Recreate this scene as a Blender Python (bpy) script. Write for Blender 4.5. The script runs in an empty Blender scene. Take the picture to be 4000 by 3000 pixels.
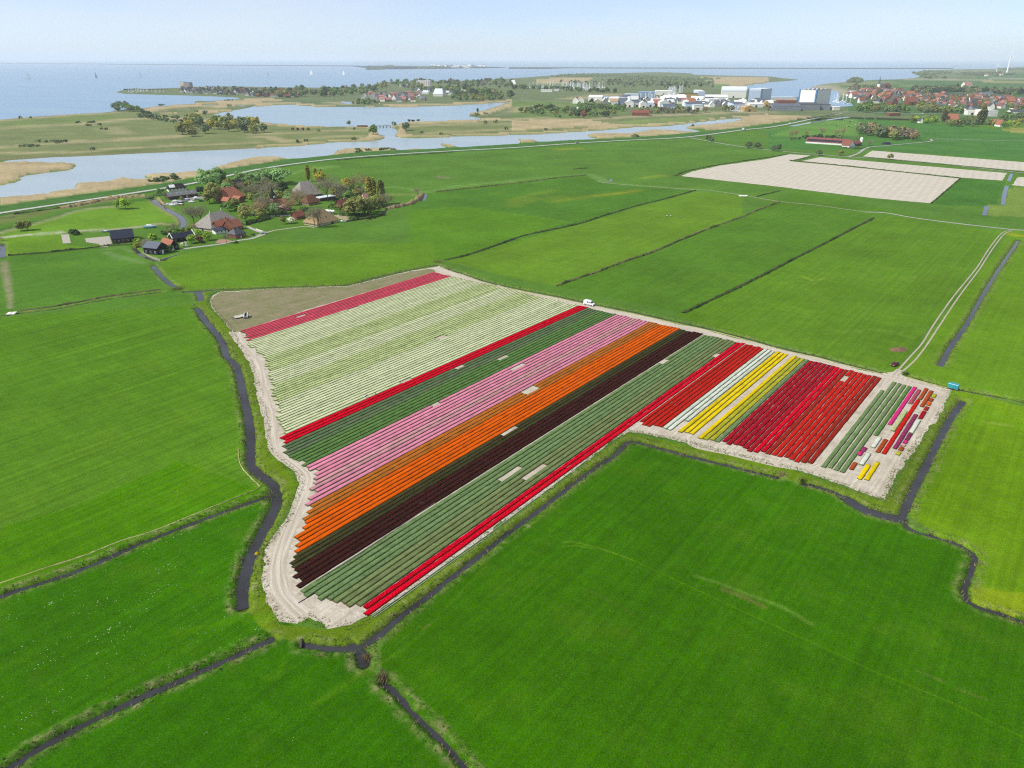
import bpy, math, random
import numpy as np
from mathutils import Vector

sc = bpy.context.scene
COL = sc.collection
random.seed(7)
RNG = np.random.default_rng(11)

# ------------------------------------------------------------------ camera, sky, sun, exposure
H = 116.0                       # height of the camera over the polder, metres
F = 2826.0                      # focal length in pixels of a 4000 px wide picture
CX, CY, HOR = 2000.0, 1500.0, 229.0
P = math.atan((CY - HOR) / F)   # downward pitch
cam = bpy.data.cameras.new('camera'); camo = bpy.data.objects.new('camera', cam); COL.objects.link(camo)
camo.location = (0, 0, H); camo.rotation_euler = (math.pi / 2 - P, 0, 0)
cam.sensor_width = 36.0; cam.lens = 36.0 * F / 4000.0
cam.clip_start = 1.0; cam.clip_end = 200000.0
sc.camera = camo

SUN_EL = math.radians(47)
SUN_AZ = math.atan2(-0.95, -0.30)      # the sun stands to the west, a little behind the camera: x = sin, y = cos
SUN_DIR = Vector((math.sin(SUN_AZ) * math.cos(SUN_EL), math.cos(SUN_AZ) * math.cos(SUN_EL), math.sin(SUN_EL)))
sun = bpy.data.lights.new('sun', 'SUN'); sun.energy = 3.2; sun.angle = math.radians(0.53); sun.color = (1.0, 0.955, 0.885)
suno = bpy.data.objects.new('sun', sun); COL.objects.link(suno)
suno.location = (-300, -100, 400); suno.rotation_euler = SUN_DIR.to_track_quat('Z', 'Y').to_euler()

world = bpy.data.worlds.new('World'); sc.world = world; world.use_nodes = True
wn = world.node_tree.nodes; wl = world.node_tree.links
sky = wn.new('ShaderNodeTexSky'); sky.sky_type = 'NISHITA'; sky.sun_disc = False
sky.sun_elevation = SUN_EL; sky.sun_rotation = SUN_AZ
sky.altitude = 0.0; sky.air_density = 0.5; sky.dust_density = 0.5; sky.ozone_density = 3.0
bg = wn['Background']; bg.inputs[1].default_value = 0.12
# a thin even veil of high cloud over the whole sky
tcw = wn.new('ShaderNodeTexCoord'); mpw = wn.new('ShaderNodeMapping'); mpw.inputs['Scale'].default_value = (1.2, 1.2, 6.0); nzw = wn.new('ShaderNodeTexNoise')
nzw.inputs['Scale'].default_value = 2.2; nzw.inputs['Detail'].default_value = 6; nzw.inputs['Roughness'].default_value = .6
mrw = wn.new('ShaderNodeMapRange'); mrw.inputs[1].default_value = .35; mrw.inputs[2].default_value = .7; mrw.inputs[3].default_value = .22; mrw.inputs[4].default_value = .50
mxw = wn.new('ShaderNodeMix'); mxw.data_type = 'RGBA'; mxw.inputs[7].default_value = (5.0, 5.0, 5.15, 1)
wl.new(tcw.outputs['Generated'], mpw.inputs[0]); wl.new(mpw.outputs[0], nzw.inputs['Vector']); wl.new(nzw.outputs[0], mrw.inputs[0]); wl.new(mrw.outputs[0], mxw.inputs[0])
wl.new(sky.outputs[0], mxw.inputs[6]); wl.new(mxw.outputs[2], bg.inputs[0])

sc.view_settings.view_transform = 'Standard'; sc.view_settings.look = 'None'
sc.view_settings.exposure = 0.6; sc.view_settings.gamma = 1.0
sc.view_settings.use_curve_mapping = False
sc.render.engine = 'CYCLES'
sc.cycles.use_denoising = False
sc.cycles.filter_width = 1.15; sc.cycles.sample_clamp_indirect = 4.0
sc.cycles.max_bounces = 5; sc.cycles.diffuse_bounces = 2; sc.cycles.glossy_bounces = 2
sc.cycles.transmission_bounces = 2; sc.cycles.transparent_max_bounces = 8; sc.cycles.volume_bounces = 2
sc.cycles.caustics_reflective = False; sc.cycles.caustics_refractive = False

# ------------------------------------------------------------------ helpers taking ground positions from image pixels
SP, CP = math.sin(P), math.cos(P)
def G(x, y, z=0.0):
    """where the sight line through picture point (x, y) meets the level z"""
    a = (np.asarray(x, float) - CX) / F; b = (np.asarray(y, float) - CY) / F
    t = (H - z) / (SP + b * CP)
    return np.stack([a * t, (CP - b * SP) * t], -1)
def GP(pts, z=0.0):
    a = np.array(pts, float); return G(a[:, 0], a[:, 1], z)
def MPP(x, y):
    """metres per picture pixel at a ground point"""
    b = (y - CY) / F
    return H / (SP + b * CP) / F
def PIX(x, y):
    zc = y * CP + H * SP
    return CX + F * x / zc, CY + F * (H * CP - y * SP) / zc
def crop(ox, oy, s):
    return lambda x, y: (ox + x * s, oy + y * s)

# ------------------------------------------------------------------ colour helpers
def lin(v):
    v = v / 255.0
    return v / 12.92 if v <= 0.04045 else ((v + 0.055) / 1.055) ** 2.4
K_ILL = 0.60
def S(r, g, b, k=K_ILL):
    return (lin(r) * k, lin(g) * k, lin(b) * k)

# ------------------------------------------------------------------ noise on arrays
def _hash(ix, iy, seed):
    h = (ix * 374761393 + iy * 668265263 + seed * 1274126177) & 0xffffffff
    h = ((h ^ (h >> 13)) * 1274126177) & 0xffffffff
    return ((h ^ (h >> 16)) & 0xffff) / 65535.0
def vnoise(x, y, seed=0):
    x0 = np.floor(x).astype(np.int64); y0 = np.floor(y).astype(np.int64)
    fx = x - x0; fy = y - y0
    fx = fx * fx * (3 - 2 * fx); fy = fy * fy * (3 - 2 * fy)
    a = _hash(x0, y0, seed); b = _hash(x0 + 1, y0, seed); c = _hash(x0, y0 + 1, seed); d = _hash(x0 + 1, y0 + 1, seed)
    return (a * (1 - fx) + b * fx) * (1 - fy) + (c * (1 - fx) + d * fx) * fy
def fbm(x, y, seed=0, octs=3):
    v = 0.0; amp = 0.5; tot = 0.0
    for o in range(octs):
        v = v + amp * vnoise(x * 2 ** o, y * 2 ** o, seed + o * 17); tot += amp; amp *= 0.5
    return v / tot

def inside(px, py, poly):
    poly = np.asarray(poly, float); r = np.zeros(px.shape, bool)
    x0, y0 = poly.min(0); x1, y1 = poly.max(0)
    m = (px >= x0) & (px <= x1) & (py >= y0) & (py <= y1)
    if not m.any(): return r
    qx, qy = px[m], py[m]; c = np.zeros(qx.shape, bool)
    n = len(poly)
    for i in range(n):
        ax, ay = poly[i]; bx, by = poly[(i + 1) % n]
        if ay == by: continue
        k = (ay > qy) != (by > qy)
        c ^= k & (qx < (bx - ax) * (qy - ay) / (by - ay) + ax)
    r[m] = c
    return r
def seg_dist(x, y, pts, closed=False):
    pts = np.asarray(pts, float); d = np.full(x.shape, 1e18)
    n = len(pts)
    for i in range(n if closed else n - 1):
        a = pts[i]; b = pts[(i + 1) % n]; ab = b - a; L2 = ab @ ab + 1e-12
        t = np.clip(((x - a[0]) * ab[0] + (y - a[1]) * ab[1]) / L2, 0, 1)
        dd = (x - a[0] - t * ab[0]) ** 2 + (y - a[1] - t * ab[1]) ** 2
        np.minimum(d, dd, out=d)
    return np.sqrt(d)
def smooth(pts, n=6):
    """Catmull-Rom through the points"""
    p = np.asarray(pts, float)
    if len(p) < 3: return p
    q = np.vstack([2 * p[0] - p[1], p, 2 * p[-1] - p[-2]]); out = []
    t = np.linspace(0, 1, n, endpoint=False)[:, None]
    for i in range(1, len(q) - 2):
        a, b, c, d = q[i - 1], q[i], q[i + 1], q[i + 2]
        out.append(0.5 * (2 * b + (c - a) * t + (2 * a - 5 * b + 4 * c - d) * t ** 2 + (3 * b - a - 3 * c + d) * t ** 3))
    out.append(p[-1:]); return np.vstack(out)

# ------------------------------------------------------------------ object helpers
def tag(o, label=None, cat=None, group=None, kind=None):
    if label: o['label'] = label
    if cat: o['category'] = cat
    if group: o['group'] = group
    if kind: o['kind'] = kind
    return o
def link(o, parent=None):
    COL.objects.link(o)
    if parent is not None: o.parent = parent
    return o
def empty(name, loc=(0, 0, 0), rz=0.0, label=None, cat=None, group=None, scale=None):
    o = bpy.data.objects.new(name, None); COL.objects.link(o)
    o.location = loc; o.rotation_euler = (0, 0, rz); o.empty_display_size = 0.5
    if scale is not None: o.scale = scale
    return tag(o, label, cat, group)
def mesh_np(name, verts, faces, mats, smooth_shade=False, fmat=None):
    """verts (n,3), faces list of lists or (m,k) array"""
    me = bpy.data.meshes.new(name)
    verts = np.asarray(verts, np.float32)
    if isinstance(faces, np.ndarray):
        k = faces.shape[1]; m = faces.shape[0]
        me.vertices.add(len(verts)); me.vertices.foreach_set('co', verts.ravel())
        me.loops.add(m * k); me.loops.foreach_set('vertex_index', faces.astype(np.int32).ravel())
        me.polygons.add(m)
        me.polygons.foreach_set('loop_start', np.arange(0, m * k, k, dtype=np.int32))
        me.update(calc_edges=True)
    else:
        me.from_pydata([tuple(map(float, v)) for v in verts], [], faces)
        me.update()
    for mt in (mats if isinstance(mats, (list, tuple)) else [mats]): me.materials.append(mt)
    if fmat is not None: me.polygons.foreach_set('material_index', np.asarray(fmat, np.int32))
    if smooth_shade: me.polygons.foreach_set('use_smooth', np.ones(len(me.polygons), bool))
    me.validate(clean_customdata=False)
    return me
def obj(name, me, parent=None, loc=None, rz=None):
    o = bpy.data.objects.new(name, me); link(o, parent)
    if loc is not None: o.location = loc
    if rz is not None: o.rotation_euler = (0, 0, rz)
    return o

class MB:
    """collects simple shapes into one mesh"""
    def __init__(s): s.v = []; s.f = []; s.m = []
    def add(s, vs, fs, mi=0):
        n = len(s.v); s.v += [tuple(v) for v in vs]; s.f += [[i + n for i in f] for f in fs]; s.m += [mi] * len(fs); return s
    def box(s, x0, x1, y0, y1, z0, z1, mi=0):
        return s.add([(x0,y0,z0),(x1,y0,z0),(x1,y1,z0),(x0,y1,z0),(x0,y0,z1),(x1,y0,z1),(x1,y1,z1),(x0,y1,z1)],
                     [[0,3,2,1],[4,5,6,7],[0,1,5,4],[1,2,6,5],[2,3,7,6],[3,0,4,7]], mi)
    def loft(s, rings, mi=0, cap=True):
        n = len(rings[0]); base = len(s.v)
        for r in rings: s.v += [tuple(p) for p in r]
        for i in range(len(rings) - 1):
            for j in range(n):
                a = base + i * n + j; b = base + i * n + (j + 1) % n
                s.f.append([a, b, b + n, a + n]); s.m.append(mi)
        if cap:
            s.f.append([base + j for j in range(n)][::-1]); s.m.append(mi)
            s.f.append([base + (len(rings) - 1) * n + j for j in range(n)]); s.m.append(mi)
        return s
    def tube(s, pts, rad, k=6, mi=0):
        pts = [Vector(p) for p in pts]; rings = []
        for i, p in enumerate(pts):
            d = (pts[min(i + 1, len(pts) - 1)] - pts[max(i - 1, 0)]).normalized()
            u = d.orthogonal().normalized(); w = d.cross(u)
            r = rad[i] if isinstance(rad, (list, tuple)) else rad
            rings.append([p + (u * math.cos(2 * math.pi * j / k) + w * math.sin(2 * math.pi * j / k)) * r for j in range(k)])
        return s.loft(rings, mi)
    def mesh(s, name, mats, smooth_shade=False):
        return mesh_np(name, s.v, s.f, mats, smooth_shade, s.m)

# ------------------------------------------------------------------ materials
def nodemat(name):
    m = bpy.data.materials.new(name); m.use_nodes = True
    return m, m.node_tree.nodes, m.node_tree.links, m.node_tree.nodes['Principled BSDF']
_plain = {}
def plain(name, col, rough=0.8, var=0.12, scale=0.6, metal=0.0, spec=0.3):
    """a surface colour with weathering blotches"""
    if name in _plain: return _plain[name]
    m, n, l, b = nodemat(name)
    tc = n.new('ShaderNodeTexCoord'); no = n.new('ShaderNodeTexNoise'); no.inputs['Scale'].default_value = scale; no.inputs['Detail'].default_value = 4
    l.new(tc.outputs['Object'], no.inputs['Vector'])
    mr = n.new('ShaderNodeMapRange'); mr.inputs[1].default_value = 0.3; mr.inputs[2].default_value = 0.7
    mr.inputs[3].default_value = 1 - var; mr.inputs[4].default_value = 1 + var
    l.new(no.outputs[0], mr.inputs[0])
    mx = n.new('ShaderNodeVectorMath'); mx.operation = 'SCALE'; mx.inputs[0].default_value = col[:3]
    l.new(mr.outputs[0], mx.inputs['Scale']); l.new(mx.outputs[0], b.inputs['Base Color'])
    b.inputs['Roughness'].default_value = rough; b.inputs['Metallic'].default_value = metal
    b.inputs['Specular IOR Level'].default_value = spec
    _plain[name] = m; return m
# ------------------------------------------------------------------ the lie of the land (picture points traced as image pixels)
k1 = crop(0, 150, .452); k2 = crop(1000, 150, .452); k3 = crop(2000, 150, .452); k4 = crop(3000, 150, .452)
kv = crop(500, 600, .27125); kw = crop(1000, 600, .27125); kl = crop(0, 700, .3617)
ka = crop(700, 950, .452); kb = crop(1600, 950, .452); kc = crop(2400, 1250, .3617); kd = crop(3100, 1400, .3617)
ke = crop(700, 1650, .452); kf = crop(0, 1700, .5425); kg = crop(900, 2100, .5426); kh = crop(2800, 1500, .5425)
ki = crop(2800, 700, .5425); kj = crop(1600, 650, .5877); kr = crop(3000, 450, .27125)
kp = crop(450, 300, .27125); kq = crop(1050, 250, .27125); ks = crop(1600, 250, .31646)
kin = crop(2200, 300, .27125); kin2 = crop(2700, 300, .27125); kt1 = crop(3250, 300, .18083); kt2 = crop(3600, 300, .18083)
def M(k, s):
    """points 'x,y x,y' in pixels of image crop k"""
    return [k(*map(float, q.split(','))) for q in s.split()]

MAIN = [(-900, 505), (-300, 480), (0, 466)] + M(k1, '265,675 660,650 920,635 1100,610 1230,600 1370,590 1500,575 1640,571 1690,566') + \
    [(790, 409), (963, 414), (963, 409), (850, 408), (764, 405), (757, 394), (800, 396), (850, 393), (905, 390), (940, 384), (940, 381)] + \
    M(k1, '2080,508 1800,497 1480,488 1090,479 1000,466 1070,440') + \
    [(560, 346), (690, 343), (760, 338), (900, 336), (1000, 339), (1150, 341), (1300, 342), (1450, 336), (1500, 327), (1514, 322),
     (1520, 318), (1660, 314), (1740, 317), (1900, 311), (2000, 306), (2068, 301), (2181, 292), (2344, 287), (2452, 284), (2600, 281), (2678, 282),
     (2723, 294), (3000, 297), (3059, 305), (3127, 311), (3090, 315), (3000, 321), (2949, 326), (2873, 340), (2859, 345), (2905, 345), (2930, 352),
     (3007, 379), (3112, 380), (3160, 372), (3218, 388), (3215, 408), (3250, 416), (3322, 416), (3338, 408), (3318, 402), (3268, 393), (3279, 387), (3276, 356), (3250, 351),
     (3200, 345), (3160, 341), (3188, 334), (3226, 326), (3312, 320), (3407, 311), (3561, 308), (3601, 298), (3560, 287), (3588, 277),
     (3701, 270), (4000, 268), (4900, 262), (5200, 700), (5200, 5000), (-1500, 5000)]
LAKE_UP = M(k1, '2130,602 1840,650 1930,690 2212,718') + M(k2, '300,745 600,760 800,757 1040,765') + \
    M(k2, '1050,800 1065,830 1110,850 1140,862 1195,838 1225,800 1205,780 1160,762 1290,722 1830,702 1940,697 1930,680 1840,673 1850,647 1980,622 2120,577 2200,547') + \
    M(k2, '2212,543 1900,565 1500,585 1180,591 830,590 560,590 330,570 0,580')
POND = M(k2, '720,536 850,552 815,572 760,560')
LAKE_LOW = [(-900, 690), (-300, 655), (0, 638)] + M(k1, '60,1050 430,1025 800,1010 1200,990 1600,975 2212,945') + \
    M(k2, '400,920 700,890 1000,885 1100,862 1140,840 1190,840 1250,855 1400,860 1700,845 2212,830') + \
    M(k3, '200,825 600,800 900,780 1000,765 1300,755 1550,730 1850,692 1980,690 1990,705 1850,730 1560,752 1500,770 1640,802 1600,806 1400,792 1200,786 1040,816 700,816 640,840 760,866 500,876 200,890 0,908') + \
    M(k2, '1740,935 1500,948 1250,962 1180,955 900,940 720,960 640,1010 500,1025 270,1035 200,1021 0,1019') + \
    M(k1, '2090,1045 2000,1070 1870,1100 1860,1130 1730,1150 1300,1165 1235,1185 1240,1200 1340,1210 1200,1215 1060,1200 980,1220 960,1235 680,1245 650,1280 640,1300 440,1320 430,1335 300,1345 0,1370') + [(-300, 800), (-900, 900)]
POND3 = M(k3, '660,500 870,490 830,508 680,512')
ISLES = [[(-500, 660)] + M(k1, '0,1075 230,1062 450,1068 630,1075 655,1090 620,1125 500,1145 300,1165 150,1195 175,1215 130,1240 0,1262') + [(-500, 775)],
         M(k2, '1590,903 1660,908 1735,926 1735,942 1660,936 1595,918'), M(k3, '60,866 190,872 212,885 190,902 70,892'),
         M(kp, '1115,345 1180,338 1245,347 1180,354')]
FARLAND = [M(k2, '790,238 1000,236 1150,234 1400,240 1700,240 2000,244 2212,252') + M(k3, '300,258 500,262 300,264') + M(k2, '2212,262 1900,258 1500,264 1400,263 1100,272 930,272 1060,262 900,250')]
REED = [M(k1, '1230,605 1500,572 1750,571 2130,584 1900,600 1700,612 1300,648'), M(k1, '1350,652 1790,622 2125,606 1850,642 1650,642'),
        M(k1, '1690,548 1850,545 2212,520 2212,575 1690,568'), M(k2, '0,520 200,524 340,525 0,556'), M(k2, '0,562 350,556 560,575 800,585 1020,580 1020,592 560,594 330,575 0,585'),
        ISLES[0], ISLES[1], ISLES[2], M(k2, '1020,560 1200,570 1500,570 1900,548 2212,530 2212,546 1900,568 1180,594'),
        M(k2, '1000,800 1060,790 1115,855 1000,890 700,898 400,925 0,950 0,930 400,905 700,880 950,865'),
        M(k2, '1190,840 1225,790 1260,760 1300,780 1290,820 1400,845 1700,832 2212,815 2212,832 1700,848 1400,864 1250,858'),
        M(k2, '1160,770 1280,715 1830,695 2000,690 2212,700 2212,712 1400,735'), M(k2, '1840,645 1980,620 2120,575 2212,550 2212,590 2000,660 1840,655'),
        M(k3, '0,715 300,700 700,710 830,735 1000,750 1550,720 1850,680 2212,655 2212,735 1800,800 1500,772 1560,752 1990,705 1980,688 1850,688 1550,728 1300,756 1000,768 880,785 600,805 200,828 0,832 0,815 200,812 600,785 700,760 400,780 0,800'),
        M(k3, '630,840 700,814 1040,814 1200,784 1400,790 1640,803 1480,832 1060,852 760,867'),
        M(k4, '0,660 400,680 0,742'),
        M(k1, '0,1372 300,1347 430,1335 440,1320 640,1300 650,1280 680,1245 960,1235 980,1220 1060,1200 1200,1215 1345,1212 1235,1190 1300,1166 1730,1150 1870,1100 2000,1070 2212,1018 2212,1090 1900,1140 1740,1190 1340,1265 700,1350 0,1450'),
        M(k2, '0,1018 200,1020 270,1034 100,1075 0,1090'), M(k2, '640,1010 720,960 900,940 1180,952 1420,958 1450,975 1000,980 700,1012'),
        M(k2, '0,722 300,745 600,760 1040,763 1050,785 800,770 300,765 0,745'),
        M(k3, '200,360 330,345 700,345 640,372 420,392 230,388'), M(k3, '1620,330 2212,335 2212,395 1930,425 1840,430 1900,392 1700,395')]
# strokes: image crop points, width in metres, colour, strength
TAN = (204, 188, 146); OLV = (110, 136, 84)
STROKES = [
    (M(k1, '0,705 180,690 660,655 950,640'), 22, TAN, .9), (M(k1, '0,775 640,745 830,725 1150,695'), 9, TAN, .8),
    (M(k1, '0,940 420,910 900,880 1550,840'), 8, TAN, .7), (M(k1, '0,990 700,980 1100,945 2212,900'), 7, TAN, .75),
    (M(k1, '780,985 1120,970 1700,930 2212,912'), 4, (95, 120, 60), .6),
    (M(k1, '0,1050 430,1020 1200,985 2212,940'), 5, (150, 140, 100), .8), (M(k1, '1280,690 1500,690 1700,705 1850,722'), 10, TAN, .8),
    (M(k1, '1700,600 1500,625 1330,648'), 8, (88, 118, 72), .8), (M(k1, '950,770 1100,830'), 4, TAN, .4), (M(k1, '640,890 1000,880 1560,850'), 6, TAN, .6),
    (M(k2, '0,830 300,815 700,800 960,787'), 6, TAN, .7), (M(k2, '0,855 90,850 240,885 300,890'), 6, TAN, .7), (M(k2, '250,890 700,850 980,850'), 5, TAN, .6),
    (M(k2, '1310,765 1700,740 2212,738'), 8, TAN, .6), (M(k2, '1500,818 2212,785'), 7, TAN, .7), (M(k2, '1380,740 2000,705 2212,708'), 8, TAN, .7),
    (M(k2, '350,545 560,560 760,575'), 14, (96, 128, 84), .8), (M(k2, '720,555 800,570'), 10, TAN, .8),
    (M(k3, '0,700 250,690 430,702 700,695 1000,680 1840,642 2212,640'), 14, TAN, .8), (M(k3, '0,785 350,765 820,735'), 10, TAN, .7),
    (M(k3, '20,640 60,625 90,600'), 12, TAN, .6), (M(k3, '60,600 250,585 400,580'), 16, TAN, .4), (M(k3, '520,520 700,505 900,482'), 14, TAN, .7),
    (M(k4, '360,412 430,410 570,445 610,500'), 26, (190, 182, 155), .9), (M(k4, '550,405 740,390 900,368'), 22, (190, 180, 140), .5),
    (M(k4, '1000,415 1250,412'), 24, (170, 170, 120), .6), (M(k4, '1330,355 1800,360'), 24, (200, 190, 165), .7), (M(k4, '2040,378 2212,376'), 18, (200, 185, 120), .7),
    (M(k4, '2140,315 2212,312'), 40, (190, 180, 100), .7), (M(k4, '1500,350 2212,348'), 10, (190, 185, 170), .6), (M(k4, '1130,275 1700,285 2100,300'), 30, (150, 165, 130), .5),
    (M(kl, '0,580 300,500 700,380 900,330 1300,290'), 2.6, (190, 180, 145), .75), (M(kl, '0,630 650,575'), 2.0, (215, 210, 190), .9), (M(kl, '860,560 1200,540 1500,515 1720,485'), 2.0, (200, 192, 165), .8),
    (M(kl, '0,430 500,300 1000,260 1560,180'), 11, (150, 138, 104), .7), (M(kl, '0,470 300,400 560,330 900,290'), 16, (142, 134, 90), .6),
    (M(kl, '0,550 500,430 900,310 1600,210'), 6, (62, 112, 40), .7), (M(kl, '1650,235 1800,340 1930,420 1945,470 1860,490 1720,480'), 2.4, (178, 165, 125), .8),
    (M(kl, '90,830 500,795 980,745 1170,722'), 2.2, (78, 112, 40), .9), (M(kl, '40,890 60,1000 80,1150 110,1300 110,1390'), 3.2, (168, 160, 128), .8),
    (M(k2, '1120,1350 1390,1350'), 6, (165, 165, 100), .7), (M(k2, '1110,1285 1280,1292 1420,1325 1480,1325 1700,1285 2212,1230'), 3.2, (132, 172, 84), .6), (M(k2, '280,1172 450,1135 680,1107'), 3, (140, 180, 90), .6),
    (M(k2, '1575,1198 1640,1206'), 6, (150, 140, 115), .8), (M(k3, '0,1235 250,1200 640,1170 720,1190 740,1215 1000,1262 1560,1303'), 2.6, (120, 165, 76), .6),
    (M(k3, '640,1178 760,1200 780,1225 830,1245'), 2.2, (128, 172, 84), .6),
    (M(k3, '0,1440 200,1390 420,1370'), 22, (150, 165, 50), .32), (M(k3, '350,1410 600,1380 760,1355 950,1335 1090,1312'), 14, (160, 168, 44), .35), (M(k3, '0,1400 350,1310'), 18, (150, 165, 50), .3),
    (M(k3, '720,1360 960,1335 1070,1315'), 5, (190, 184, 30), .28), (M(k3, '420,960 480,955 550,952'), 12, (175, 172, 40), .6), (M(k3, '1140,1205 1250,1190 1320,1184'), 10, (165, 172, 50), .5),
    (M(k3, '0,1520 250,1545 500,1590'), 1.6, (120, 160, 60), .4), (M(ki, '620,700 700,730 770,715'), 3.5, (150, 175, 55), .5), (M(ki, '620,760 700,750'), 3, (140, 170, 60), .3),
    (M(ki, '2120,395 2190,408'), 5, (190, 185, 20), .7), (M(ki, '1170,720 1600,710'), 14, (120, 158, 45), .35), (M(ki, '820,1100 1200,1090 1400,1140'), 5, (130, 165, 55), .35),
    (M(ki, '1390,1150 1480,1110 1510,1060'), 0.7, (120, 160, 60), .5), (M(ki, '1500,1300 1570,1200 1550,1120'), 0.7, (120, 160, 60), .5), (M(ki, '1560,1300 1600,1200'), 0.7, (120, 160, 60), .4),
    # foreground wheel marks and worn grass
    (M(crop(2200, 1900, .8137), '0,270 40,266 110,280 200,305 330,352'), 0.8, (126, 160, 40), .4), (M(crop(2200, 1900, .8137), '0,290 60,284 150,300'), 0.7, (120, 156, 40), .4),
    (M(crop(2200, 1900, .8137), '330,352 650,500 950,640 1210,755 1500,890 1800,1010 2050,1130 2212,1205'), 0.6, (98, 150, 8), .5),
    (M(crop(2200, 1900, .8137), '640,430 760,470 880,515 1050,580 1190,660'), 1.6, (120, 158, 60), .5), (M(crop(2200, 1900, .8137), '770,495 850,525 960,575'), 1.8, (124, 122, 62), .55),
    (M(crop(2200, 1900, .8137), '1690,880 1830,940'), 0.8, (118, 128, 60), .45), (M(crop(2200, 1900, .8137), '1890,970 2030,1025'), 0.9, (120, 122, 60), .45), (M(crop(2200, 1900, .8137), '100,490 200,535 330,610'), 1.2, (96, 120, 40), .4),
    (M(kg, '1180,840 1000,940 800,1080 600,1200'), 2.2, (92, 140, 14), .5), (M(kg, '1843,200 1500,560 1250,800 1000,950'), 1.0, (88, 140, 16), .35), (M(kg, '1380,660 1430,625'), 0.7, (140, 130, 70), .5),
    (M(kg, '380,900 330,1000 250,1000'), 2.0, (96, 150, 0), .35), (M(kf, '2000,1290 1700,1330 1300,1420'), 3.5, (92, 148, 4), .4),
    (M(kh, '1930,275 2040,290 2130,300'), 2.2, (158, 178, 72), .5), (M(kh, '1580,590 1600,630'), 1.2, (170, 180, 110), .5), (M(kh, '1500,980 1700,1060 2000,1200'), 5, (140, 175, 30), .25), (M(kh, '1830,1490 2000,1530 2212,1560'), 8, (150, 180, 30), .3),
    (M(kl, '1150,790 1330,850 1540,900'), 8, (150, 178, 120), .35), (M(kl, '1100,760 1300,740 1420,780'), 6, (150, 178, 120), .3),
]
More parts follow.
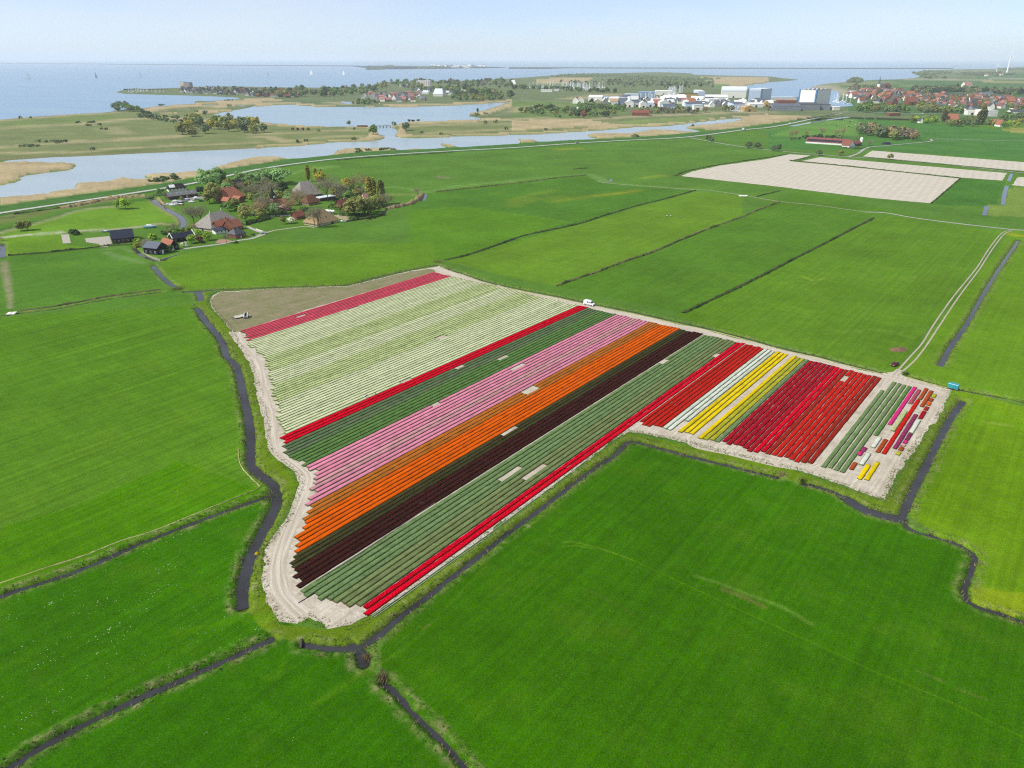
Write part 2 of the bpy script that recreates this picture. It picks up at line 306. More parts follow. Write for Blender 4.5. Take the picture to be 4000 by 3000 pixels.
# fields and plots of ground: outline in image pixels, colour, daisies, streaks
FIELDS = [
    ([(-1500, 470), (5200, 470), (5200, 5000), (-1500, 5000)], (92, 144, 56), 0, .3),
    (MAIN[:3] + M(k1, '920,635 2212,560') + M(k2, '1000,700 2212,640') + M(k3, '1000,640 2212,640') + [(3000, 470)] + M(k3, '1990,705 600,800 0,830') + M(k2, '1190,840 1100,862 700,890 0,945') + M(k1, '1200,990 430,1025 0,1060') + [(-900, 700)], (134, 146, 92), 0, .8),
    ([(0, 300)] + [(4000, 250), (4000, 480), (3300, 460), (2900, 455), (2000, 480), (1000, 420), (0, 420)], (120, 136, 92), 0, .7),
    (M(k4, '430,405 900,357 1560,350 2212,300 2212,700 1800,700 700,640 610,520'), (86, 132, 84), 0, .6),
    (M(k1, '0,775 640,745 830,725 1150,695 950,645 600,660 0,720'), (128, 148, 84), 0, .8),
    (M(k3, '850,720 1300,690 1800,655 1700,690 1300,745 950,745'), (138, 158, 92), 0, .4),
    (M(k3, '0,540 400,545 900,590 1000,640 700,690 0,700'), (112, 148, 92), 0, .6),
    (M(k3, '1740,390 1900,400 1900,440 1740,440'), (120, 150, 90), 0, .5),
    (M(k4, '0,800 300,760 700,690 1200,720 2212,800 2212,1060 900,960 0,960'), (78, 140, 66), 0, .3),
    (M(k4, '380,720 780,690 800,760 780,840 240,850 0,850 200,770'), (104, 160, 76), 0, .3),
    (M(k4, '2030,780 2300,770 2300,830 2030,800'), (168, 168, 84), 0, .3),
    (M(k4, '1660,1210 2060,1230 1960,1470 1420,1430'), (74, 134, 50), 0, .4),
    (M(k4, '2080,1290 2400,1290 2400,1550 1890,1530 1900,1440 2050,1440'), (132, 160, 66), 0, .3),
    (M(kj, '0,680 180,640 700,500 1170,370 1900,160 1400,130 1240,95 1170,60 200,170 60,200 0,280'), (82, 138, 46), 0, .5),
    (M(kj, '0,280 400,270 1060,365 700,490 180,640 0,680'), (92, 148, 36), 0, .4),
    (M(kj, '250,630 700,500 1170,375 1900,165 2212,200 2212,330 1500,600 980,795 600,720'), (104, 154, 44), 0, .5),
    (M(kj, '980,795 1500,600 2212,330 2600,150 3400,340 1820,975'), (88, 142, 42), 0, .5),
    ([(2640, 1235)] + M(ki, '0,850 600,550 1130,280 1300,260 2060,380 1280,1390 400,1180 0,1080'), (96, 148, 38), 0, .6),
    (M(ki, '1300,1410 2130,365 2700,380 2700,1800 2212,1600'), (104, 156, 34), 0, .4),
    (M(kd, '1170,200 1900,370 2800,600 2800,3000 1250,1660 1560,1000 1870,460'), (112, 160, 24), .15, .6),
    (M(kh, '1380,960 1640,420 1800,120 2700,420 2700,1800 1840,1570 1900,1240'), (108, 162, 20), .1, .7),
    (M(kh, '1820,1450 2000,1480 2700,1560 2700,1800 1840,1590'), (138, 172, 30), .1, .4),
    ([(2150, 1960), (2445, 1735), (2560, 1745), (3040, 1865), (3300, 1945), (3450, 2010), (3560, 2070), (3800, 2150), (3800, 2350), (4050, 2430), (5200, 2900), (5200, 5000), (1600, 5000), (1900, 3100), (1480, 2650), (1500, 2460)], (60, 118, 0), .35, .75),
    (M(kf, '0,1160 1000,775 1900,440 1980,470 1700,1230 1950,1300 2212,1420 1470,1670 0,2400') + [(-800, 2900), (-800, 2500)], (60, 121, 0), 1.0, .7),
    ([(1063, 2492), (1200, 2500), (1400, 2540), (1430, 2600), (1500, 2660), (1900, 3100), (1600, 5000), (-800, 5000), (-800, 3300)], (57, 118, 0), .5, .7),
    ([(1075, 1930), (1000, 1850), (940, 1500), (760, 1190), (0, 1240), (-900, 1290), (-900, 2600), (0, 2324)], (90, 146, 34), .12, .9),
    ([(1060, 1930), (700, 1800), (300, 1980), (0, 2060), (-900, 2300), (-900, 2600), (0, 2324)], (78, 138, 2), .15, .8),
    ([(760, 1180), (690, 1110), (600, 1040), (520, 960), (0, 1000), (-900, 1050), (-900, 1290), (0, 1235)], (88, 144, 50), 0, .5),
    (M(kl, '0,625 660,575 670,695 980,745 90,830 0,840'), (108, 160, 44), 0, .3),
    (M(kl, '0,580 400,470 900,330 1640,240 1800,350 1940,450 1720,485 1200,540 800,560 0,630'), (112, 166, 52), 0, .4),
    (M(ka, '20,400 600,380 1500,355 2200,190 2212,0 500,0 0,100') + [(640, 1000), (620, 1050), (700, 1125)], (100, 152, 38), 0, .4),
    # the grass margin round the bulb field
    ([(822, 1133), (800, 1180), (908, 1298), (980, 1429), (1044, 1673), (1060, 1760), (1170, 1885), (1075, 2084), (1025, 2250), (1090, 2440), (1280, 2460), (1443, 2415), (1900, 2105), (2454, 1690), (3087, 1835), (3454, 1960), (3725, 1530), (3760, 1560), (3640, 1800), (3540, 2000),
      (3450, 2000), (3050, 1862), (2550, 1738), (2445, 1726), (1900, 2143), (1480, 2470), (1400, 2520), (1180, 2512), (1060, 2490), (1000, 2420), (949, 2375), (960, 2230), (1062, 2007), (1078, 1920), (1000, 1838), (978, 1800), (960, 1583), (885, 1388), (768, 1203), (770, 1150)], (104, 144, 30), .2, .7),
]
SOIL = [(818, 1167), (858, 1140), (1107, 1126), (1356, 1117), (1469, 1090), (1604, 1058), (1700, 1043), (1716, 1039), (1781, 1065), (1916, 1108), (2052, 1138), (2278, 1184), (2504, 1232), (2631, 1262), (2762, 1290), (2906, 1326), (3051, 1366), (3200, 1400),
        (3317, 1432), (3400, 1454), (3450, 1461), (3483, 1452), (3500, 1440), (3535, 1448), (3520, 1464), (3606, 1492), (3700, 1516), (3722, 1526)] + M(kd, '1640,480 1580,640 1400,850 1200,1130 1120,1220 1050,1400 980,1530 800,1470 500,1360 250,1270 0,1190') + \
       M(kc, '1500,1500 1100,1400 600,1280 300,1230 150,1205') + [(2400, 1718), (2300, 1794), (2100, 1945), (1900, 2092), (1700, 2234), (1550, 2338), (1443, 2409), (1388, 2439), (1280, 2455), (1269, 2436), (1204, 2412), (1177, 2426), (1155, 2434), (1090, 2428), (1079, 2409), (1041, 2344), (1025, 2279), (1030, 2219), (1025, 2147), (1075, 2084),
        (1116, 2030), (1157, 1939), (1170, 1885), (1134, 1831), (1084, 1795), (1048, 1749), (1041, 1695), (1044, 1673), (1012, 1551), (980, 1429), (940, 1366), (908, 1298), (867, 1244), (822, 1194)]
# ditches cut into the ground: centre line, water width in metres, bank width
DITCH = [
    ([(768, 1200), (808, 1257), (854, 1312), (874, 1352), (885, 1388), (921, 1425), (940, 1492), (960, 1583), (976, 1673), (978, 1740), (978, 1804), (998, 1835), (1039, 1867), (1066, 1890), (1075, 1921), (1079, 1957), (1062, 2007), (1030, 2066), (1003, 2116), (980, 2165), (958, 2238), (946, 2292), (950, 2366)], 3.0, 1.1),
    ([(1070, 1925), (1031, 1939), (922, 1977), (760, 2036), (543, 2120), (326, 2215), (163, 2270), (0, 2324), (-500, 2500)], 1.5, 1.3),
    ([(1060, 2492), (940, 2546), (796, 2611), (579, 2705), (362, 2806), (145, 2922), (36, 2994), (-300, 3180)], 1.5, 1.2),
    ([(1184, 2514), (1280, 2526), (1361, 2529), (1421, 2512), (1486, 2469), (1578, 2393), (1714, 2290), (1900, 2143), (2100, 1992), (2300, 1840), (2400, 1775), (2440, 1733), (2472, 1721), (2545, 1738), (2653, 1767), (2798, 1803), (2906, 1829), (3035, 1860)], 1.6, 1.0),
    ([(1375, 2520), (1408, 2540), (1422, 2592)], 2.4, .8),
    ([(3140, 1886), (3234, 1910), (3310, 1940)], 1.6, 1.0), ([(3310, 1944), (3370, 1982), (3451, 2010), (3522, 2022)], 3.8, 1.0),
    ([(3525, 2018), (3543, 1972), (3570, 1912), (3625, 1804), (3668, 1717), (3722, 1619), (3763, 1565)], 2.2, 1.2),
    ([(3530, 2035), (3560, 2064), (3614, 2083), (3722, 2113), (3777, 2140), (3804, 2162), (3806, 2189), (3787, 2249), (3771, 2303), (3782, 2341), (3831, 2368), (3939, 2401), (4000, 2425), (4400, 2570)], 1.3, 1.0),
    ([(1497, 2664), (1551, 2708), (1605, 2773), (1687, 2849), (1741, 2903), (1817, 2995), (1950, 3150)], 1.3, 1.0),
    ([(69, 1223), (217, 1205), (326, 1185), (434, 1165), (543, 1150), (629, 1139)], 1.5, 1.6), ([(-400, 1270), (0, 1233), (28, 1229)], 1.2, 1.2),
    ([(597, 1036), (615, 1058), (637, 1083), (669, 1109), (685, 1117)], 2.6, 1.2), ([(720, 1139), (760, 1137), (818, 1133)], 2.6, 1.2), ([(775, 1140), (782, 1160), (782, 1172)], 3.2, 1.2),
    ([(524, 968), (550, 993), (597, 1012), (622, 1017), (660, 1008)], 2.6, .9),
    ([(822, 1131), (971, 1124), (1107, 1119), (1242, 1115), (1369, 1110), (1423, 1095), (1514, 1072), (1604, 1052), (1700, 1035)], 1.5, 1.5),
    ([(1704, 1033), (1781, 1059), (1916, 1102), (2052, 1131), (2188, 1157), (2278, 1177), (2368, 1195), (2504, 1222), (2631, 1251), (2762, 1280), (2906, 1316), (3051, 1356), (3200, 1390), (3317, 1422), (3440, 1452)], 1.3, 1.4),
    ([(3542, 1465), (3606, 1483), (3715, 1512), (3787, 1527), (3900, 1548), (4000, 1568), (4400, 1660)], 1.2, 1.2),
    ([(3673, 1425), (3722, 1340), (3771, 1270), (3809, 1205), (3863, 1112), (3918, 1026), (3977, 939)], 2.3, 1.0),
    (M(kv, '350,640 390,690 600,820 690,860 760,910 800,980 780,1040 700,1065 580,1070'), 4.6, 1.0),
    (M(kl, '30,690 25,760 30,835'), 3.0, 1.0), (M(kw, '1990,720 1850,830 1780,890 1600,960'), 2.0, 1.5),
]
# far ditches seen as dark rushy lines
RUSH = [
    (M(kj, '240,622 400,585 600,515 760,460 950,420 1130,380 1300,325 1500,265 1700,215 1900,160'), 2.4, 1), (M(kj, '980,795 1100,750 1250,700 1400,640 1600,575 1800,490 2000,410 2212,335') + M(ki, '250,240 450,165'), 2.2, 0),
    ([(2670, 1223)] + M(ki, '0,850 200,755 400,655 600,550 800,450 1000,345 1130,280'), 2.6, 0), (M(kj, '180,170 500,135 800,100 1000,75 1170,58'), 2.2, 0), (M(kj, '1090,20 1180,12'), 2.4, 0), (M(ki, '290,125 450,85'), 2.2, 0),
    (M(k3, '1410,1190 1500,1150 1800,1090 2212,1030'), 3.0, 0), (M(k4, '0,1030 180,1000'), 3.0, 0), (M(k4, '190,1058 620,1098 1300,1170 1660,1208'), 3.0, 0), (M(k4, '190,1060 390,1018'), 4.0, 0), (M(k4, '1660,1212 1560,1300 1410,1428'), 1.5, 0),
    (M(k4, '840,1030 1100,1052 1700,1108 2212,1158'), 6.0, 0), (M(kl, '150,380 400,345 620,315'), 3, 0), (M(kl, '0,425 160,405'), 6, 0), (M(k2, '0,1160 150,1120 250,1110'), 2.5, 0), (M(k2, '700,1055 1000,1030 1700,985'), 2, 0), (M(k4, '0,780 350,700 600,672'), 5, 0),
    (M(kl, '90,828 500,793 980,743 1170,720 1420,710'), 1.2, 0)]
FARWATER = [(M(k4, '2105,1170 2080,1235'), 3.2), (M(k4, '2065,1275 2045,1340 2030,1440'), 3.4), (M(k4, '1890,1450 1870,1530'), 3.4), (M(k3, '860,1215 845,1240 810,1240'), 2.4), (M(k4, '200,760 450,715 700,680'), 10), (M(k2, '1455,1345 1440,1405'), 5.5), (M(kj, '330,605 450,570 600,518 720,478'), 1.2), (M(kj, '1060,398 1120,385'), 1.2), (M(kw, '1850,845 1800,885'), 3)]

# ------------------------------------------------------------------ terrain sheet
def GC(c):
    r, g, b = S(*c)
    return (r * 1.12, g * 1.03, b * .40) if c[2] < 12 else (r * 1.10, g * .95, b * .72)
def build_terrain():  # polar grid under the camera, spacing set by image rows and frame width
    rs = [8.0, 20.0, 35.0, 48.0, 58.0]; r = 66.0
    while r < 17000:
        rs.append(r); d = r * r / H * 0.0018
        r += max(0.34, min(d, 0.8)) if r < 455 else d
    rs.append(17000.0); rs = np.array(rs); nr = len(rs)
    NC = 720; lat = np.linspace(-1, 1, NC)
    ph = np.full(nr, 0.6)
    for _ in range(40): ph = np.arcsin(np.clip(.708 * (rs * np.cos(ph) * CP + SP * H) / rs, 0, .985))
    ph = np.minimum(ph * 1.10 + 0.02, 1.25)
    ext = np.array([1.0, 0.6, 0.25])
    az = lat[None, :] * ph[:, None]
    right = ph[:, None] + (1.45 - ph[:, None]) * ext[::-1][None, :]
    az = np.hstack([-right[:, ::-1], az, right]); nc = az.shape[1]
    X = rs[:, None] * np.sin(az); Y = rs[:, None] * np.cos(az)
    dr = np.gradient(rs)[:, None] * np.ones((1, nc))
    U, V = PIX(X, Y)
    x, y, u, v, drv = X.ravel(), Y.ravel(), U.ravel(), V.ravel(), dr.ravel()
    rr = np.hypot(x, y)
    # land and water
    sd = np.full(x.shape, 300.0)
    far = (v < 960) | (rr > 420)
    fx, fy, fu, fv = x[far], y[far], u[far], v[far]
    def signed(poly):
        w = GP(np.array([(a, max(b, 240.0)) for a, b in poly])); d = seg_dist(fx, fy, w, True)
        return np.where(inside(fu, fv, poly), d, -d)
    s = signed(MAIN)
    for lk in (LAKE_UP, LAKE_LOW, POND, POND3): s = np.minimum(s, -signed(lk))
    for isl in ISLES + FARLAND: s = np.maximum(s, signed(isl))
    s += (fbm(fx / 14, fy / 14, 5) - .5) * np.minimum(drv[far], 10) * .6
    sd[far] = s
    L = np.maximum(drv * 0.6, 1.0)
    zl = np.where(rr > 420, 0.0, 0.0)
    z = np.clip(-0.8 + sd / L, -2.2, 0.0) * (sd < 299) + 0.0 * zl
    # ditches
    ditchd = np.full(x.shape, 99.0)
    for pts, w, bw in DITCH:
        W = smooth(GP(pts), 5); pad = 9
        m = (x > W[:, 0].min() - pad) & (x < W[:, 0].max() + pad) & (y > W[:, 1].min() - pad) & (y < W[:, 1].max() + pad)
        if not m.any(): continue
        d = seg_dist(x[m], y[m], W) + (fbm(x[m] / 2.2, y[m] / 2.2, 31, 4) - .5) * .9 + .12
        bank = d - w / 2
        zz = np.clip(-0.66 + bank / bw * 0.66, -0.78, 0.0)
        z[m] = np.minimum(z[m], zz); ditchd[m] = np.minimum(ditchd[m], bank)
    # colour
    col = np.zeros((len(x), 3)); spk = np.zeros(len(x)); stk = np.zeros(len(x))
    jit = np.minimum(drv, 6) * .0 + 1.0
    ju = u + (fbm(x / 3, y / 3, 3) - .5) * 2.0 / np.maximum(MPP(u, np.maximum(v, 300)), .05) * jit
    jv = v + (fbm(x / 3, y / 3, 9) - .5) * 0.8 / np.maximum(MPP(u, np.maximum(v, 300)), .05) * jit * .4
    for poly, c, sp, st in FIELDS:
        m = inside(ju, jv, poly); col[m] = GC(c) if c[1] > c[0] + 30 else S(*c); spk[m] = sp; stk[m] = st
    for poly in REED:
        m = inside(ju, jv, poly) & (sd > 0)
        if m.any():
            t = fbm(x[m] / 18, y[m] / 18, 40, 4)[:, None]
            col[m] = np.array(S(206, 186, 146)) * (1 - t * .35) + np.array(S(160, 160, 104)) * t * .35
            z[m] += np.clip(sd[m] / 3, 0, 1) * (0.5 + 1.4 * fbm(x[m] / 6, y[m] / 6, 41, 3)); stk[m] = .5
    for pts, w, c, k in STROKES:
        W = smooth(GP(pts), 4); pad = w * 2 + 30
        m = (x > W[:, 0].min() - pad) & (x < W[:, 0].max() + pad) & (y > W[:, 1].min() - pad) & (y < W[:, 1].max() + pad)
        if not m.any(): continue
        d = seg_dist(x[m], y[m], W); w = np.maximum(w, np.where(drv[m] > 3, 1.25 * drv[m], 0))
        e = np.clip(1.25 - d / (w * .5) * (0.55 + .9 * fbm(x[m] / (w * .6 + 1), y[m] / (w * .6 + 1), 77)), 0, 1)[:, None] * k
        e *= np.clip(.35 + 1.3 * fbm(x[m] / (w * .3 + .4), y[m] / (w * .3 + .4), 78, 2), 0, 1)[:, None]
        col[m] = col[m] * (1 - e) + np.array(S(*c)) * e; spk[m] *= 1 - e[:, 0]
    # fallow and lively variation
    # rough banks: taller, yellower grass on the lip, brown wet earth at the water
    lip = np.clip(1 - np.abs(ditchd - 1.4) / 1.6, 0, 1) * (ditchd < 9)
    n1 = fbm(x / 1.1, y / 1.1, 60, 3)
    t = (lip * np.clip(n1 * 1.9 - .55, 0, 1))[:, None]
    col[:] = col * (1 - t * .75) + np.array(S(138, 152, 82)) * t * .75
    n2 = fbm(x / 2.3, y / 2.3, 61, 3); t = (lip * np.clip(n2 * 3 - 1.75, 0, 1))[:, None]
    col[:] = col * (1 - t * .8) + np.array(S(172, 162, 118)) * t * .8
    wet = np.clip(1 - (ditchd + .05) / .45, 0, 1)[:, None] * (ditchd < 9)[:, None]
    col[:] = col * (1 - wet * .8) + np.array(S(72, 70, 40)) * wet * .8
    nearm = (ditchd > -.1) & (ditchd < 2.6) & (rr < 460)
    z[nearm] += (fbm(x[nearm] / .7, y[nearm] / .7, 62, 2) - .35) * .42 * np.clip(ditchd[nearm] + .2, 0, 1) * np.clip(2.6 - ditchd[nearm], 0, 1)
    z += np.where(rr < 420, (fbm(x / 9, y / 9, 63, 2) - .5) * .10 * np.clip(ditchd / 4, 0, 1), 0)
    soil = inside(u, v, SOIL); z[soil] = np.minimum(z[soil], -0.02) * (ditchd[soil] > 1.5) + z[soil] * (ditchd[soil] <= 1.5) - .03
    idx = np.arange(nr * nc).reshape(nr, nc)
    f = np.stack([idx[:-1, :-1], idx[:-1, 1:], idx[1:, 1:], idx[1:, :-1]], -1).reshape(-1, 4)
    deep = (z[f] < -1.9).all(1); f = f[~deep][:, ::-1]
    used = np.unique(f); remap = np.full(nr * nc, -1); remap[used] = np.arange(len(used)); f = remap[f]
    x, y, z, col, spk, stk = x[used], y[used], z[used], col[used], spk[used], stk[used]
    me = mesh_np('ground', np.stack([x, y, z], 1), f, terrain_mat(), True)
    a = me.attributes.new('col', 'FLOAT_COLOR', 'POINT'); a.data.foreach_set('color', np.hstack([col, np.ones((len(x), 1))]).astype(np.float32).ravel())
    a = me.attributes.new('spk', 'FLOAT', 'POINT'); a.data.foreach_set('value', spk.astype(np.float32))
    a = me.attributes.new('stk', 'FLOAT', 'POINT'); a.data.foreach_set('value', stk.astype(np.float32))
    return tag(obj('ground', me), 'flat green polder meadows cut by ditches, with reed land beyond', None, None, 'structure')

def rotated(n, l, src, ang, sx, sy):
    mp = n.new('ShaderNodeMapping'); mp.vector_type = 'POINT'; mp.inputs['Rotation'].default_value = (0, 0, ang); mp.inputs['Scale'].default_value = (sx, sy, sx)
    vr = n.new('ShaderNodeVectorRotate'); vr.rotation_type = 'Z_AXIS'; vr.inputs['Angle'].default_value = ang
    l.new(src, vr.inputs['Vector']); mp.inputs['Rotation'].default_value = (0, 0, 0); l.new(vr.outputs[0], mp.inputs['Vector']); return mp.outputs[0]
def mapr(n, l, src, a, b, c, d, clamp=True):
    mr = n.new('ShaderNodeMapRange'); mr.clamp = clamp
    for i, q in enumerate((a, b, c, d)): mr.inputs[i + 1].default_value = q
    l.new(src, mr.inputs[0]); return mr.outputs[0]
def math2(n, l, op, a, b):
    m = n.new('ShaderNodeMath'); m.operation = op
    for i, q in enumerate((a, b)):
        if isinstance(q, (int, float)): m.inputs[i].default_value = q
        else: l.new(q, m.inputs[i])
    return m.outputs[0]
def noise(n, l, vec, scale, detail=3, rough=.55):
    t = n.new('ShaderNodeTexNoise'); t.inputs['Scale'].default_value = scale; t.inputs['Detail'].default_value = detail; t.inputs['Roughness'].default_value = rough
    l.new(vec, t.inputs['Vector']); return t.outputs[0]
def mixc(n, l, fac, a, b, mode='MIX'):
    m = n.new('ShaderNodeMix'); m.data_type = 'RGBA'; m.blend_type = mode
    if isinstance(fac, (int, float)): m.inputs[0].default_value = fac
    else: l.new(fac, m.inputs[0])
    for i, q in ((6, a), (7, b)):
        if isinstance(q, tuple): m.inputs[i].default_value = tuple(q[:3]) + (1,)
        else: l.new(q, m.inputs[i])
    return m.outputs[2]
def scalec(n, l, c, s):
    m = n.new('ShaderNodeVectorMath'); m.operation = 'SCALE'; l.new(c, m.inputs[0]); l.new(s, m.inputs['Scale']); return m.outputs[0]

BED_ANG = math.radians(51.65)
def terrain_mat():
    m, n, l, b = nodemat('polder_grass')
    geo = n.new('ShaderNodeNewGeometry'); pos = geo.outputs['Position']
    at = n.new('ShaderNodeAttribute'); at.attribute_name = 'col'
    sp = n.new('ShaderNodeAttribute'); sp.attribute_name = 'spk'
    st = n.new('ShaderNodeAttribute'); st.attribute_name = 'stk'
    c = at.outputs['Color']
    # broad patches of richer and poorer growth
    big = mapr(n, l, noise(n, l, pos, .018, 4), .3, .7, .84, 1.16); c = scalec(n, l, c, big)
    mid = mapr(n, l, noise(n, l, pos, .16, 4), .3, .7, .91, 1.09); c = scalec(n, l, c, mid)
    tus = mapr(n, l, noise(n, l, pos, .62, 3, .7), .3, .7, .88, 1.12); c = scalec(n, l, c, tus)
    # mowing and drilling lines along the parcels
    s1 = noise(n, l, rotated(n, l, pos, -BED_ANG, .012, .55), 1.0, 4, .6)
    s2 = noise(n, l, rotated(n, l, pos, -BED_ANG - 1.53, .02, .4), 1.0, 3, .6)
    s = math2(n, l, 'ADD', mapr(n, l, s1, .3, .7, -.22, .22), mapr(n, l, s2, .3, .7, -.08, .08))
    s = math2(n, l, 'MULTIPLY_ADD', s, st.outputs['Fac']); s.node.inputs[2].default_value = 1.0
    c = scalec(n, l, c, s)
    # yellower where growth is thin
    th = mapr(n, l, noise(n, l, pos, .045, 5, .65), .52, .75, 0, .22)
    c = mixc(n, l, th, c, S(132, 156, 40))
    # blades and tussocks
    fine = mapr(n, l, noise(n, l, pos, 2.6, 4, .75), .25, .75, .50, 1.50); c = scalec(n, l, c, fine)
    c = scalec(n, l, c, mapr(n, l, noise(n, l, pos, 7.0, 2, .6), .3, .7, .72, 1.28))
    # daisies and dandelions
    vo = n.new('ShaderNodeTexVoronoi'); vo.inputs['Scale'].default_value = 1.25; l.new(pos, vo.inputs['Vector'])
    dens = noise(n, l, rotated(n, l, pos, -BED_ANG, .10, .5), .6, 3)
    lim = math2(n, l, 'MULTIPLY', mapr(n, l, dens, .42, .70, 0, .20), sp.outputs['Fac'])
    dot = math2(n, l, 'LESS_THAN', vo.outputs['Distance'], lim)
    c = mixc(n, l, math2(n, l, 'MULTIPLY', dot, .9), c, S(205, 215, 180))
    vo2 = n.new('ShaderNodeTexVoronoi'); vo2.inputs['Scale'].default_value = 0.33; l.new(pos, vo2.inputs['Vector'])
    dot2 = math2(n, l, 'LESS_THAN', vo2.outputs['Distance'], math2(n, l, 'MULTIPLY', mapr(n, l, noise(n, l, pos, .11, 2), .5, .8, 0, .08), math2(n, l, 'GREATER_THAN', sp.outputs['Fac'], .05)))
    c = mixc(n, l, dot2, c, S(190, 180, 20))
    l.new(c, b.inputs['Base Color']); b.inputs['Roughness'].default_value = .9; b.inputs['Specular IOR Level'].default_value = .02
    bp = n.new('ShaderNodeBump'); bp.inputs['Strength'].default_value = .7; bp.inputs['Distance'].default_value = .16
    l.new(noise(n, l, pos, 1.7, 5, .75), bp.inputs['Height']); l.new(bp.outputs[0], b.inputs['Normal'])
    return m
ground = build_terrain()

# ------------------------------------------------------------------ water
def water_mat(name, deep, rough, wave, dist, sx=.0022, sy=.009):
    m, n, l, b = nodemat(name)
    geo = n.new('ShaderNodeNewGeometry'); pos = geo.outputs['Position']
    t = noise(n, l, rotated(n, l, pos, .3, sx, sy), 1.0, 4)
    c = mixc(n, l, mapr(n, l, t, .35, .65, 0, 1), deep[0], deep[1]); l.new(c, b.inputs['Base Color'])
    b.inputs['Roughness'].default_value = rough; b.inputs['IOR'].default_value = 1.33
    bp = n.new('ShaderNodeBump'); bp.inputs['Strength'].default_value = .6; bp.inputs['Distance'].default_value = dist
    l.new(noise(n, l, pos, wave, 4, .6), bp.inputs['Height']); l.new(bp.outputs[0], b.inputs['Normal'])
    return m
LAKE_M = water_mat('lake_water', (S(126, 172, 204), S(146, 184, 208)), .25, .35, .35)
DITCH_M = water_mat('ditch_water', (S(54, 53, 52), S(76, 77, 82)), .04, .9, .02, .03, .06)
a = np.linspace(0, 2 * math.pi, 97)[:-1]
me = mesh_np('water', [(70000 * math.sin(t), 70000 * math.cos(t), -0.8) for t in a] + [(0, 0, -0.8)], [[i, 96, (i + 1) % 96] for i in range(96)], LAKE_M)
tag(obj('water', me), 'wide pale blue lake and sea reaching the horizon', None, None, 'structure')
SILT_M = water_mat('silty_lake_water', (S(196, 212, 216), S(178, 200, 208)), .25, .35, .35); SILT2_M = water_mat('shallow_lake_water', (S(164, 196, 212), S(178, 204, 214)), .25, .35, .35)
def grown(pts, off):
    W = GP(pts); p = np.roll(W, 1, 0); q = np.roll(W, -1, 0); d = q - p; d /= np.linalg.norm(d, axis=1)[:, None] + 1e-9; nn = np.stack([d[:, 1], -d[:, 0]], 1)
    A = .5 * np.sum(W[:, 0] * q[:, 1] - q[:, 0] * W[:, 1]); return W + nn * off * (1 if A > 0 else -1)
def lake_sheet(pts, z, mat, label):
    from mathutils.geometry import tessellate_polygon
    v = np.array([(a_[0], a_[1], z) for a_ in grown(pts, 5.0)]); fs = [list(t) for t in tessellate_polygon([[Vector(a_) for a_ in v]])]
    fs = [t if np.cross(v[t[1]] - v[t[0]], v[t[2]] - v[t[0]])[2] > 0 else t[::-1] for t in fs]
    tag(obj('lake_water', mesh_np('lake_water', v, fs, mat)), label, None, None, 'structure')
lake_sheet(LAKE_LOW, -.74, SILT_M, 'pale silty lake running along the dike'); lake_sheet(LAKE_UP, -.77, SILT2_M, 'shallow inner lake before the wooded village')
def ribbon_mesh(name, W, width, z, mat):
    W = np.asarray(W); d = np.gradient(W, axis=0); d /= np.linalg.norm(d, axis=1)[:, None] + 1e-9
    nn = np.stack([-d[:, 1], d[:, 0]], 1) * np.asarray(width).reshape(-1, 1) / 2
    zz = np.full((len(W), 1), z); v = np.vstack([np.hstack([W + nn, zz]), np.hstack([W - nn, zz])]); k = len(W)
    return mesh_np(name, v, [[i + k, i + 1 + k, i + 1, i] for i in range(k - 1)], mat)
for i, (pts, w, bw) in enumerate(DITCH):
    W = smooth(GP(pts), 5); d0 = W[0] - W[1]; d1 = W[-1] - W[-2]
    W = np.vstack([W[:1] + d0 / np.linalg.norm(d0) * .5, W, W[-1:] + d1 / np.linalg.norm(d1) * .5])
    tag(obj('ditch_water', ribbon_mesh('ditch_water', W, w + 1.3, -0.60 + .004 * (i % 9), DITCH_M)), 'dark still water lying in a ditch', None, None, 'structure')
for i, (pts, w) in enumerate(FARWATER):
    tag(obj('ditch_water', ribbon_mesh('ditch_water', smooth(GP(pts), 3), w, .12 + .01 * i, DITCH_M)), 'blue water in a far straight ditch', None, None, 'structure')
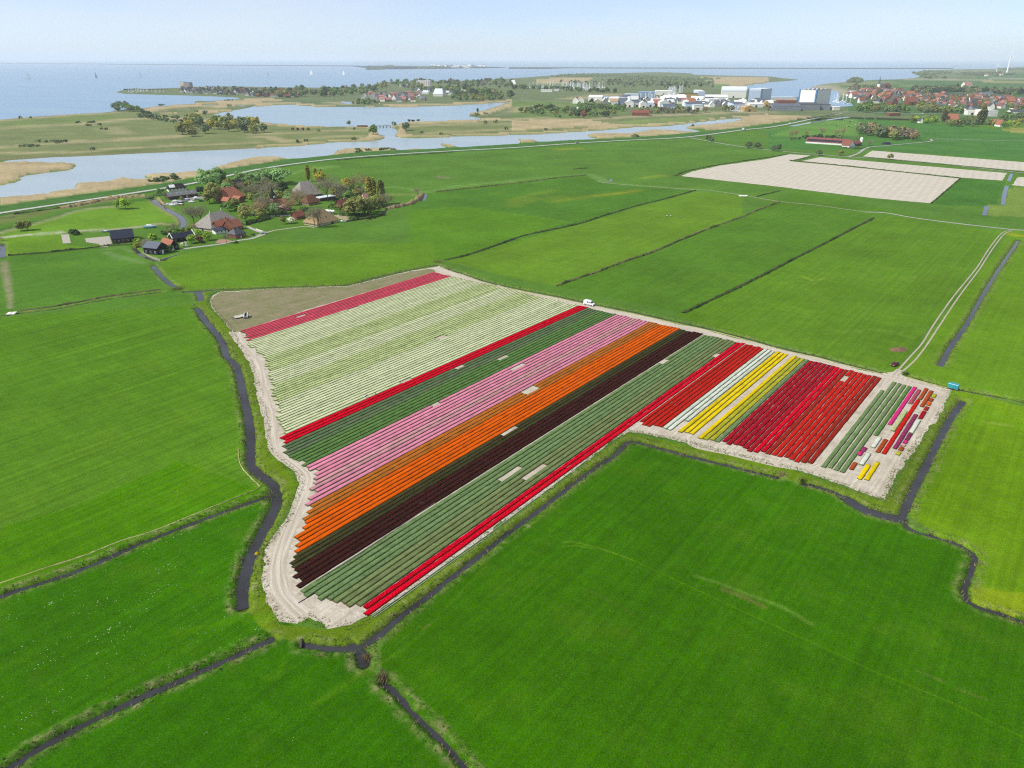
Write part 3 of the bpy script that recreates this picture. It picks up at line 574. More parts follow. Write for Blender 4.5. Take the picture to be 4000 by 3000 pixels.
# ------------------------------------------------------------------ bulb field: soil, headland tracks, beds
from mathutils.geometry import tessellate_polygon
def sheet(name, world_pts, z, mat, label):
    W = [Vector((p[0], p[1], z)) for p in world_pts]
    fs = [list(t) for t in tessellate_polygon([W])]
    v = np.array([tuple(p) for p in W])
    def up(t):
        a, b, c = v[t[0]], v[t[1]], v[t[2]]
        return t if np.cross(b - a, c - a)[2] > 0 else t[::-1]
    return tag(obj(name, mesh_np(name, v, [up(t) for t in fs], mat)), label, None, None, 'structure')
def soil_mat(name, c1, c2, c3, fine=1.6, ang=BED_ANG, amount=.2, ridge=None, patch=.7):
    m, n, l, b = nodemat(name); geo = n.new('ShaderNodeNewGeometry'); pos = geo.outputs['Position']
    c = mixc(n, l, mapr(n, l, noise(n, l, pos, .11, 5, .65), .35, .65, 0, 1), c1, c2)
    c = mixc(n, l, mapr(n, l, noise(n, l, pos, .5, 5, .7), .52, .72, 0, .8), c, c3)
    c = mixc(n, l, mapr(n, l, noise(n, l, rotated(n, l, pos, .5, .25, .6), 1.0, 5, .75), .54, .70, 0, patch), c, tuple(q * .60 for q in c2))
    s = mapr(n, l, noise(n, l, rotated(n, l, pos, -ang, .03, 1.1), 1.0, 4, .65), .3, .7, 1 - amount, 1 + amount); c = scalec(n, l, c, s)
    f = mapr(n, l, noise(n, l, pos, fine, 5, .75), .25, .75, .82, 1.18); c = scalec(n, l, c, f)
    h = noise(n, l, pos, fine, 6, .8)
    if ridge:
        w = n.new('ShaderNodeTexWave'); w.inputs['Scale'].default_value = ridge; w.inputs['Distortion'].default_value = 1.5; w.inputs['Detail'].default_value = 2; w.inputs['Detail Scale'].default_value = .3
        l.new(rotated(n, l, pos, -ang, 0.15, 1.0), w.inputs['Vector']); w.bands_direction = 'Y'
        c = scalec(n, l, c, mapr(n, l, w.outputs['Fac'], 0, 1, .95, 1.03))
    l.new(c, b.inputs['Base Color']); b.inputs['Roughness'].default_value = .95; b.inputs['Specular IOR Level'].default_value = .1
    bp = n.new('ShaderNodeBump'); bp.inputs['Strength'].default_value = .6; bp.inputs['Distance'].default_value = .1
    l.new(h, bp.inputs['Height']); l.new(bp.outputs[0], b.inputs['Normal']); return m
SOIL_M = soil_mat('sandy_soil', S(214, 205, 186, .70), S(190, 178, 156, .70), S(234, 227, 212, .70))
FALLOW_M = soil_mat('fallow_soil', S(164, 152, 122), S(142, 144, 96), S(112, 124, 70), 1.1)
PLOUGH_M = soil_mat('harrowed_soil', S(224, 216, 198, .66), S(210, 202, 182, .66), S(230, 224, 208, .66), .8, math.radians(57), .05, .045, .06)
def dens(pts, step=1.2):
    """more points along an outline, slightly wandering"""
    p = np.asarray(pts, float); out = []
    for i in range(len(p)):
        a, b = p[i], p[(i + 1) % len(p)]; k = max(1, int(np.linalg.norm(b - a) / step))
        for j in range(k): out.append(a + (b - a) * j / k)
    out = np.array(out); out += np.stack([fbm(out[:, 0] / 5, out[:, 1] / 5, 91) - .5, fbm(out[:, 0] / 5, out[:, 1] / 5, 92) - .5], 1) * 2.2 + np.stack([fbm(out[:, 0] / 1.3, out[:, 1] / 1.3, 93) - .5, fbm(out[:, 0] / 1.3, out[:, 1] / 1.3, 94) - .5], 1) * 1.3
    return out
sheet('field_soil', dens(GP(SOIL)), 0.0, SOIL_M, 'pale sandy soil of the tulip field with its headland tracks')
sheet('fallow_strip', dens(GP(M(ka, '270,490 350,425 900,392 1450,375 1700,315 2000,245 2150,225 2212,228 2212,250 1600,430 1100,575 720,695 560,760 470,770 370,650 280,540'))), 0.02, FALLOW_M, 'weedy brown fallow strip behind the rose tulips')
for s_, i in ((M(k3, '1460,1190 1560,1150 1800,1100 2212,1042') + M(k4, '180,1002 370,1012 190,1062 620,1102 1300,1174 1655,1212 1405,1425 900,1380 0,1272'), 0),
              (M(k4, '290,1060 450,1026 2070,1165 2020,1230 1660,1203 1300,1165 620,1094'), 1), (M(k4, '820,1020 900,970 2500,1092 2500,1160 2130,1140 1100,1045'), 2), (M(k4, '2110,1270 2160,1200 2500,1210 2500,1310'), 3)):
    sheet('harrowed_field', dens(GP(s_), 6.0), 0.10, PLOUGH_M, ('large pale harrowed field in front of the red-roofed barn', 'narrow pale harrowed strip behind the large one', 'pale harrowed strip along the farm road', 'small pale harrowed corner at the picture edge')[i])

def uv_ribbon(name, W, width, z, mat, label, taper=False):
    W = np.asarray(W); d = np.gradient(W, axis=0); d /= np.linalg.norm(d, axis=1)[:, None] + 1e-9
    nn = np.stack([-d[:, 1], d[:, 0]], 1); L = np.concatenate([[0], np.cumsum(np.linalg.norm(np.diff(W, axis=0), axis=1))])
    k = len(W); ac = np.linspace(-.5, .5, 7); wig = 1 + .35 * (fbm(L / 3, L * 0, 15) - .5)
    zc = z if np.ndim(z) else np.full(k, z)
    v = np.concatenate([np.hstack([W + nn * (c * width * wig)[:, None], np.asarray(zc).reshape(-1, 1)]) for c in ac])
    f = []
    for j in range(6):
        for i in range(k - 1): f.append([j * k + i, j * k + i + 1, (j + 1) * k + i + 1, (j + 1) * k + i][::-1])
    f = [q[::-1] for q in f] if nn[0] @ np.array([-d[0, 1], d[0, 0]]) < 0 else f
    me = mesh_np(name, v, f, mat)
    uvl = me.uv_layers.new(name='UVMap'); vi = np.zeros(len(me.loops), np.int32); me.loops.foreach_get('vertex_index', vi)
    uvl.data.foreach_set('uv', np.stack([L[vi % k], (vi // k) / 6.0 * width], 1).astype(np.float32).ravel())
    if me.polygons[0].normal.z < 0: me.flip_normals()
    return tag(obj(name, me), label, None, None, 'structure')
def track_mat(name, c1, c2, c3, sc2=1.4):
    m, n, l, b = nodemat(name); uv = n.new('ShaderNodeUVMap'); mp = n.new('ShaderNodeMapping'); mp.inputs['Scale'].default_value = (.05, sc2, 1); l.new(uv.outputs[0], mp.inputs[0])
    s = noise(n, l, mp.outputs[0], 1.0, 5, .7)
    geo = n.new('ShaderNodeNewGeometry'); f = noise(n, l, geo.outputs['Position'], .8, 5, .7)
    c = mixc(n, l, mapr(n, l, s, .40, .60, 0, 1), c1, c2); c = mixc(n, l, mapr(n, l, f, .52, .68, 0, .8), c, c3)
    c = scalec(n, l, c, mapr(n, l, noise(n, l, geo.outputs['Position'], 2.4, 4, .8), .28, .72, .80, 1.18))
    l.new(c, b.inputs['Base Color']); b.inputs['Roughness'].default_value = .95; b.inputs['Specular IOR Level'].default_value = .1
    bp = n.new('ShaderNodeBump'); bp.inputs['Strength'].default_value = .4; bp.inputs['Distance'].default_value = .03; l.new(s, bp.inputs['Height']); l.new(bp.outputs[0], b.inputs['Normal'])
    return m
TRACK_M = track_mat('wheel_track_soil', S(224, 215, 198, .70), S(190, 178, 157, .70), S(204, 193, 172, .70))
GTRACK_M = track_mat('dusty_track', S(214, 206, 186), S(190, 180, 156), S(166, 164, 120))
CONC_M = track_mat('concrete_path', S(206, 204, 196), S(190, 188, 180), S(176, 174, 160), .4)
ASPH_M = track_mat('pale_asphalt', S(196, 198, 190, .7), S(206, 206, 198, .7), S(184, 186, 176, .7), .3)
uv_ribbon('track', smooth(GP(M(ka, '470,760 520,840 590,930 650,1020 690,1120 720,1300 760,1450 800,1600') + M(ke, '800,110 830,220 920,310 1040,400 1100,480 1080,600 1030,740 960,900 900,1050 860,1200 860,1350 900,1480 1000,1590 1080,1660')), 4), 4.2, .012, TRACK_M, 'rutted pale earth track round the western bed ends')
uv_ribbon('track', smooth(GP([(1700, 1048), (1781, 1072), (1916, 1118), (2052, 1150), (2278, 1196), (2504, 1243), (2631, 1272), (2762, 1300), (2906, 1338), (3051, 1378), (3200, 1412), (3317, 1443), (3450, 1474), (3606, 1512), (3690, 1540)]), 4), 4.0, .012, TRACK_M, 'pale earth track along the eastern bed ends where the van stands')
uv_ribbon('track', smooth(GP(M(kc, '1870,385 1700,520 1400,740 1100,1000 850,1220 800,1290 900,1370 1200,1430 1600,1530 1900,1590 2100,1600 2212,1560')), 4), 2.6, .016, TRACK_M, 'earth track running between the yellow beds')
uv_ribbon('track', smooth(GP(M(kd, '1040,230 900,420 700,700 450,1000 250,1200')), 4), 2.4, .014, TRACK_M, 'earth track between the crimson beds and the trial plots')
uv_ribbon('track', smooth(GP(M(ki, '1275,1408 1400,1270 1480,1180 1560,1050 1700,850 1870,640 1960,500 2050,390 2120,367')), 4), .75, .05, GTRACK_M, 'western wheel rut of the double farm track')
uv_ribbon('track', smooth(GP(M(ki, '1300,1415 1420,1310 1500,1210 1600,1060 1740,850 1890,650 1980,510 2070,395 2130,372')), 4), .75, .05, GTRACK_M, 'eastern wheel rut of the double farm track')
uv_ribbon('path', smooth(GP(M(ki, '1065,236 1220,243 1400,275 1700,315 2120,362 2212,368 2600,400')), 4), 2.6, .06, CONC_M, 'white concrete farm path across the green fields')
uv_ribbon('path', smooth(GP(M(kj, '1240,95 1350,115 1860,152 2000,160 2212,192') + M(ki, '450,160 700,185 1065,236')), 4), 1.3, .06, GTRACK_M, 'faint earth path between the far fields')
uv_ribbon('road', smooth(GP(M(k3, '1520,856 1700,890 2000,940 2212,965') + M(k4, '200,985 420,1003 690,1025 1100,1050 1700,1110 2212,1165 2600,1200')), 4), 3.4, .25, CONC_M, 'narrow pale lane past the harrowed fields')
uv_ribbon('road', smooth(GP(M(k4, '690,1028 780,995 860,945 1000,930 1390,893 1410,878 1480,872 2212,890')), 4), 3.4, .3, CONC_M, 'pale farm drive leading to the red-roofed barn')
uv_ribbon('road', smooth(GP(M(kt1, '0,770 500,760 1000,775 1500,790 1900,795 2212,800') + M(kt2, '400,805 900,830 1700,870')), 3), 7, .3, ASPH_M, 'pale road along the foot of the harbour town')
uv_ribbon('road', smooth(GP(M(k3, '0,535 400,545 640,570 860,600')), 3), 6, .3, ASPH_M, 'pale road in front of the boat sheds')
uv_ribbon('path', smooth(GP(M(kv, '1720,1050 1850,1110 1960,1150 1880,1190 1750,1230 1600,1250 1350,1300 1000,1345 750,1380')), 4), 3.0, .05, CONC_M, 'curving pale drive along the front of the hamlet')
uv_ribbon('path', smooth(GP(M(kw, '0,1180 120,1150 250,1110 450,1080 700,1050 860,1065')), 4), 2.0, .05, GTRACK_M, 'sandy verge path on the field side of the hamlet')
uv_ribbon('path', smooth(GP(M(kw, '200,900 330,895 560,890')), 4), 4.0, .05, ASPH_M, 'short grey lane by the churchyard')
for q_, nm, lb in ((M(kl, '660,600 745,595 765,690 680,695'), 'paving', 'pale concrete pad behind the solar barn'), (M(kl, '920,640 1180,615 1210,690 1160,730 1080,735 1070,700 990,690 930,680'), 'paving', 'pale concrete yard beside the solar barn'),
               (M(kv, '1250,1290 1300,1240 1420,1230 1500,1260 1420,1290'), 'paving', 'reddish brick yard beside the small brick house'), (M(kv, '840,690 1120,640 1120,590 1010,610 620,690 560,740'), 'paving', 'grey yard in front of the long shed'),
               (M(kw, '1120,890 1200,880 1420,930 1300,960 1200,940'), 'paving', 'sandy yard beside the straw-thatched farmhouse')):
    sheet(nm, GP(q_), .06, plain('paving_' + lb.split()[0], S(*{'pale': (202, 196, 180), 'reddish': (186, 150, 122), 'grey': (164, 160, 148), 'sandy': (190, 176, 140)}[lb.split()[0]]), .9, .15, .8), lb)

# ---- dike with its road
DK_N = smooth(GP([(-500, 900), (-200, 840)] + M(k1, '0,1450 700,1350 1340,1265 1740,1190 1900,1140 2212,1090') + M(k2, '270,1050 600,1015 1000,975 1500,955 2212,915') + M(k3, '500,880 900,865 1200,845 1500,820 1900,780 2212,740') + M(k4, '300,700 540,660'), 2.4), 3)
RD = smooth(GP([(-500, 925), (-200, 868)] + M(k1, '0,1510 700,1405 1350,1305 1730,1240 2212,1135') + M(k2, '400,1075 800,1030 1300,995 1640,975 2212,945') + M(k3, '560,905 1000,880 1520,852 2000,790 2212,770') + M(k4, '200,735 450,680 640,650'), 1.0), 3)
def resample(W, n):
    L = np.concatenate([[0], np.cumsum(np.linalg.norm(np.diff(W, axis=0), axis=1))]); t = np.linspace(0, L[-1], n)
    return np.stack([np.interp(t, L, W[:, 0]), np.interp(t, L, W[:, 1])], 1)
def along(W, other):
    """points of W nearest to the points of other"""
    Wd = resample(W, 3000); return Wd[np.array([np.argmin(((Wd - o) ** 2).sum(1)) for o in other])]
c0 = resample(RD, 420); c1 = along(DK_N, c0); d = np.gradient(c0, axis=0); d /= np.linalg.norm(d, axis=1)[:, None]; nn = np.stack([-d[:, 1], d[:, 0]], 1)
prof = [(c1 + nn * 7, -.3), (c1 + nn * 1.5, 2.3), (c1, 2.4), (c0 + nn * 3.0, 1.0), (c0 - nn * 3.2, .95), (c0 - nn * 6.5, -.1)]
v = np.concatenate([np.hstack([w, np.full((420, 1), z) + (fbm(w[:, :1] / 4, w[:, 1:] / 4, 5) - .5) * .25]) for w, z in prof]); f = []
for j in range(5):
    for i in range(419): f.append([j * 420 + i, (j + 1) * 420 + i, (j + 1) * 420 + i + 1, j * 420 + i + 1])
def grass_mat(name, c1, c2):
    m, n, l, b = nodemat(name); geo = n.new('ShaderNodeNewGeometry'); pos = geo.outputs['Position']
    c = mixc(n, l, mapr(n, l, noise(n, l, pos, .08, 5, .65), .35, .65, 0, 1), c1, c2)
    c = scalec(n, l, c, mapr(n, l, noise(n, l, pos, 1.3, 4, .7), .25, .75, .75, 1.25))
    l.new(c, b.inputs['Base Color']); b.inputs['Roughness'].default_value = .9; b.inputs['Specular IOR Level'].default_value = .1; return m
DIKE_M = grass_mat('dike_grass', S(66, 116, 40), S(86, 134, 52))
tag(obj('dike', mesh_np('dike', v, f, DIKE_M, True)), 'long grassy dike between the reed lake and the polder', None, None, 'structure')
uv_ribbon('road', c0, 6.2, 1.14, ASPH_M, 'pale road running along the foot of the dike')

# ---- the beds
BD = np.array([math.cos(BED_ANG), math.sin(BED_ANG)]); BN = np.array([BD[1], -BD[0]])
def PQ(px):
    g = GP([px])[0] if not isinstance(px, list) else GP(px)
    return g @ BN, g @ BD
def bed_mat(name, head, leaf, cover, var=.15, streak=0.0, alt=None):
    """flower heads over leaves; leaves show through the gaps and on the flanks"""
    m, n, l, b = nodemat(name); geo = n.new('ShaderNodeNewGeometry'); pos = geo.outputs['Position']
    sx = n.new('ShaderNodeSeparateXYZ'); l.new(pos, sx.inputs[0])
    f = noise(n, l, pos, 2.1, 4, .75); lo = .62 - cover * .42
    fac = mapr(n, l, f, lo - .05, lo + .05, 0, 1)
    fac = math2(n, l, 'MULTIPLY', fac, mapr(n, l, sx.outputs['Z'], .22, .34, 0, 1))
    hc = head
    if alt is not None: hc = mixc(n, l, mapr(n, l, noise(n, l, rotated(n, l, pos, -BED_ANG, .05, .8), 1.0, 4, .7), .42, .62, 0, 1), head, alt)
    lf = mixc(n, l, mapr(n, l, noise(n, l, pos, .9, 3), .35, .65, 0, 1), leaf, tuple(q * .7 for q in leaf))
    c = mixc(n, l, fac, lf, hc)
    c = scalec(n, l, c, mapr(n, l, noise(n, l, pos, 2.6, 4, .8), .28, .72, 1 - var * 2.1, 1 + var * 1.7))
    c = scalec(n, l, c, mapr(n, l, noise(n, l, pos, .35, 3, .6), .3, .7, 1 - var * .8, 1 + var * .8))
    c = scalec(n, l, c, mapr(n, l, noise(n, l, rotated(n, l, pos, -BED_ANG, .02, .9), 1.0, 3), .3, .7, .93, 1.07))
    oi = n.new('ShaderNodeObjectInfo'); c = scalec(n, l, c, mapr(n, l, oi.outputs['Random'], 0, 1, .88, 1.08))
    l.new(c, b.inputs['Base Color']); b.inputs['Roughness'].default_value = .85; b.inputs['Specular IOR Level'].default_value = 0.0
    return m
GL = S(96, 130, 78); GLD = S(64, 92, 44)
BM = {
    'rose': bed_mat('rose_tulips', S(240, 84, 112), GLD, .86, .14), 'cream': bed_mat('cream_tulips', S(232, 238, 190), S(120, 150, 78), .84, .10),
    'greencream': bed_mat('half_open_cream_tulips', S(212, 224, 158), S(108, 142, 66), .52, .16), 'red': bed_mat('red_tulips', S(232, 4, 40), S(150, 10, 20), .95, .10),
    'greyleaf': bed_mat('headed_tulip_leaves', S(104, 136, 92), S(84, 114, 72), .5, .2, 0, S(124, 124, 92)), 'leaf': bed_mat('green_tulip_leaves', S(108, 148, 78), S(86, 124, 60), .5, .2),
    'bluegreen': bed_mat('bluish_tulip_leaves', S(126, 154, 98), S(98, 126, 74), .5, .2), 'bluegreen2': bed_mat('reddish_tulip_leaves', S(128, 148, 92), S(114, 114, 70), .62, .2),
    'pink': bed_mat('pink_tulips', S(250, 152, 182), S(120, 120, 84), .88, .12), 'palepink': bed_mat('fading_pink_tulips', S(236, 166, 176), S(140, 140, 104), .66, .14),
    'brownorange': bed_mat('opening_orange_tulips', S(204, 116, 40), S(124, 112, 50), .66, .16), 'orange': bed_mat('orange_tulips', S(250, 106, 6), S(150, 84, 14), .93, .12),
    'olive': bed_mat('olive_tulip_leaves', S(82, 82, 46), S(62, 66, 36), .55, .2, 0, S(74, 66, 40)), 'maroon': bed_mat('dark_maroon_tulips', S(72, 34, 30), S(46, 38, 26), .85, .2),
    'darkred': bed_mat('scarlet_tulips', S(208, 36, 26), S(140, 42, 22), .9, .12), 'white': bed_mat('white_tulips', S(238, 246, 226), S(128, 150, 104), .82, .10), 'yellow': bed_mat('yellow_tulips', S(250, 220, 6), S(150, 140, 22), .86, .12),
    'yellowgreen': bed_mat('opening_yellow_tulips', S(196, 190, 40), S(128, 144, 56), .62, .16), 'crimson': bed_mat('crimson_tulips', S(194, 18, 44), S(124, 28, 32), .88, .14, 0, S(180, 28, 40)), 'scarlet': bed_mat('vermilion_tulips', S(220, 36, 28), S(140, 46, 24), .9, .13),
    'brownred': bed_mat('brick_red_tulips', S(176, 46, 34), S(128, 52, 32), .85, .15), 'magenta': bed_mat('magenta_tulips', S(226, 56, 132), S(120, 70, 80), .88, .14), 'mauve': bed_mat('mauve_tulips', S(186, 84, 104), S(112, 90, 70), .8, .18),
    'plum': bed_mat('plum_tulips', S(158, 60, 104), S(100, 70, 70), .8, .2), 'rust': bed_mat('rust_tulips', S(184, 84, 40), S(110, 84, 44), .8, .18),
}
BED_W = 1.55
def bed_mesh(name, p, q0, q1, mat, w=BED_W, h=.34, seed=0):
    n = max(4, int((q1 - q0) / .55)); q = np.linspace(q0, q1, n)
    off = np.array([-.5, -.47, -.24, 0, .24, .47, .5]) * w; zz = np.array([0, .80, 1.0, .97, 1.0, .80, 0]) * h
    rg = np.random.default_rng(seed)
    sm = lambda a: (a + np.roll(a, 1, 0) + np.roll(a, -1, 0) + np.roll(a, 2, 0)) / 2
    O = off[None, :] + sm(rg.normal(0, .035, (n, 7))); Z = np.maximum(zz[None, :] * (1 + sm(rg.normal(0, .055, (n, 7)))), 0) * (1 + .14 * (fbm(q / 9, q * 0 + p, 4) - .5))[:, None]
    Z[:, 0] = Z[:, -1] = -.02; Z[0] *= .55; Z[-1] *= .55
    wob = (fbm(q / 30, q * 0 + 3.3, 8) - .5) * .35 * 0
    Q = q[:, None] + rg.normal(0, .10, (n, 7)); pp = p + O + wob[:, None]
    x = BN[0] * pp + BD[0] * Q; y = BN[1] * pp + BD[1] * Q
    v = np.stack([x, y, Z], -1).reshape(-1, 3); i = np.arange(n * 7).reshape(n, 7)
    f = np.stack([i[:-1, :-1], i[:-1, 1:], i[1:, 1:], i[1:, :-1]], -1).reshape(-1, 4)
    cap = np.array([[i[0, 0], i[0, 6], i[0, 4], i[0, 2]], [i[-1, 0], i[-1, 2], i[-1, 4], i[-1, 6]]])
    me = mesh_np(name, v, np.vstack([f, cap]), mat, True)
    if me.polygons[len(me.polygons) // 2].normal.z < 0: me.flip_normals()
    return me
WEST = M(ka, '570,770 600,845 615,885 735,975 745,1020 775,1090 785,1180 800,1240 815,1300 840,1390 850,1440 865,1520 890,1590 910,1640') + M(ke, '905,120 890,180 905,220 940,265 985,295 1100,380 1150,410 1185,470 1200,500 1155,560 1150,640 1120,725 1085,830 1065,915 1030,975 1005,1030 985,1135 1005,1215 990,1320 1010,1370 1020,1410 1070,1445 1110,1490 1200,1530 1290,1555 1370,1575 1500,1595 1570,1610 1600,1650')
wp, wq = PQ(WEST); o_ = np.argsort(wp); wp, wq = wp[o_], wq[o_]
GAPS = [((1962, 1397), 8, 2), ((1794, 1434), 6, 2), ((2020, 1434), 11, 2), ((2075, 1526), 10, 2.6), ((1989, 1684), 10, 2), ((1990, 1850), 13, 2), ((2090, 1845), 14, 3.4), ((1581, 1486), 7, 2), ((1179, 1236), 7, 2), ((1378, 1205), 8, 3), ((2800, 1389), 6, 2), ((2592, 1413), 7, 2.5), ((1725, 1318), 7, 2), ((3299, 1480), 8, 2), ((1700, 1580), 5, 2)]
gp = [(PQ(g)[0], PQ(g)[1], ln * .8, min(w, 2.6)) for g, ln, w in GAPS]
ORD = 'first second third fourth fifth sixth seventh eighth ninth tenth eleventh twelfth thirteenth fourteenth fifteenth sixteenth'.split()
def nth(i):
    if i < 16: return ORD[i]
    return '%dth' % (i + 1) if (i + 1) % 10 not in (1, 2, 3) or 10 < (i + 1) % 100 < 20 else '%d%s' % (i + 1, {1: 'st', 2: 'nd', 3: 'rd'}[(i + 1) % 10])
def P1(*px): return PQ(px)[0]
GROUPS = [  # colour words, from p, to p, west limit (None: the wavy headland), materials by position, neighbour named in the label
    ('rose red tulip bed', -297.0, P1(1770, 1079), None, [('rose', 1)], 'counted from the fallow strip', 'rose beds'),
    ('cream tulip bed', P1(1770, 1079), P1(2296, 1203) - 5.5, None, None, 'counted from the rose beds', 'cream beds'),
    ('bright red tulip bed', P1(2296, 1203) - 5.5, P1(2296, 1203), None, [('red', 1)], 'counted from the cream beds', 'red beds beside the cream'),
    ('headed green tulip bed', P1(2296, 1203), P1(2414, 1226), None, [('greyleaf', .42), ('leaf', 1)], 'between red and pink beds, counted from the red', 'green beds between red and pink'),
    ('pink tulip bed', P1(2414, 1226), P1(2545, 1257), None, [('pink', .5), ('palepink', .72), ('pink', 1)], 'counted from the green beds', 'pink beds'),
    ('orange tulip bed', P1(2545, 1257), P1(2660, 1283), None, [('brownorange', .36), ('orange', 1)], 'counted from the pink beds', 'orange beds'),
    ('olive dark tulip bed', P1(2660, 1283), P1(2692, 1293), None, [('olive', 1)], 'counted from the orange beds', 'dark beds'),
    ('dark maroon tulip bed', P1(2692, 1293), P1(2747, 1306), None, [('maroon', 1)], 'counted from the olive beds', 'dark beds'),
    ('bluish green headed tulip bed', P1(2747, 1306) + .5, -109.2, None, [('bluegreen', .55), ('bluegreen2', 1)], 'counted from the maroon beds', 'bluish green beds'),
    ('long bright red tulip bed', -109.1, -105.5, None, [('red', 1)], 'counted from the bluish green beds', 'red beds along the ditch'),
    ('scarlet tulip bed', -105.2, P1(2986, 1362), 0, [('darkred', 1)], 'counted from the long red pair', 'scarlet beds'),
    ('white tulip bed', P1(2986, 1362) + .1, -91.4, 0, [('white', 1)], 'counted from the scarlet beds', 'white beds'),
    ('yellow tulip bed', -91.2, -85.8, 0, [('yellow', 1)], 'counted from the white beds', 'yellow beds'),
    ('lone yellow tulip bed', -83.9, -82.1, 0, [('yellow', 1)], 'right after the sandy track', 'yellow beds'),
    ('yellowish green tulip bed', -82.1, -78.5, 0, [('yellowgreen', 1)], 'counted from the lone yellow bed', 'yellowish beds'),
    ('plain green tulip bed', -78.4, -76.7, 0, [('bluegreen', 1)], 'between yellowish and crimson beds', 'green beds'),
    ('crimson tulip bed', -76.6, -48.0, 0, [('crimson', .36), ('red', .48), ('brownred', .58), ('scarlet', .86), ('brownred', 1)], 'counted from the yellowish beds', 'crimson and scarlet beds'),
]
def cream_key(p):
    b = [(P1(*ka(735, 990)), 'cream'), (P1(*ka(772, 1125)), 'greencream'), (P1(*ka(790, 1180)), 'cream'), (P1(*ka(803, 1245)), 'cream'), (P1(*ka(838, 1385)), 'greencream'), (0, 'cream')]
    for lim, kname in b:
        if p < lim: return kname
nb = 0
for words, pa, pb, west, mats, tail, grp in GROUPS:
    cnt = max(1, int(round((pb - pa) / 1.8))); step = (pb - pa) / cnt
    for i in range(cnt):
        p = pa + (i + .5) * step; nb += 1
        q1 = 300.6 - max(0, (p + 100) * .055) + random.uniform(-.7, .7)
        q0 = float(np.interp(p, wp, wq)) if west is None else 203.8 + (p + 104) * .146
        q0 += random.uniform(-1.3, 1.3)
        if 'white' in words and i == cnt - 1: q0 += 11
        key = cream_key(p) if mats is None else next(kk for kk, lim in mats if (i + .5) / cnt <= lim)
        segs = [(q0, q1)]
        for gpp, gq, ln, w in gp:
            if abs(p - gpp) < w / 2 + .1:
                segs = [s2 for s in segs for s2 in ([(s[0], min(s[1], gq - ln / 2)), (max(s[0], gq + ln / 2), s[1])] if s[0] < gq + ln / 2 and s[1] > gq - ln / 2 else [s]) if s2[1] - s2[0] > 1.5]
        for si, (s0, s1) in enumerate(segs):
            o = obj('tulip_bed', bed_mesh('tulip_bed', p, s0, s1, BM[key], min(BED_W, step * .88), seed=nb * 7 + si))
            part = '' if len(segs) == 1 else (' western piece' if si == 0 else ' eastern piece' if si == len(segs) - 1 else ' middle piece')
            lab = (nth(i) + ' ' if cnt > 1 else '') + words + part + ', ' + tail
            tag(o, lab, 'flower bed', grp)
# trial plots in the eastern corner
TRIAL = [('320,1180 960,350', 'bluegreen', 'shorter green trial bed nearest the crimson field'), ('390,1185 1092,258', 'bluegreen', 'long green trial bed, second from the crimson field'), ('450,1210 1150,276', 'bluegreen', 'long green trial bed, third from the crimson field'),
         ('515,1230 1203,292', 'bluegreen', 'long green trial bed, fourth from the crimson field'), ('880,835 1258,305', 'leaf', 'green trial bed beside the magenta row'), ('1035,720 1312,312', 'magenta', 'long magenta trial bed'), ('700,1050 735,1008', 'magenta', 'tiny magenta trial plot near the yellow pair'),
         ('738,1004 780,965', 'plum', 'tiny plum trial plot joined to the magenta one'), ('720,1150 822,1030', 'white', 'white trial plot nearer the yellow pair'), ('850,965 935,855', 'white', 'white trial plot beside the rust plot'), ('1060,785 1215,575', 'greencream', 'cream trial plot beside the magenta bed'),
         ('1250,492 1362,342', 'mauve', 'mauve trial plot at the top of the corner'), ('620,1205 668,1128', 'rust', 'small rust trial plot at the foot of the green beds'), ('900,1018 1002,880', 'rust', 'rust trial plot in the middle of the corner'), ('965,1032 1352,452', 'scarlet', 'long orange red trial bed'),
         ('1356,446 1442,328', 'rust', 'rust trial plot at the head of the orange red bed'), ('710,1308 808,1152', 'yellow', 'yellow trial plot, the lower of the pair'), ('788,1318 905,1125', 'yellow', 'yellow trial plot, the upper of the pair'), ('1090,978 1322,608', 'plum', 'long plum trial bed'), ('1380,525 1492,352', 'rust', 'rust trial plot in the outermost row but one'),
         ('1120,1045 1140,1015', 'yellowgreen', 'pale green trial plot at the near end of the outer row'), ('1150,1000 1172,960', 'rust', 'tiny rust plot in the outer row'), ('1178,952 1192,925', 'palepink', 'tiny pale pink plot in the outer row'), ('1198,920 1215,890', 'magenta', 'tiny magenta plot in the outer row'), ('1220,884 1262,815', 'plum', 'tiny plum plot in the outer row'),
         ('1262,808 1355,668', 'white', 'white trial plot in the outer row'), ('1362,655 1415,575', 'crimson', 'crimson trial plot in the outer row'), ('1420,565 1445,525', 'brownred', 'brick red trial plot in the outer row'), ('1450,510 1470,475', 'orange', 'tiny orange plot in the outer row'), ('1475,468 1495,435', 'rust', 'tiny rust plot near the far end of the outer row'), ('1505,425 1525,390', 'yellowgreen', 'pale green plot at the far end of the outer row')]
for i, (s_, key, lab) in enumerate(TRIAL):
    (pa, qa), (pb, qb) = [PQ(q) for q in M(kd, s_)]
    tag(obj('tulip_bed', bed_mesh('tulip_bed', (pa + pb) / 2, qa, qb, BM[key], 1.34, .42, seed=900 + i)), lab, 'flower bed', 'trial plots')
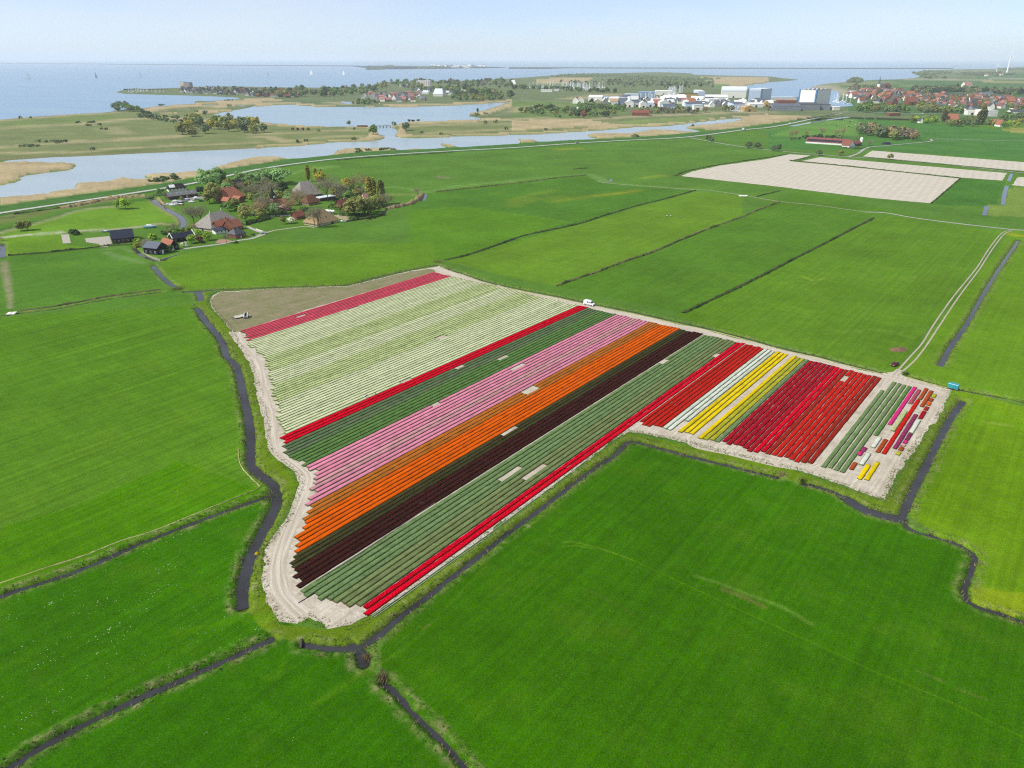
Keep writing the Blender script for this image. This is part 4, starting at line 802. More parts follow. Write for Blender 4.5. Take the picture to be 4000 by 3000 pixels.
# irrigation pipes
def pipe(pts, r, mat, label, z=.12):
    W = GP(pts); mb = MB(); mb.tube([(a[0], a[1], z) for a in W], r, 6)
    tag(obj('irrigation_pipe', mb.mesh('irrigation_pipe', mat)), label, 'pipe')
PIPE_M = plain('white_plastic_pipe', S(214, 214, 206), .4); DPIPE_M = plain('black_plastic_pipe', S(40, 40, 44), .5)
pipe([(1452, 2410), (1570, 2328), (1730, 2212), (1905, 2090), (2110, 1936), (2300, 1792)], .09, PIPE_M, 'long white irrigation pipe beside the last red bed')
pipe([(1462, 2412), (1580, 2330), (1740, 2214), (1915, 2092)], .07, PIPE_M, 'shorter white pipe lying along the longer one')
pipe(M(ke, '1030,1562 1170,1480'), .09, DPIPE_M, 'dark pole lying on the soil at the bed ends', .1)
pipe(M(ke, '1180,1382 1450,1218 1800,985 2212,705'), .08, plain('grey_hose', S(150, 140, 130), .5), 'grey hose laid along the maroon beds', .5)
# ------------------------------------------------------------------ trees and shrubs
def leaf_mat(name, c1, c2, rough=.7):
    m, n, l, b = nodemat(name); oi = n.new('ShaderNodeObjectInfo'); tc = n.new('ShaderNodeTexCoord')
    f = noise(n, l, tc.outputs['Object'], 7.0, 3, .6); c = mixc(n, l, mapr(n, l, f, .35, .65, 0, 1), c1, c2)
    c = scalec(n, l, c, mapr(n, l, oi.outputs['Random'], 0, 1, .80, 1.2))
    l.new(c, b.inputs['Base Color']); b.inputs['Roughness'].default_value = rough; b.inputs['Specular IOR Level'].default_value = .1
    tl = n.new('ShaderNodeBsdfTranslucent'); l.new(c, tl.inputs['Color']); mx = n.new('ShaderNodeMixShader'); mx.inputs[0].default_value = .38
    l.new(b.outputs[0], mx.inputs[1]); l.new(tl.outputs[0], mx.inputs[2]); l.new(mx.outputs[0], n['Material Output'].inputs['Surface'])
    return m
LK = 1.38
LM = {'green': leaf_mat('fresh_green_leaves', S(112, 142, 70, LK), S(84, 116, 52, LK)), 'pale': leaf_mat('pale_willow_leaves', S(138, 166, 104, LK), S(110, 144, 84, LK)),
      'olive': leaf_mat('olive_young_leaves', S(140, 142, 78, LK), S(112, 118, 64, LK)), 'yellow': leaf_mat('yellow_green_leaves', S(172, 164, 62, LK), S(140, 138, 52, LK)),
      'bare': leaf_mat('bare_grey_twigs', S(140, 132, 110, LK), S(114, 108, 88, LK)), 'brown': leaf_mat('budding_brown_twigs', S(158, 140, 104, LK), S(128, 114, 80, LK)),
      'copper': leaf_mat('copper_red_leaves', S(146, 92, 76, LK), S(112, 70, 60, LK)), 'dark': leaf_mat('dark_evergreen_leaves', S(62, 82, 48, LK), S(46, 66, 38, LK)),
      'blossom': leaf_mat('white_blossom', S(222, 220, 206, LK), S(180, 186, 150, LK)), 'pinkblossom': leaf_mat('pink_blossom', S(196, 150, 158, LK), S(160, 130, 126, LK)),
      'lime': leaf_mat('lime_green_leaves', S(158, 186, 62, LK), S(122, 154, 46, LK)), 'sage': leaf_mat('sage_green_scrub', S(112, 128, 86, LK), S(86, 104, 68, LK))}
BARK = plain('tree_bark', S(92, 80, 66), .9, .25, 6)
def quads(cent, size, rg, aspect=1.0, out=None):
    n = len(cent); a = rg.normal(size=(n, 3)); a /= np.linalg.norm(a, axis=1)[:, None]
    nrm = rg.normal(size=(n, 3)) * .55 + np.array([0, 0, .45])
    if out is not None:
        d = cent - np.asarray(out); nrm = nrm + d / (np.linalg.norm(d, axis=1)[:, None] + 1e-9)
        a = np.cross(nrm, a); a /= np.linalg.norm(a, axis=1)[:, None] + 1e-9
    b = np.cross(nrm, a) if out is not None else np.cross(a, rg.normal(size=(n, 3))); b /= np.linalg.norm(b, axis=1)[:, None]
    s = size * rg.uniform(.6, 1.3, (n, 1)); a = a * s; b = b * s * aspect
    v = np.stack([cent - a - b, cent + a - b * .6, cent + a * .8 + b, cent - a * .9 + b * .8], 1).reshape(-1, 3)
    return v, np.arange(4 * n).reshape(n, 4)
def crown_pts(kind, rg, n):
    """leaf positions of a tree of height 1"""
    out = []
    if kind == 'poplar':
        t = rg.beta(1.6, 1.5, n); z = .12 + .88 * t; r = .115 * np.sin(np.pi * np.clip(t, .02, .98)) ** .55 * rg.uniform(.3, 1.05, n) ** .5
        a = rg.uniform(0, 6.283, n); return np.stack([r * np.cos(a), r * np.sin(a), z], 1)
    if kind == 'bush':
        k = 10; w, h, c0 = .72, .50, .40
    elif kind == 'spread': k = 22; w, h, c0 = .60, .42, .55
    else: k = 19; w, h, c0 = .46, .44, .54
    for i in range(k):
        a = rg.uniform(0, 6.283); e = rg.uniform(-.75, 1.0); rr = rg.uniform(.45, .85) ** .7
        c = np.array([math.cos(a) * math.sqrt(max(0, 1 - e * e)) * w * rr, math.sin(a) * math.sqrt(max(0, 1 - e * e)) * w * rr, c0 + e * h * rr])
        s = rg.uniform(.12, .22) * (1.25 if kind == 'bush' else 1)
        m = n // k; d = rg.normal(size=(m, 3)); d /= np.linalg.norm(d, axis=1)[:, None]
        out.append(c + d * s * rg.uniform(.35, 1.0, (m, 1)) ** .5 * np.array([1, 1, .8]))
    p = np.concatenate(out); p[:, 2] = np.clip(p[:, 2], .02 if kind == 'bush' else .08, 1.02); return p
def branches(mb, rg, lean=0.0, spread=.30, levels=3, r0=.022, first=.22):
    tips = []
    def grow(p, d, L, r, lev):
        q = p + d * L; mid = p + d * L * .5 + Vector(rg.normal(0, .02 * L, 3))
        mb.tube([p, mid, q], [r, r * .8, r * .55], 5 if lev < 2 else 3)
        if lev == levels: tips.append((q, d)); return
        for i in range(3 if lev else 6):
            a = rg.uniform(0, 6.283); nd = (d + Vector((math.cos(a), math.sin(a), rg.uniform(-.1, .5))) * rg.uniform(.6, 1.15)).normalized()
            grow(p + d * L * rg.uniform(.55, 1.0), nd, L * rg.uniform(.6, .85), r * .5, lev + 1)
    grow(Vector((0, 0, 0)), Vector((lean, 0, 1)).normalized(), .36, r0, 0)
    return tips
TREE = {}
def tree_mesh(kind, colr, variant):
    key = (kind, colr, variant)
    if key in TREE: return TREE[key]
    rg = np.random.default_rng(hash((kind, variant)) % 1000 if False else (len(kind) * 31 + variant * 7 + sum(map(ord, kind))))
    mb = MB()
    if kind == 'bare':
        tips = branches(mb, rg, rg.uniform(-.12, .12)); tr = mb.mesh('trunk', BARK)
        c = []
        for q, d in tips:
            q = np.array(q); q[2] = min(q[2], .97)
            for _ in range(14): c.append(q * np.array([1.15, 1.15, 1.0]) + rg.normal(0, .10, 3))
        c = np.array(c); c[:, 2] = np.clip(c[:, 2], .15, 1.0); v, f = quads(c, .050, rg, .13)
    else:
        mb.tube([(0, 0, -.02), (0, 0, .25), (.01, 0, .55 if kind != 'poplar' else .9)], [.024, .018, .008], 6)
        if kind != 'bush':
            for i in range(6):
                a = i * 1.05 + rg.uniform(0, .5); w = .1 if kind == 'poplar' else .28
                mb.tube([(0, 0, .22 + i * .05), (math.cos(a) * w * .6, math.sin(a) * w * .6, .42 + i * .05), (math.cos(a) * w, math.sin(a) * w, .6 + i * .04)], [.011, .008, .004], 4)
        tr = mb.mesh('trunk', BARK)
        n = {'poplar': 700, 'bush': 480, 'spread': 1350}.get(kind, 1150)
        v, f = quads(crown_pts(kind, rg, n), {'poplar': .030, 'bush': .075}.get(kind, .042), rg, 1.0, (0, 0, .45))
    cr = mesh_np('crown', v, f, LM[colr]); TREE[key] = (tr, cr); return TREE[key]
WHOLE = {}
def whole_tree_mesh(kind, colr, variant):
    key = (kind, colr, variant)
    if key not in WHOLE:
        rg = np.random.default_rng(variant * 13 + sum(map(ord, kind)))
        n = {'poplar': 170, 'bush': 130}.get(kind, 230); c = crown_pts(kind, rg, n)
        v, f = quads(c, {'poplar': .05, 'bush': .13}.get(kind, .085), rg, 1.0, (0, 0, .4))
        mb = MB(); mb.tube([(0, 0, -.02), (0, 0, .3), (0, 0, .6)], [.03, .02, .01], 4)
        vv = np.vstack([v, np.array(mb.v)]); ff = [list(q) for q in f] + [[i + len(v) for i in q] for q in mb.f]
        WHOLE[key] = mesh_np('tree', vv, ff, [LM[colr], BARK], False, [0] * len(f) + [1] * len(mb.f))
    return WHOLE[key]
SHAPE = {'green': 'round', 'pale': 'round', 'olive': 'round', 'yellow': 'round', 'bare': 'bare', 'brown': 'bare', 'copper': 'round', 'dark': 'round', 'blossom': 'round', 'pinkblossom': 'round', 'lime': 'round', 'sage': 'round'}
def tree(px, h, colr, label, kind=None, name=None, width=1.0, z=0.0):
    kind = kind or SHAPE[colr]; w = GP([px])[0]; v = random.randrange(4)
    name = name or {'poplar': 'poplar_tree', 'bush': 'shrub'}.get(kind, 'broadleaf_tree')
    h = h * 1.1
    e = empty(name, (w[0], w[1], z), random.uniform(0, 6.28), label, 'shrub' if kind == 'bush' else 'tree', None, (h * width, h * width, h))
    tr, cr = tree_mesh(kind, colr, v); obj('trunk', tr, e); obj('crown', cr, e); return e
def far_tree(w, h, colr, kind, name, label, cat, group, width=1.0):
    o = obj(name, whole_tree_mesh(kind, colr, random.randrange(4)), None, (w[0], w[1], 0), random.uniform(0, 6.28)); o.scale = (h * width, h * width, h)
    return tag(o, label, cat, group)
# --- the hamlet's trees, one by one: x, y in image crop pixels, height, colour, label
T = tree
for k_, rows in ((kv, [
    (1200, 492, 14.5, 'pale', 'tallest pale green willow beside the dike road', 'spread', 1.0), (1335, 482, 11, 'green', 'green tree right behind the tall willow', None, 1.0), (1650, 440, 9, 'pale', 'pale willow behind the black barn, nearest the barn', 'spread', 1.0), (1800, 450, 9, 'pale', 'second pale willow behind the black barn', 'spread', 1.0),
    (1950, 435, 9.5, 'pale', 'third pale willow along the back of the hamlet', 'spread', 1.0), (2100, 420, 10, 'pale', 'fourth pale willow along the back of the hamlet', 'spread', 1.0), (1240, 690, 12.5, 'olive', 'olive tree between shed and orange farmhouse', None, .8), (1180, 720, 9, 'olive', 'lower olive tree at the end of the boat yard', None, .9), (1050, 580, 5.5, 'dark', 'dark evergreen at the shed corner', None, 1.1),
    (950, 1010, 14, 'bare', 'large bare tree between canal and grey thatched farm', None, .9), (1060, 980, 11, 'bare', 'smaller bare tree close to the grey thatched roof', None, .9), (1320, 660, 11, 'bare', 'bare tree in front of the orange farmhouse', None, .7), (1540, 650, 4.5, 'green', 'small round tree before the orange roof', None, 1.1), (1460, 830, 6.5, 'green', 'green tree behind the grey thatch', None, 1.0), (1560, 760, 5.5, 'olive', 'olive tree beside the orange annexe', None, 1.0),
    (1700, 970, 9.5, 'olive', 'olive tree beside the dark roofed cottage', None, .9), (1830, 920, 12, 'brown', 'brown budding tree west of the churchyard', None, .9), (1910, 900, 11, 'brown', 'second brown budding tree by the churchyard', None, .9), (1985, 860, 12, 'bare', 'bare tree next to the churchyard wall', None, .8), (2040, 700, 12.5, 'bare', 'bare tree behind the churchyard', None, .9), (1700, 620, 8, 'bare', 'bare tree in front of the black barn', None, .8),
    (265, 1412, 10, 'bare', 'leaning bare tree beside the black timber house', None, .9), (340, 1235, 4.5, 'lime', 'lime bush behind the black timber house', 'bush', .9), (150, 1345, 4, 'yellow', 'yellowish bush on the moat corner', 'bush', .8), (520, 1165, 3.6, 'green', 'hedge bush at the west end of the garden hedge', 'bush', .9), (610, 1155, 3.6, 'olive', 'hedge bush second from the west', 'bush', .9), (700, 1150, 3.6, 'green', 'hedge bush in the middle of the garden hedge', 'bush', .9), (790, 1145, 3.6, 'green', 'hedge bush fourth from the west', 'bush', .9), (870, 1140, 3.6, 'olive', 'hedge bush at the east end of the garden hedge', 'bush', .9),
    (920, 1290, 6.2, 'lime', 'bright lime tree in front of the white-gabled barn', None, 1.0), (1010, 1170, 4.6, 'lime', 'lime shrub behind the white-gabled barn end', 'bush', .7), (1030, 1270, 4.6, 'copper', 'copper shrub beside the lime tree', 'bush', .7), (1150, 1250, 5.5, 'lime', 'broad lime tree beside the yard', None, 1.0), (820, 1340, 4.2, 'blossom', 'grey blossoming shrub before the barn', 'bush', .7), (610, 1415, 5.2, 'green', 'small green tree against the black timber house', None, .9), (1090, 1290, 2.4, 'dark', 'low dark shrub at the yard edge', 'bush', .9), (660, 1090, 4.5, 'bare', 'small bare tree on the canal bank', None, .9),
    (920, 1100, 5.5, 'brown', 'brown budding tree on the canal corner', None, .8), (1420, 1292, 7.5, 'bare', 'thin bare tree in front of the brick house', None, .7), (1600, 1010, 3, 'green', 'green shrub at the corner of the grey thatch', 'bush', .7), (1560, 1290, 1.8, 'dark', 'low dark shrub by the drive bend', 'bush', 1.0), (1800, 1175, 1.8, 'sage', 'low sage shrub inside the drive bend', 'bush', 1.0), (470, 570, 4.2, 'green', 'green shrub by the lock house', 'bush', .8), (380, 420, 4, 'sage', 'sage thicket on the lake side of the dike', 'bush', 1.2), (490, 400, 4.2, 'sage', 'middle sage thicket on the lake side of the dike', 'bush', 1.3), (640, 375, 5, 'sage', 'larger sage thicket on the lake side of the dike', 'bush', 1.2),
    (780, 690, 3.4, 'olive', 'small olive tree before the long shed', None, .8), (1960, 960, 2.2, 'dark', 'clipped dark hedge bush at the lane', 'bush', 1.2)]),
  (kw, [(60, 430, 8, 'pale', 'pale willow above the church spire', 'spread', 1.0), (190, 420, 10.5, 'pale', 'broad pale willow behind the churchyard trees', 'spread', 1.0), (375, 440, 11.5, 'pale', 'pale willow left of the great grey roof', 'spread', 1.0), (380, 570, 7.5, 'dark', 'dark evergreen behind the church spire', None, 1.1), (470, 640, 6, 'olive', 'olive tree right of the church spire', None, 1.0),
    (100, 620, 12, 'bare', 'bare tree behind the church tower', None, 1.0), (240, 610, 11, 'bare', 'bare tree right behind the church tower', None, .9), (90, 790, 10, 'bare', 'bare tree in front of the church tower', None, .9), (60, 910, 9, 'brown', 'brown budding tree at the churchyard corner', None, 1.0), (500, 905, 13.5, 'brown', 'dense brown tree right of the church nave', None, .8), (640, 790, 12.5, 'brown', 'dense brown tree behind the brown cottage', None, .8), (590, 700, 11, 'bare', 'bare tree between church and great grey roof', None, .8), (720, 600, 11, 'bare', 'bare tree against the great grey roof', None, .8),
    (400, 860, 6, 'pinkblossom', 'pink blossoming tree before the church nave', None, 1.1), (755, 405, 11, 'yellow', 'slim poplar behind the great grey roof', 'poplar', 1.2), (860, 392, 9, 'yellow', 'second slim poplar behind the great grey roof', 'poplar', 1.2), (935, 350, 6, 'yellow', 'shortest poplar behind the great grey roof', 'poplar', 1.2), (930, 450, 9.5, 'yellow', 'golden tree behind the great grey roof', None, .9), (1040, 690, 18, 'bare', 'largest bare tree beside the great grey roof', None, .8), (1130, 620, 13, 'bare', 'bare tree right of the largest one', None, .8), (1230, 620, 10, 'bare', 'lower bare tree behind the brick cottage', None, .9),
    (1325, 545, 9, 'yellow', 'bright yellow tree behind the brick cottage', None, .9), (1385, 570, 6, 'green', 'small green tree by the yellow one', None, 1.0), (1510, 570, 15.5, 'brown', 'tall reddish brown tree at the back of the hamlet', None, .8), (1555, 620, 6, 'olive', 'olive tree at the foot of the reddish tree', None, 1.0), (1640, 650, 14.5, 'yellow', 'westernmost tall poplar at the hamlet end', 'poplar', 1.15), (1700, 650, 14, 'yellow', 'middle tall poplar at the hamlet end', 'poplar', 1.15), (1810, 730, 16.5, 'olive', 'easternmost tall poplar at the hamlet end', 'poplar', 1.2),
    (1880, 770, 11, 'bare', 'grey tree at the eastern end of the hamlet', None, .7), (1730, 750, 7, 'lime', 'lime bush below the poplars', None, 1.0), (1430, 895, 13, 'olive', 'broad olive willow beside the sandy yard', 'spread', .95), (1540, 890, 14.5, 'olive', 'taller olive willow beside the sandy yard', 'spread', .8), (1340, 870, 7, 'olive', 'lower olive willow beside the sandy yard', None, 1.0), (1760, 840, 5.5, 'olive', 'olive bush on the moat bank', None, 1.0), (1690, 840, 7, 'dark', 'dark tree under the poplars', None, .9),
    (852, 1068, 16, 'bare', 'tall thin bare tree before the straw thatch, western one', None, .55), (912, 1062, 15.5, 'bare', 'tall thin bare tree before the straw thatch, eastern one', None, .5), (510, 1005, 4.5, 'blossom', 'white blossoming tree on the lawn', None, 1.1), (388, 1015, 5.5, 'olive', 'olive tree on the lawn', None, .7), (700, 830, 4, 'green', 'green shrub behind the straw thatch', 'bush', .8), (640, 850, 3.5, 'olive', 'olive shrub behind the brick annexe', 'bush', .8), (1080, 790, 3.8, 'green', 'green garden shrub before the brick cottage', 'bush', .8), (1180, 810, 3.4, 'green', 'second garden shrub before the brick cottage', 'bush', .8), (1250, 890, 2.6, 'green', 'hedge shrub behind the sandy yard', 'bush', 1.2), (1380, 940, 2.6, 'green', 'hedge shrub east of the sandy yard', 'bush', 1.2), (1660, 900, 3, 'green', 'shrub on the moat lawn', 'bush', 1.0), (390, 660, 3.5, 'lime', 'lime shrub behind the church roof', 'bush', .8)]),
  (kl, [(1285, 322, 7.2, 'lime', 'smaller young lime tree in the meadow by the canal', None, .8), (1360, 322, 9, 'lime', 'larger young lime tree in the meadow by the canal', None, .9), (232, 558, 7, 'olive', 'western of two olive trees in the meadow', None, .9), (305, 552, 7.4, 'olive', 'eastern of two olive trees in the meadow', None, .9), (765, 595, 4, 'sage', 'sage thicket behind the concrete pad', 'bush', .9), (830, 600, 4.2, 'dark', 'dark thicket behind the concrete pad', 'bush', .9), (30, 665, 3, 'brown', 'bare bush at the head of the little canal', None, 1.2), (1490, 700, 4, 'lime', 'lime bush beside the solar barn', 'bush', .8), (1650, 650, 4, 'lime', 'lime bush behind the leaning tree', 'bush', .9), (1480, 735, 2.6, 'olive', 'olive bush on the moat bank by the barn', 'bush', .8)]),
  (kr, [(72, 514, 7.5, 'sage', 'western of two small trees on the lane', None, 1.0), (140, 518, 8.5, 'sage', 'eastern of two small trees on the lane', None, 1.0), (727, 580, 6.5, 'sage', 'small tree on the lane by the meadow', None, 1.1), (1045, 585, 6.5, 'olive', 'small tree on the lane near the drive', None, 1.0), (1752, 636, 6.5, 'olive', 'single tree among the harrowed strips', None, 1.0), (320, 345, 14, 'brown', 'westernmost reddish tree behind the red barn', None, .5), (390, 335, 14.5, 'brown', 'second reddish tree behind the red barn', None, .55), (560, 318, 12.5, 'brown', 'third reddish tree behind the red barn', None, .5), (765, 305, 14.5, 'brown', 'fourth reddish tree behind the red barn', None, .6), (967, 320, 15, 'brown', 'fifth reddish tree behind the red barn', None, .45), (1078, 325, 16, 'brown', 'easternmost reddish tree behind the red barn', None, .5),
    (1460, 440, 8, 'bare', 'bare tree beside the farmhouse', None, 1.2), (1270, 350, 6, 'bare', 'bare tree behind the farmhouse', None, 1.2)]),
  (k3, [(1693, 880, 8, 'sage', 'western tree at the lane junction', None, 1.1), (1725, 895, 7, 'sage', 'eastern tree at the lane junction', None, 1.0), (2042, 946, 8.5, 'sage', 'western of two trees on the lane bend', None, 1.1), (2115, 952, 9, 'sage', 'eastern of two trees on the lane bend', None, 1.1), (1065, 855, 5, 'sage', 'round bush in the reed on the lake side', 'bush', 1.5), (415, 690, 6, 'dark', 'lone dark bush on the reed strip', None, .8)]),
  (k2, [(1015, 835, 15, 'green', 'green tree on the reed point by the footbridge', None, .9), (1300, 795, 12, 'sage', 'tree on the opposite bank of the footbridge', None, 1.1), (803, 752, 8, 'sage', 'lone tree on the lake bank', None, 1.0), (1395, 1350, 7, 'bare', 'bare bush at the end of the hamlet ditch', None, 1.0), (1915, 640, 9, 'sage', 'slim tree on the spit', 'poplar', 2.0)]),
):
    for x_, y_, h_, c_, lab_, kind_, wd_ in rows:
        if k_ in (kv, kw): h_ = h_ * 18.5 * .27125 * MPP(*k_(x_, y_)) * 1.04
        tree(k_(x_, y_), h_, c_, lab_, kind_, None, wd_ * 1.12)
# --- scattered far trees
def scatter(poly, n, mind, yb=None):
    """random ground points inside a picture outline, at least mind metres apart"""
    W = GP(poly); x0, y0 = W.min(0); x1, y1 = W.max(0); out = []; tries = 0
    while len(out) < n and tries < n * 80:
        tries += 1; p = np.array([random.uniform(x0, x1), random.uniform(y0, y1)])
        if not inside(np.array([p[0]]), np.array([p[1]]), W)[0]: continue
        if any((p[0] - q[0]) ** 2 + (p[1] - q[1]) ** 2 < mind * mind for q in out): continue
        out.append(p)
    return out
CW = {'green': 'fresh green', 'pale': 'pale green', 'olive': 'olive', 'yellow': 'yellowish', 'bare': 'grey', 'brown': 'brown', 'copper': 'copper red', 'dark': 'dark green', 'lime': 'lime green', 'sage': 'sage green'}
def posw(w, poly):
    W = GP(poly) if np.max(np.abs(np.asarray(poly))) else poly; a, b = W.min(0), W.max(0); t = (np.asarray(w) - a) / (b - a + 1e-9)
    return ('western', 'central', 'eastern')[int(np.clip(t[0] * 3, 0, 2))] + ' ' + ('front', 'mid', 'rear')[int(np.clip(t[1] * 3, 0, 2))]
def grove(poly, n, mind, hr, cols, name, label, group, kind=None, width=(.9, 1.2), cat='tree'):
    for w in scatter(poly, n, mind):
        c = random.choice(cols); t = random.random(); h = (hr[0] + (hr[1] - hr[0]) * t) * 1.12
        lab = posw(w, poly) + ' ' + ('low', 'middling', 'tall')[min(2, int(t * 3))] + ' ' + CW[c] + ' ' + label
        far_tree(w, h, c, kind or ('round' if SHAPE[c] == 'bare' else SHAPE[c]), name, lab, cat, group, random.uniform(*width))
grove(M(kr, '1290,240 1400,200 1560,230 1700,260 2080,310 2090,360 1750,370 1500,330 1330,270'), 34, 8, (11, 16), ['olive', 'bare', 'brown', 'sage', 'bare'], 'grove_tree', 'tree in the dense round grove beside the red barn', 'trees of the grove by the barn')
grove(M(kr, '330,350 560,320 900,318 1100,335 1100,345 560,332 340,362'), 14, 8, (4, 6), ['sage', 'dark'], 'hedge_shrub', 'shrub in the hedge behind the red barn', 'hedge behind the red barn', 'bush', cat='shrub')
grove(M(k1, '1570,840 1640,720 1760,730 1790,790 1780,830 1650,855'), 12, 14, (14, 20), ['sage', 'olive', 'yellow'], 'marsh_tree', 'tree in the western clump on the marsh', 'western marsh clump')
grove(M(k1, '1770,800 1900,735 2100,740 2212,760 2212,820 1950,830') + M(k2, '200,800 30,825 0,820'), 22, 12, (13, 19), ['sage', 'olive', 'yellow', 'green'], 'marsh_tree', 'tree in the long clump on the marsh', 'long marsh clump')
grove(M(k1, '930,632 1000,600 1090,600 1230,625 1250,660 1100,645'), 15, 14, (10, 17), ['sage', 'green'], 'marsh_tree', 'tree in the belt on the lake shore', 'shore belt on the marsh')
grove(M(k1, '1190,690 1250,655 1330,665 1640,715 1620,745 1480,730 1330,712'), 18, 14, (6, 10), ['sage', 'dark'], 'marsh_shrub', 'willow shrub in the diagonal marsh thicket', 'diagonal marsh thicket', 'bush', cat='shrub')
for px_, n_, lb in ((k1(715, 730), 6, 'shrub in the low thicket amid the marsh meadow'), (k1(900, 785), 3, 'shrub in the lone round marsh thicket'), (k1(270, 940), 5, 'shrub in the round thicket near the lake bank'), (k1(530, 900), 8, 'shrub in the long thicket near the lake bank'), (k1(1400, 580), 5, 'shrub in the thicket on the shore reed'), (k1(790, 755), 3, 'shrub just below the low marsh thicket'), (k2(1365, 718), 4, 'shrub in the thicket on the inner lake bank'), (k2(910, 980), 4, 'shrub at the dike foot in the reed bay'), (k2(1130, 968), 5, 'shrub at the dike foot east of the reed bay'), (k1(1960, 540), 4, 'shrub on the reed spit')):
    w0 = GP([px_])[0]
    for i in range(n_):
        far_tree(w0 + np.array([random.gauss(0, 1) * (14 if n_ > 5 else 6), random.gauss(0, 1) * 8]), random.uniform(3.5, 5.5), random.choice(['sage', 'sage', 'dark']), 'bush', 'marsh_shrub', lb, 'shrub', 'marsh thickets', 1.2)
for px_, h_ in ((k1(1700, 640), 7), (k1(1775, 655), 9), (k1(1600, 683), 4), (k1(1985, 590), 8), (k2(540, 805), 5), (k2(850, 790), 5), (k2(850, 880), 6), (k2(360, 900), 5), (k2(430, 890), 5), (k2(1430, 820), 5), (k2(1600, 835), 5), (k2(1980, 735), 6), (k2(2070, 730), 7), (k2(2165, 788), 6), (k2(1190, 750), 7), (k3(290, 797), 5), (k3(1560, 762), 5), (k1(180, 692), 6), (k1(265, 690), 5), (k1(800, 963), 5), (k2(1985, 660), 7), (k2(1910, 668), 7)):
    far_tree(GP([px_])[0], h_, 'sage', 'bush', 'marsh_shrub', 'small lone shrub on the reed banks round the lakes', 'shrub', 'lone marsh shrubs', 1.0)
HAM = M(kv, '1150,560 1500,420 2100,420 2212,480 2212,880 1900,960 1700,900 1500,860 1200,760') + M(kw, '360,860')
HAM2 = M(kw, '0,480 480,460 620,640 560,860 160,830 0,800'); HAM3 = M(kw, '950,600 1300,560 1600,600 1850,720 1780,850 1500,930 1380,800 1150,720')
for poly_, n_, a_, b_ in ((HAM, 30, 'tree filling the western half of the hamlet', 'shrub filling the western half of the hamlet'), (HAM2, 15, 'tree crowding round the church', 'shrub crowding round the church'), (HAM3, 20, 'tree crowding the eastern end of the hamlet', 'shrub crowding the eastern end of the hamlet')):
    for w_ in scatter(poly_, n_, 7):
        c_ = random.choice(['bare', 'olive', 'olive', 'green', 'pale', 'green']); h_ = random.uniform(7, 11.5); e_ = empty('broadleaf_tree', (w_[0], w_[1], 0), random.uniform(0, 6.28), posw(w_, poly_) + ' ' + ('' if h_ > 8 else 'lower ') + CW[c_] + ' ' + a_, 'tree', 'trees filling the hamlet', (h_, h_, h_)); t_, cr_ = tree_mesh(SHAPE[c_], c_, random.randrange(4)); obj('trunk', t_, e_); obj('crown', cr_, e_)
    for w_ in scatter(poly_, n_, 6):
        c_ = random.choice(['green', 'olive', 'dark', 'sage', 'lime']); h_ = random.uniform(2.2, 4.2); e_ = empty('shrub', (w_[0], w_[1], 0), random.uniform(0, 6.28), posw(w_, poly_) + ' ' + CW[c_] + ' ' + b_, 'shrub', 'shrubs filling the hamlet', (h_, h_, h_)); t_, cr_ = tree_mesh('bush', c_, random.randrange(4)); obj('trunk', t_, e_); obj('crown', cr_, e_)
# the wooded village behind the lake
grove(M(k2, '0,500 100,470 400,450 650,440 900,420 1130,400 1130,440 900,500 500,515 250,520'), 90, 22, (13, 22), ['sage', 'green', 'olive', 'dark'], 'park_tree', 'tree among the houses of the lakeside village', 'trees of the lakeside village')
grove(M(k2, '1130,400 1250,420 1500,470 1700,500 2000,520 2212,520 2212,480 1800,440 1500,440 1250,400'), 80, 22, (13, 22), ['sage', 'green', 'olive', 'dark'], 'wood_tree', 'tree in the wood east of the pink-roofed houses', 'trees of the eastern village wood')
grove(M(k2, '1640,545 1700,520 2000,520 2212,515 2212,535 1900,552'), 26, 18, (12, 18), ['green', 'sage', 'olive'], 'park_tree', 'tree at the wood edge beside the inner lake', 'lake edge of the village wood')
grove(M(k2, '820,570 900,540 1080,555 1100,575 900,582'), 18, 15, (7, 11), ['green', 'sage'], 'park_tree', 'tree on the shore beneath the pink-roofed houses', 'shore trees below the pink roofs')
grove(M(k2, '1150,378 1300,366 1500,372 1900,368 2212,360 2212,440 1800,420 1500,410'), 90, 26, (12, 20), ['sage', 'dark', 'green', 'bare'], 'wood_tree', 'tree in the wood along the open sea', 'seaward village wood')
grove(M(k3, '0,445 200,450 450,460 700,470 950,480 950,465 700,450 500,440 0,415'), 60, 22, (10, 16), ['sage', 'green', 'dark'], 'belt_tree', 'tree in the belt in front of the marina', 'belt in front of the marina')
grove(M(k3, '70,640 200,610 350,600 600,640 900,660 920,680 550,685 250,670'), 46, 15, (9, 14), ['sage', 'green', 'olive', 'dark'], 'thicket_tree', 'tree in the thicket before the white sheds', 'thicket before the white sheds')
grove(M(k3, '560,590 700,590 1000,610 980,635 800,625 600,605'), 26, 15, (9, 14), ['sage', 'green'], 'thicket_tree', 'tree in the hedge row below the white sheds', 'hedge row below the white sheds')
grove(M(k3, '1100,640 1250,630 1600,640 1600,652 1200,656'), 22, 14, (9, 13), ['sage', 'olive', 'bare'], 'thicket_tree', 'tree in the row before the workshops', 'row before the workshops')
for px_, h_, c_, lb in ((k3(620, 690), 15, 'copper', 'copper red tree in the thicket before the white sheds'), (k3(1668, 642), 13, 'brown', 'narrow brown tree before the workshops'), (k3(1840, 635), 16, 'olive', 'western of two olive trees before the grey workshop'), (k3(1890, 635), 15, 'olive', 'eastern of two olive trees before the grey workshop'), (k4(5, 625), 12, 'brown', 'brown tree beside the orange shed')):
    tree(px_, h_, c_, lb, 'round')
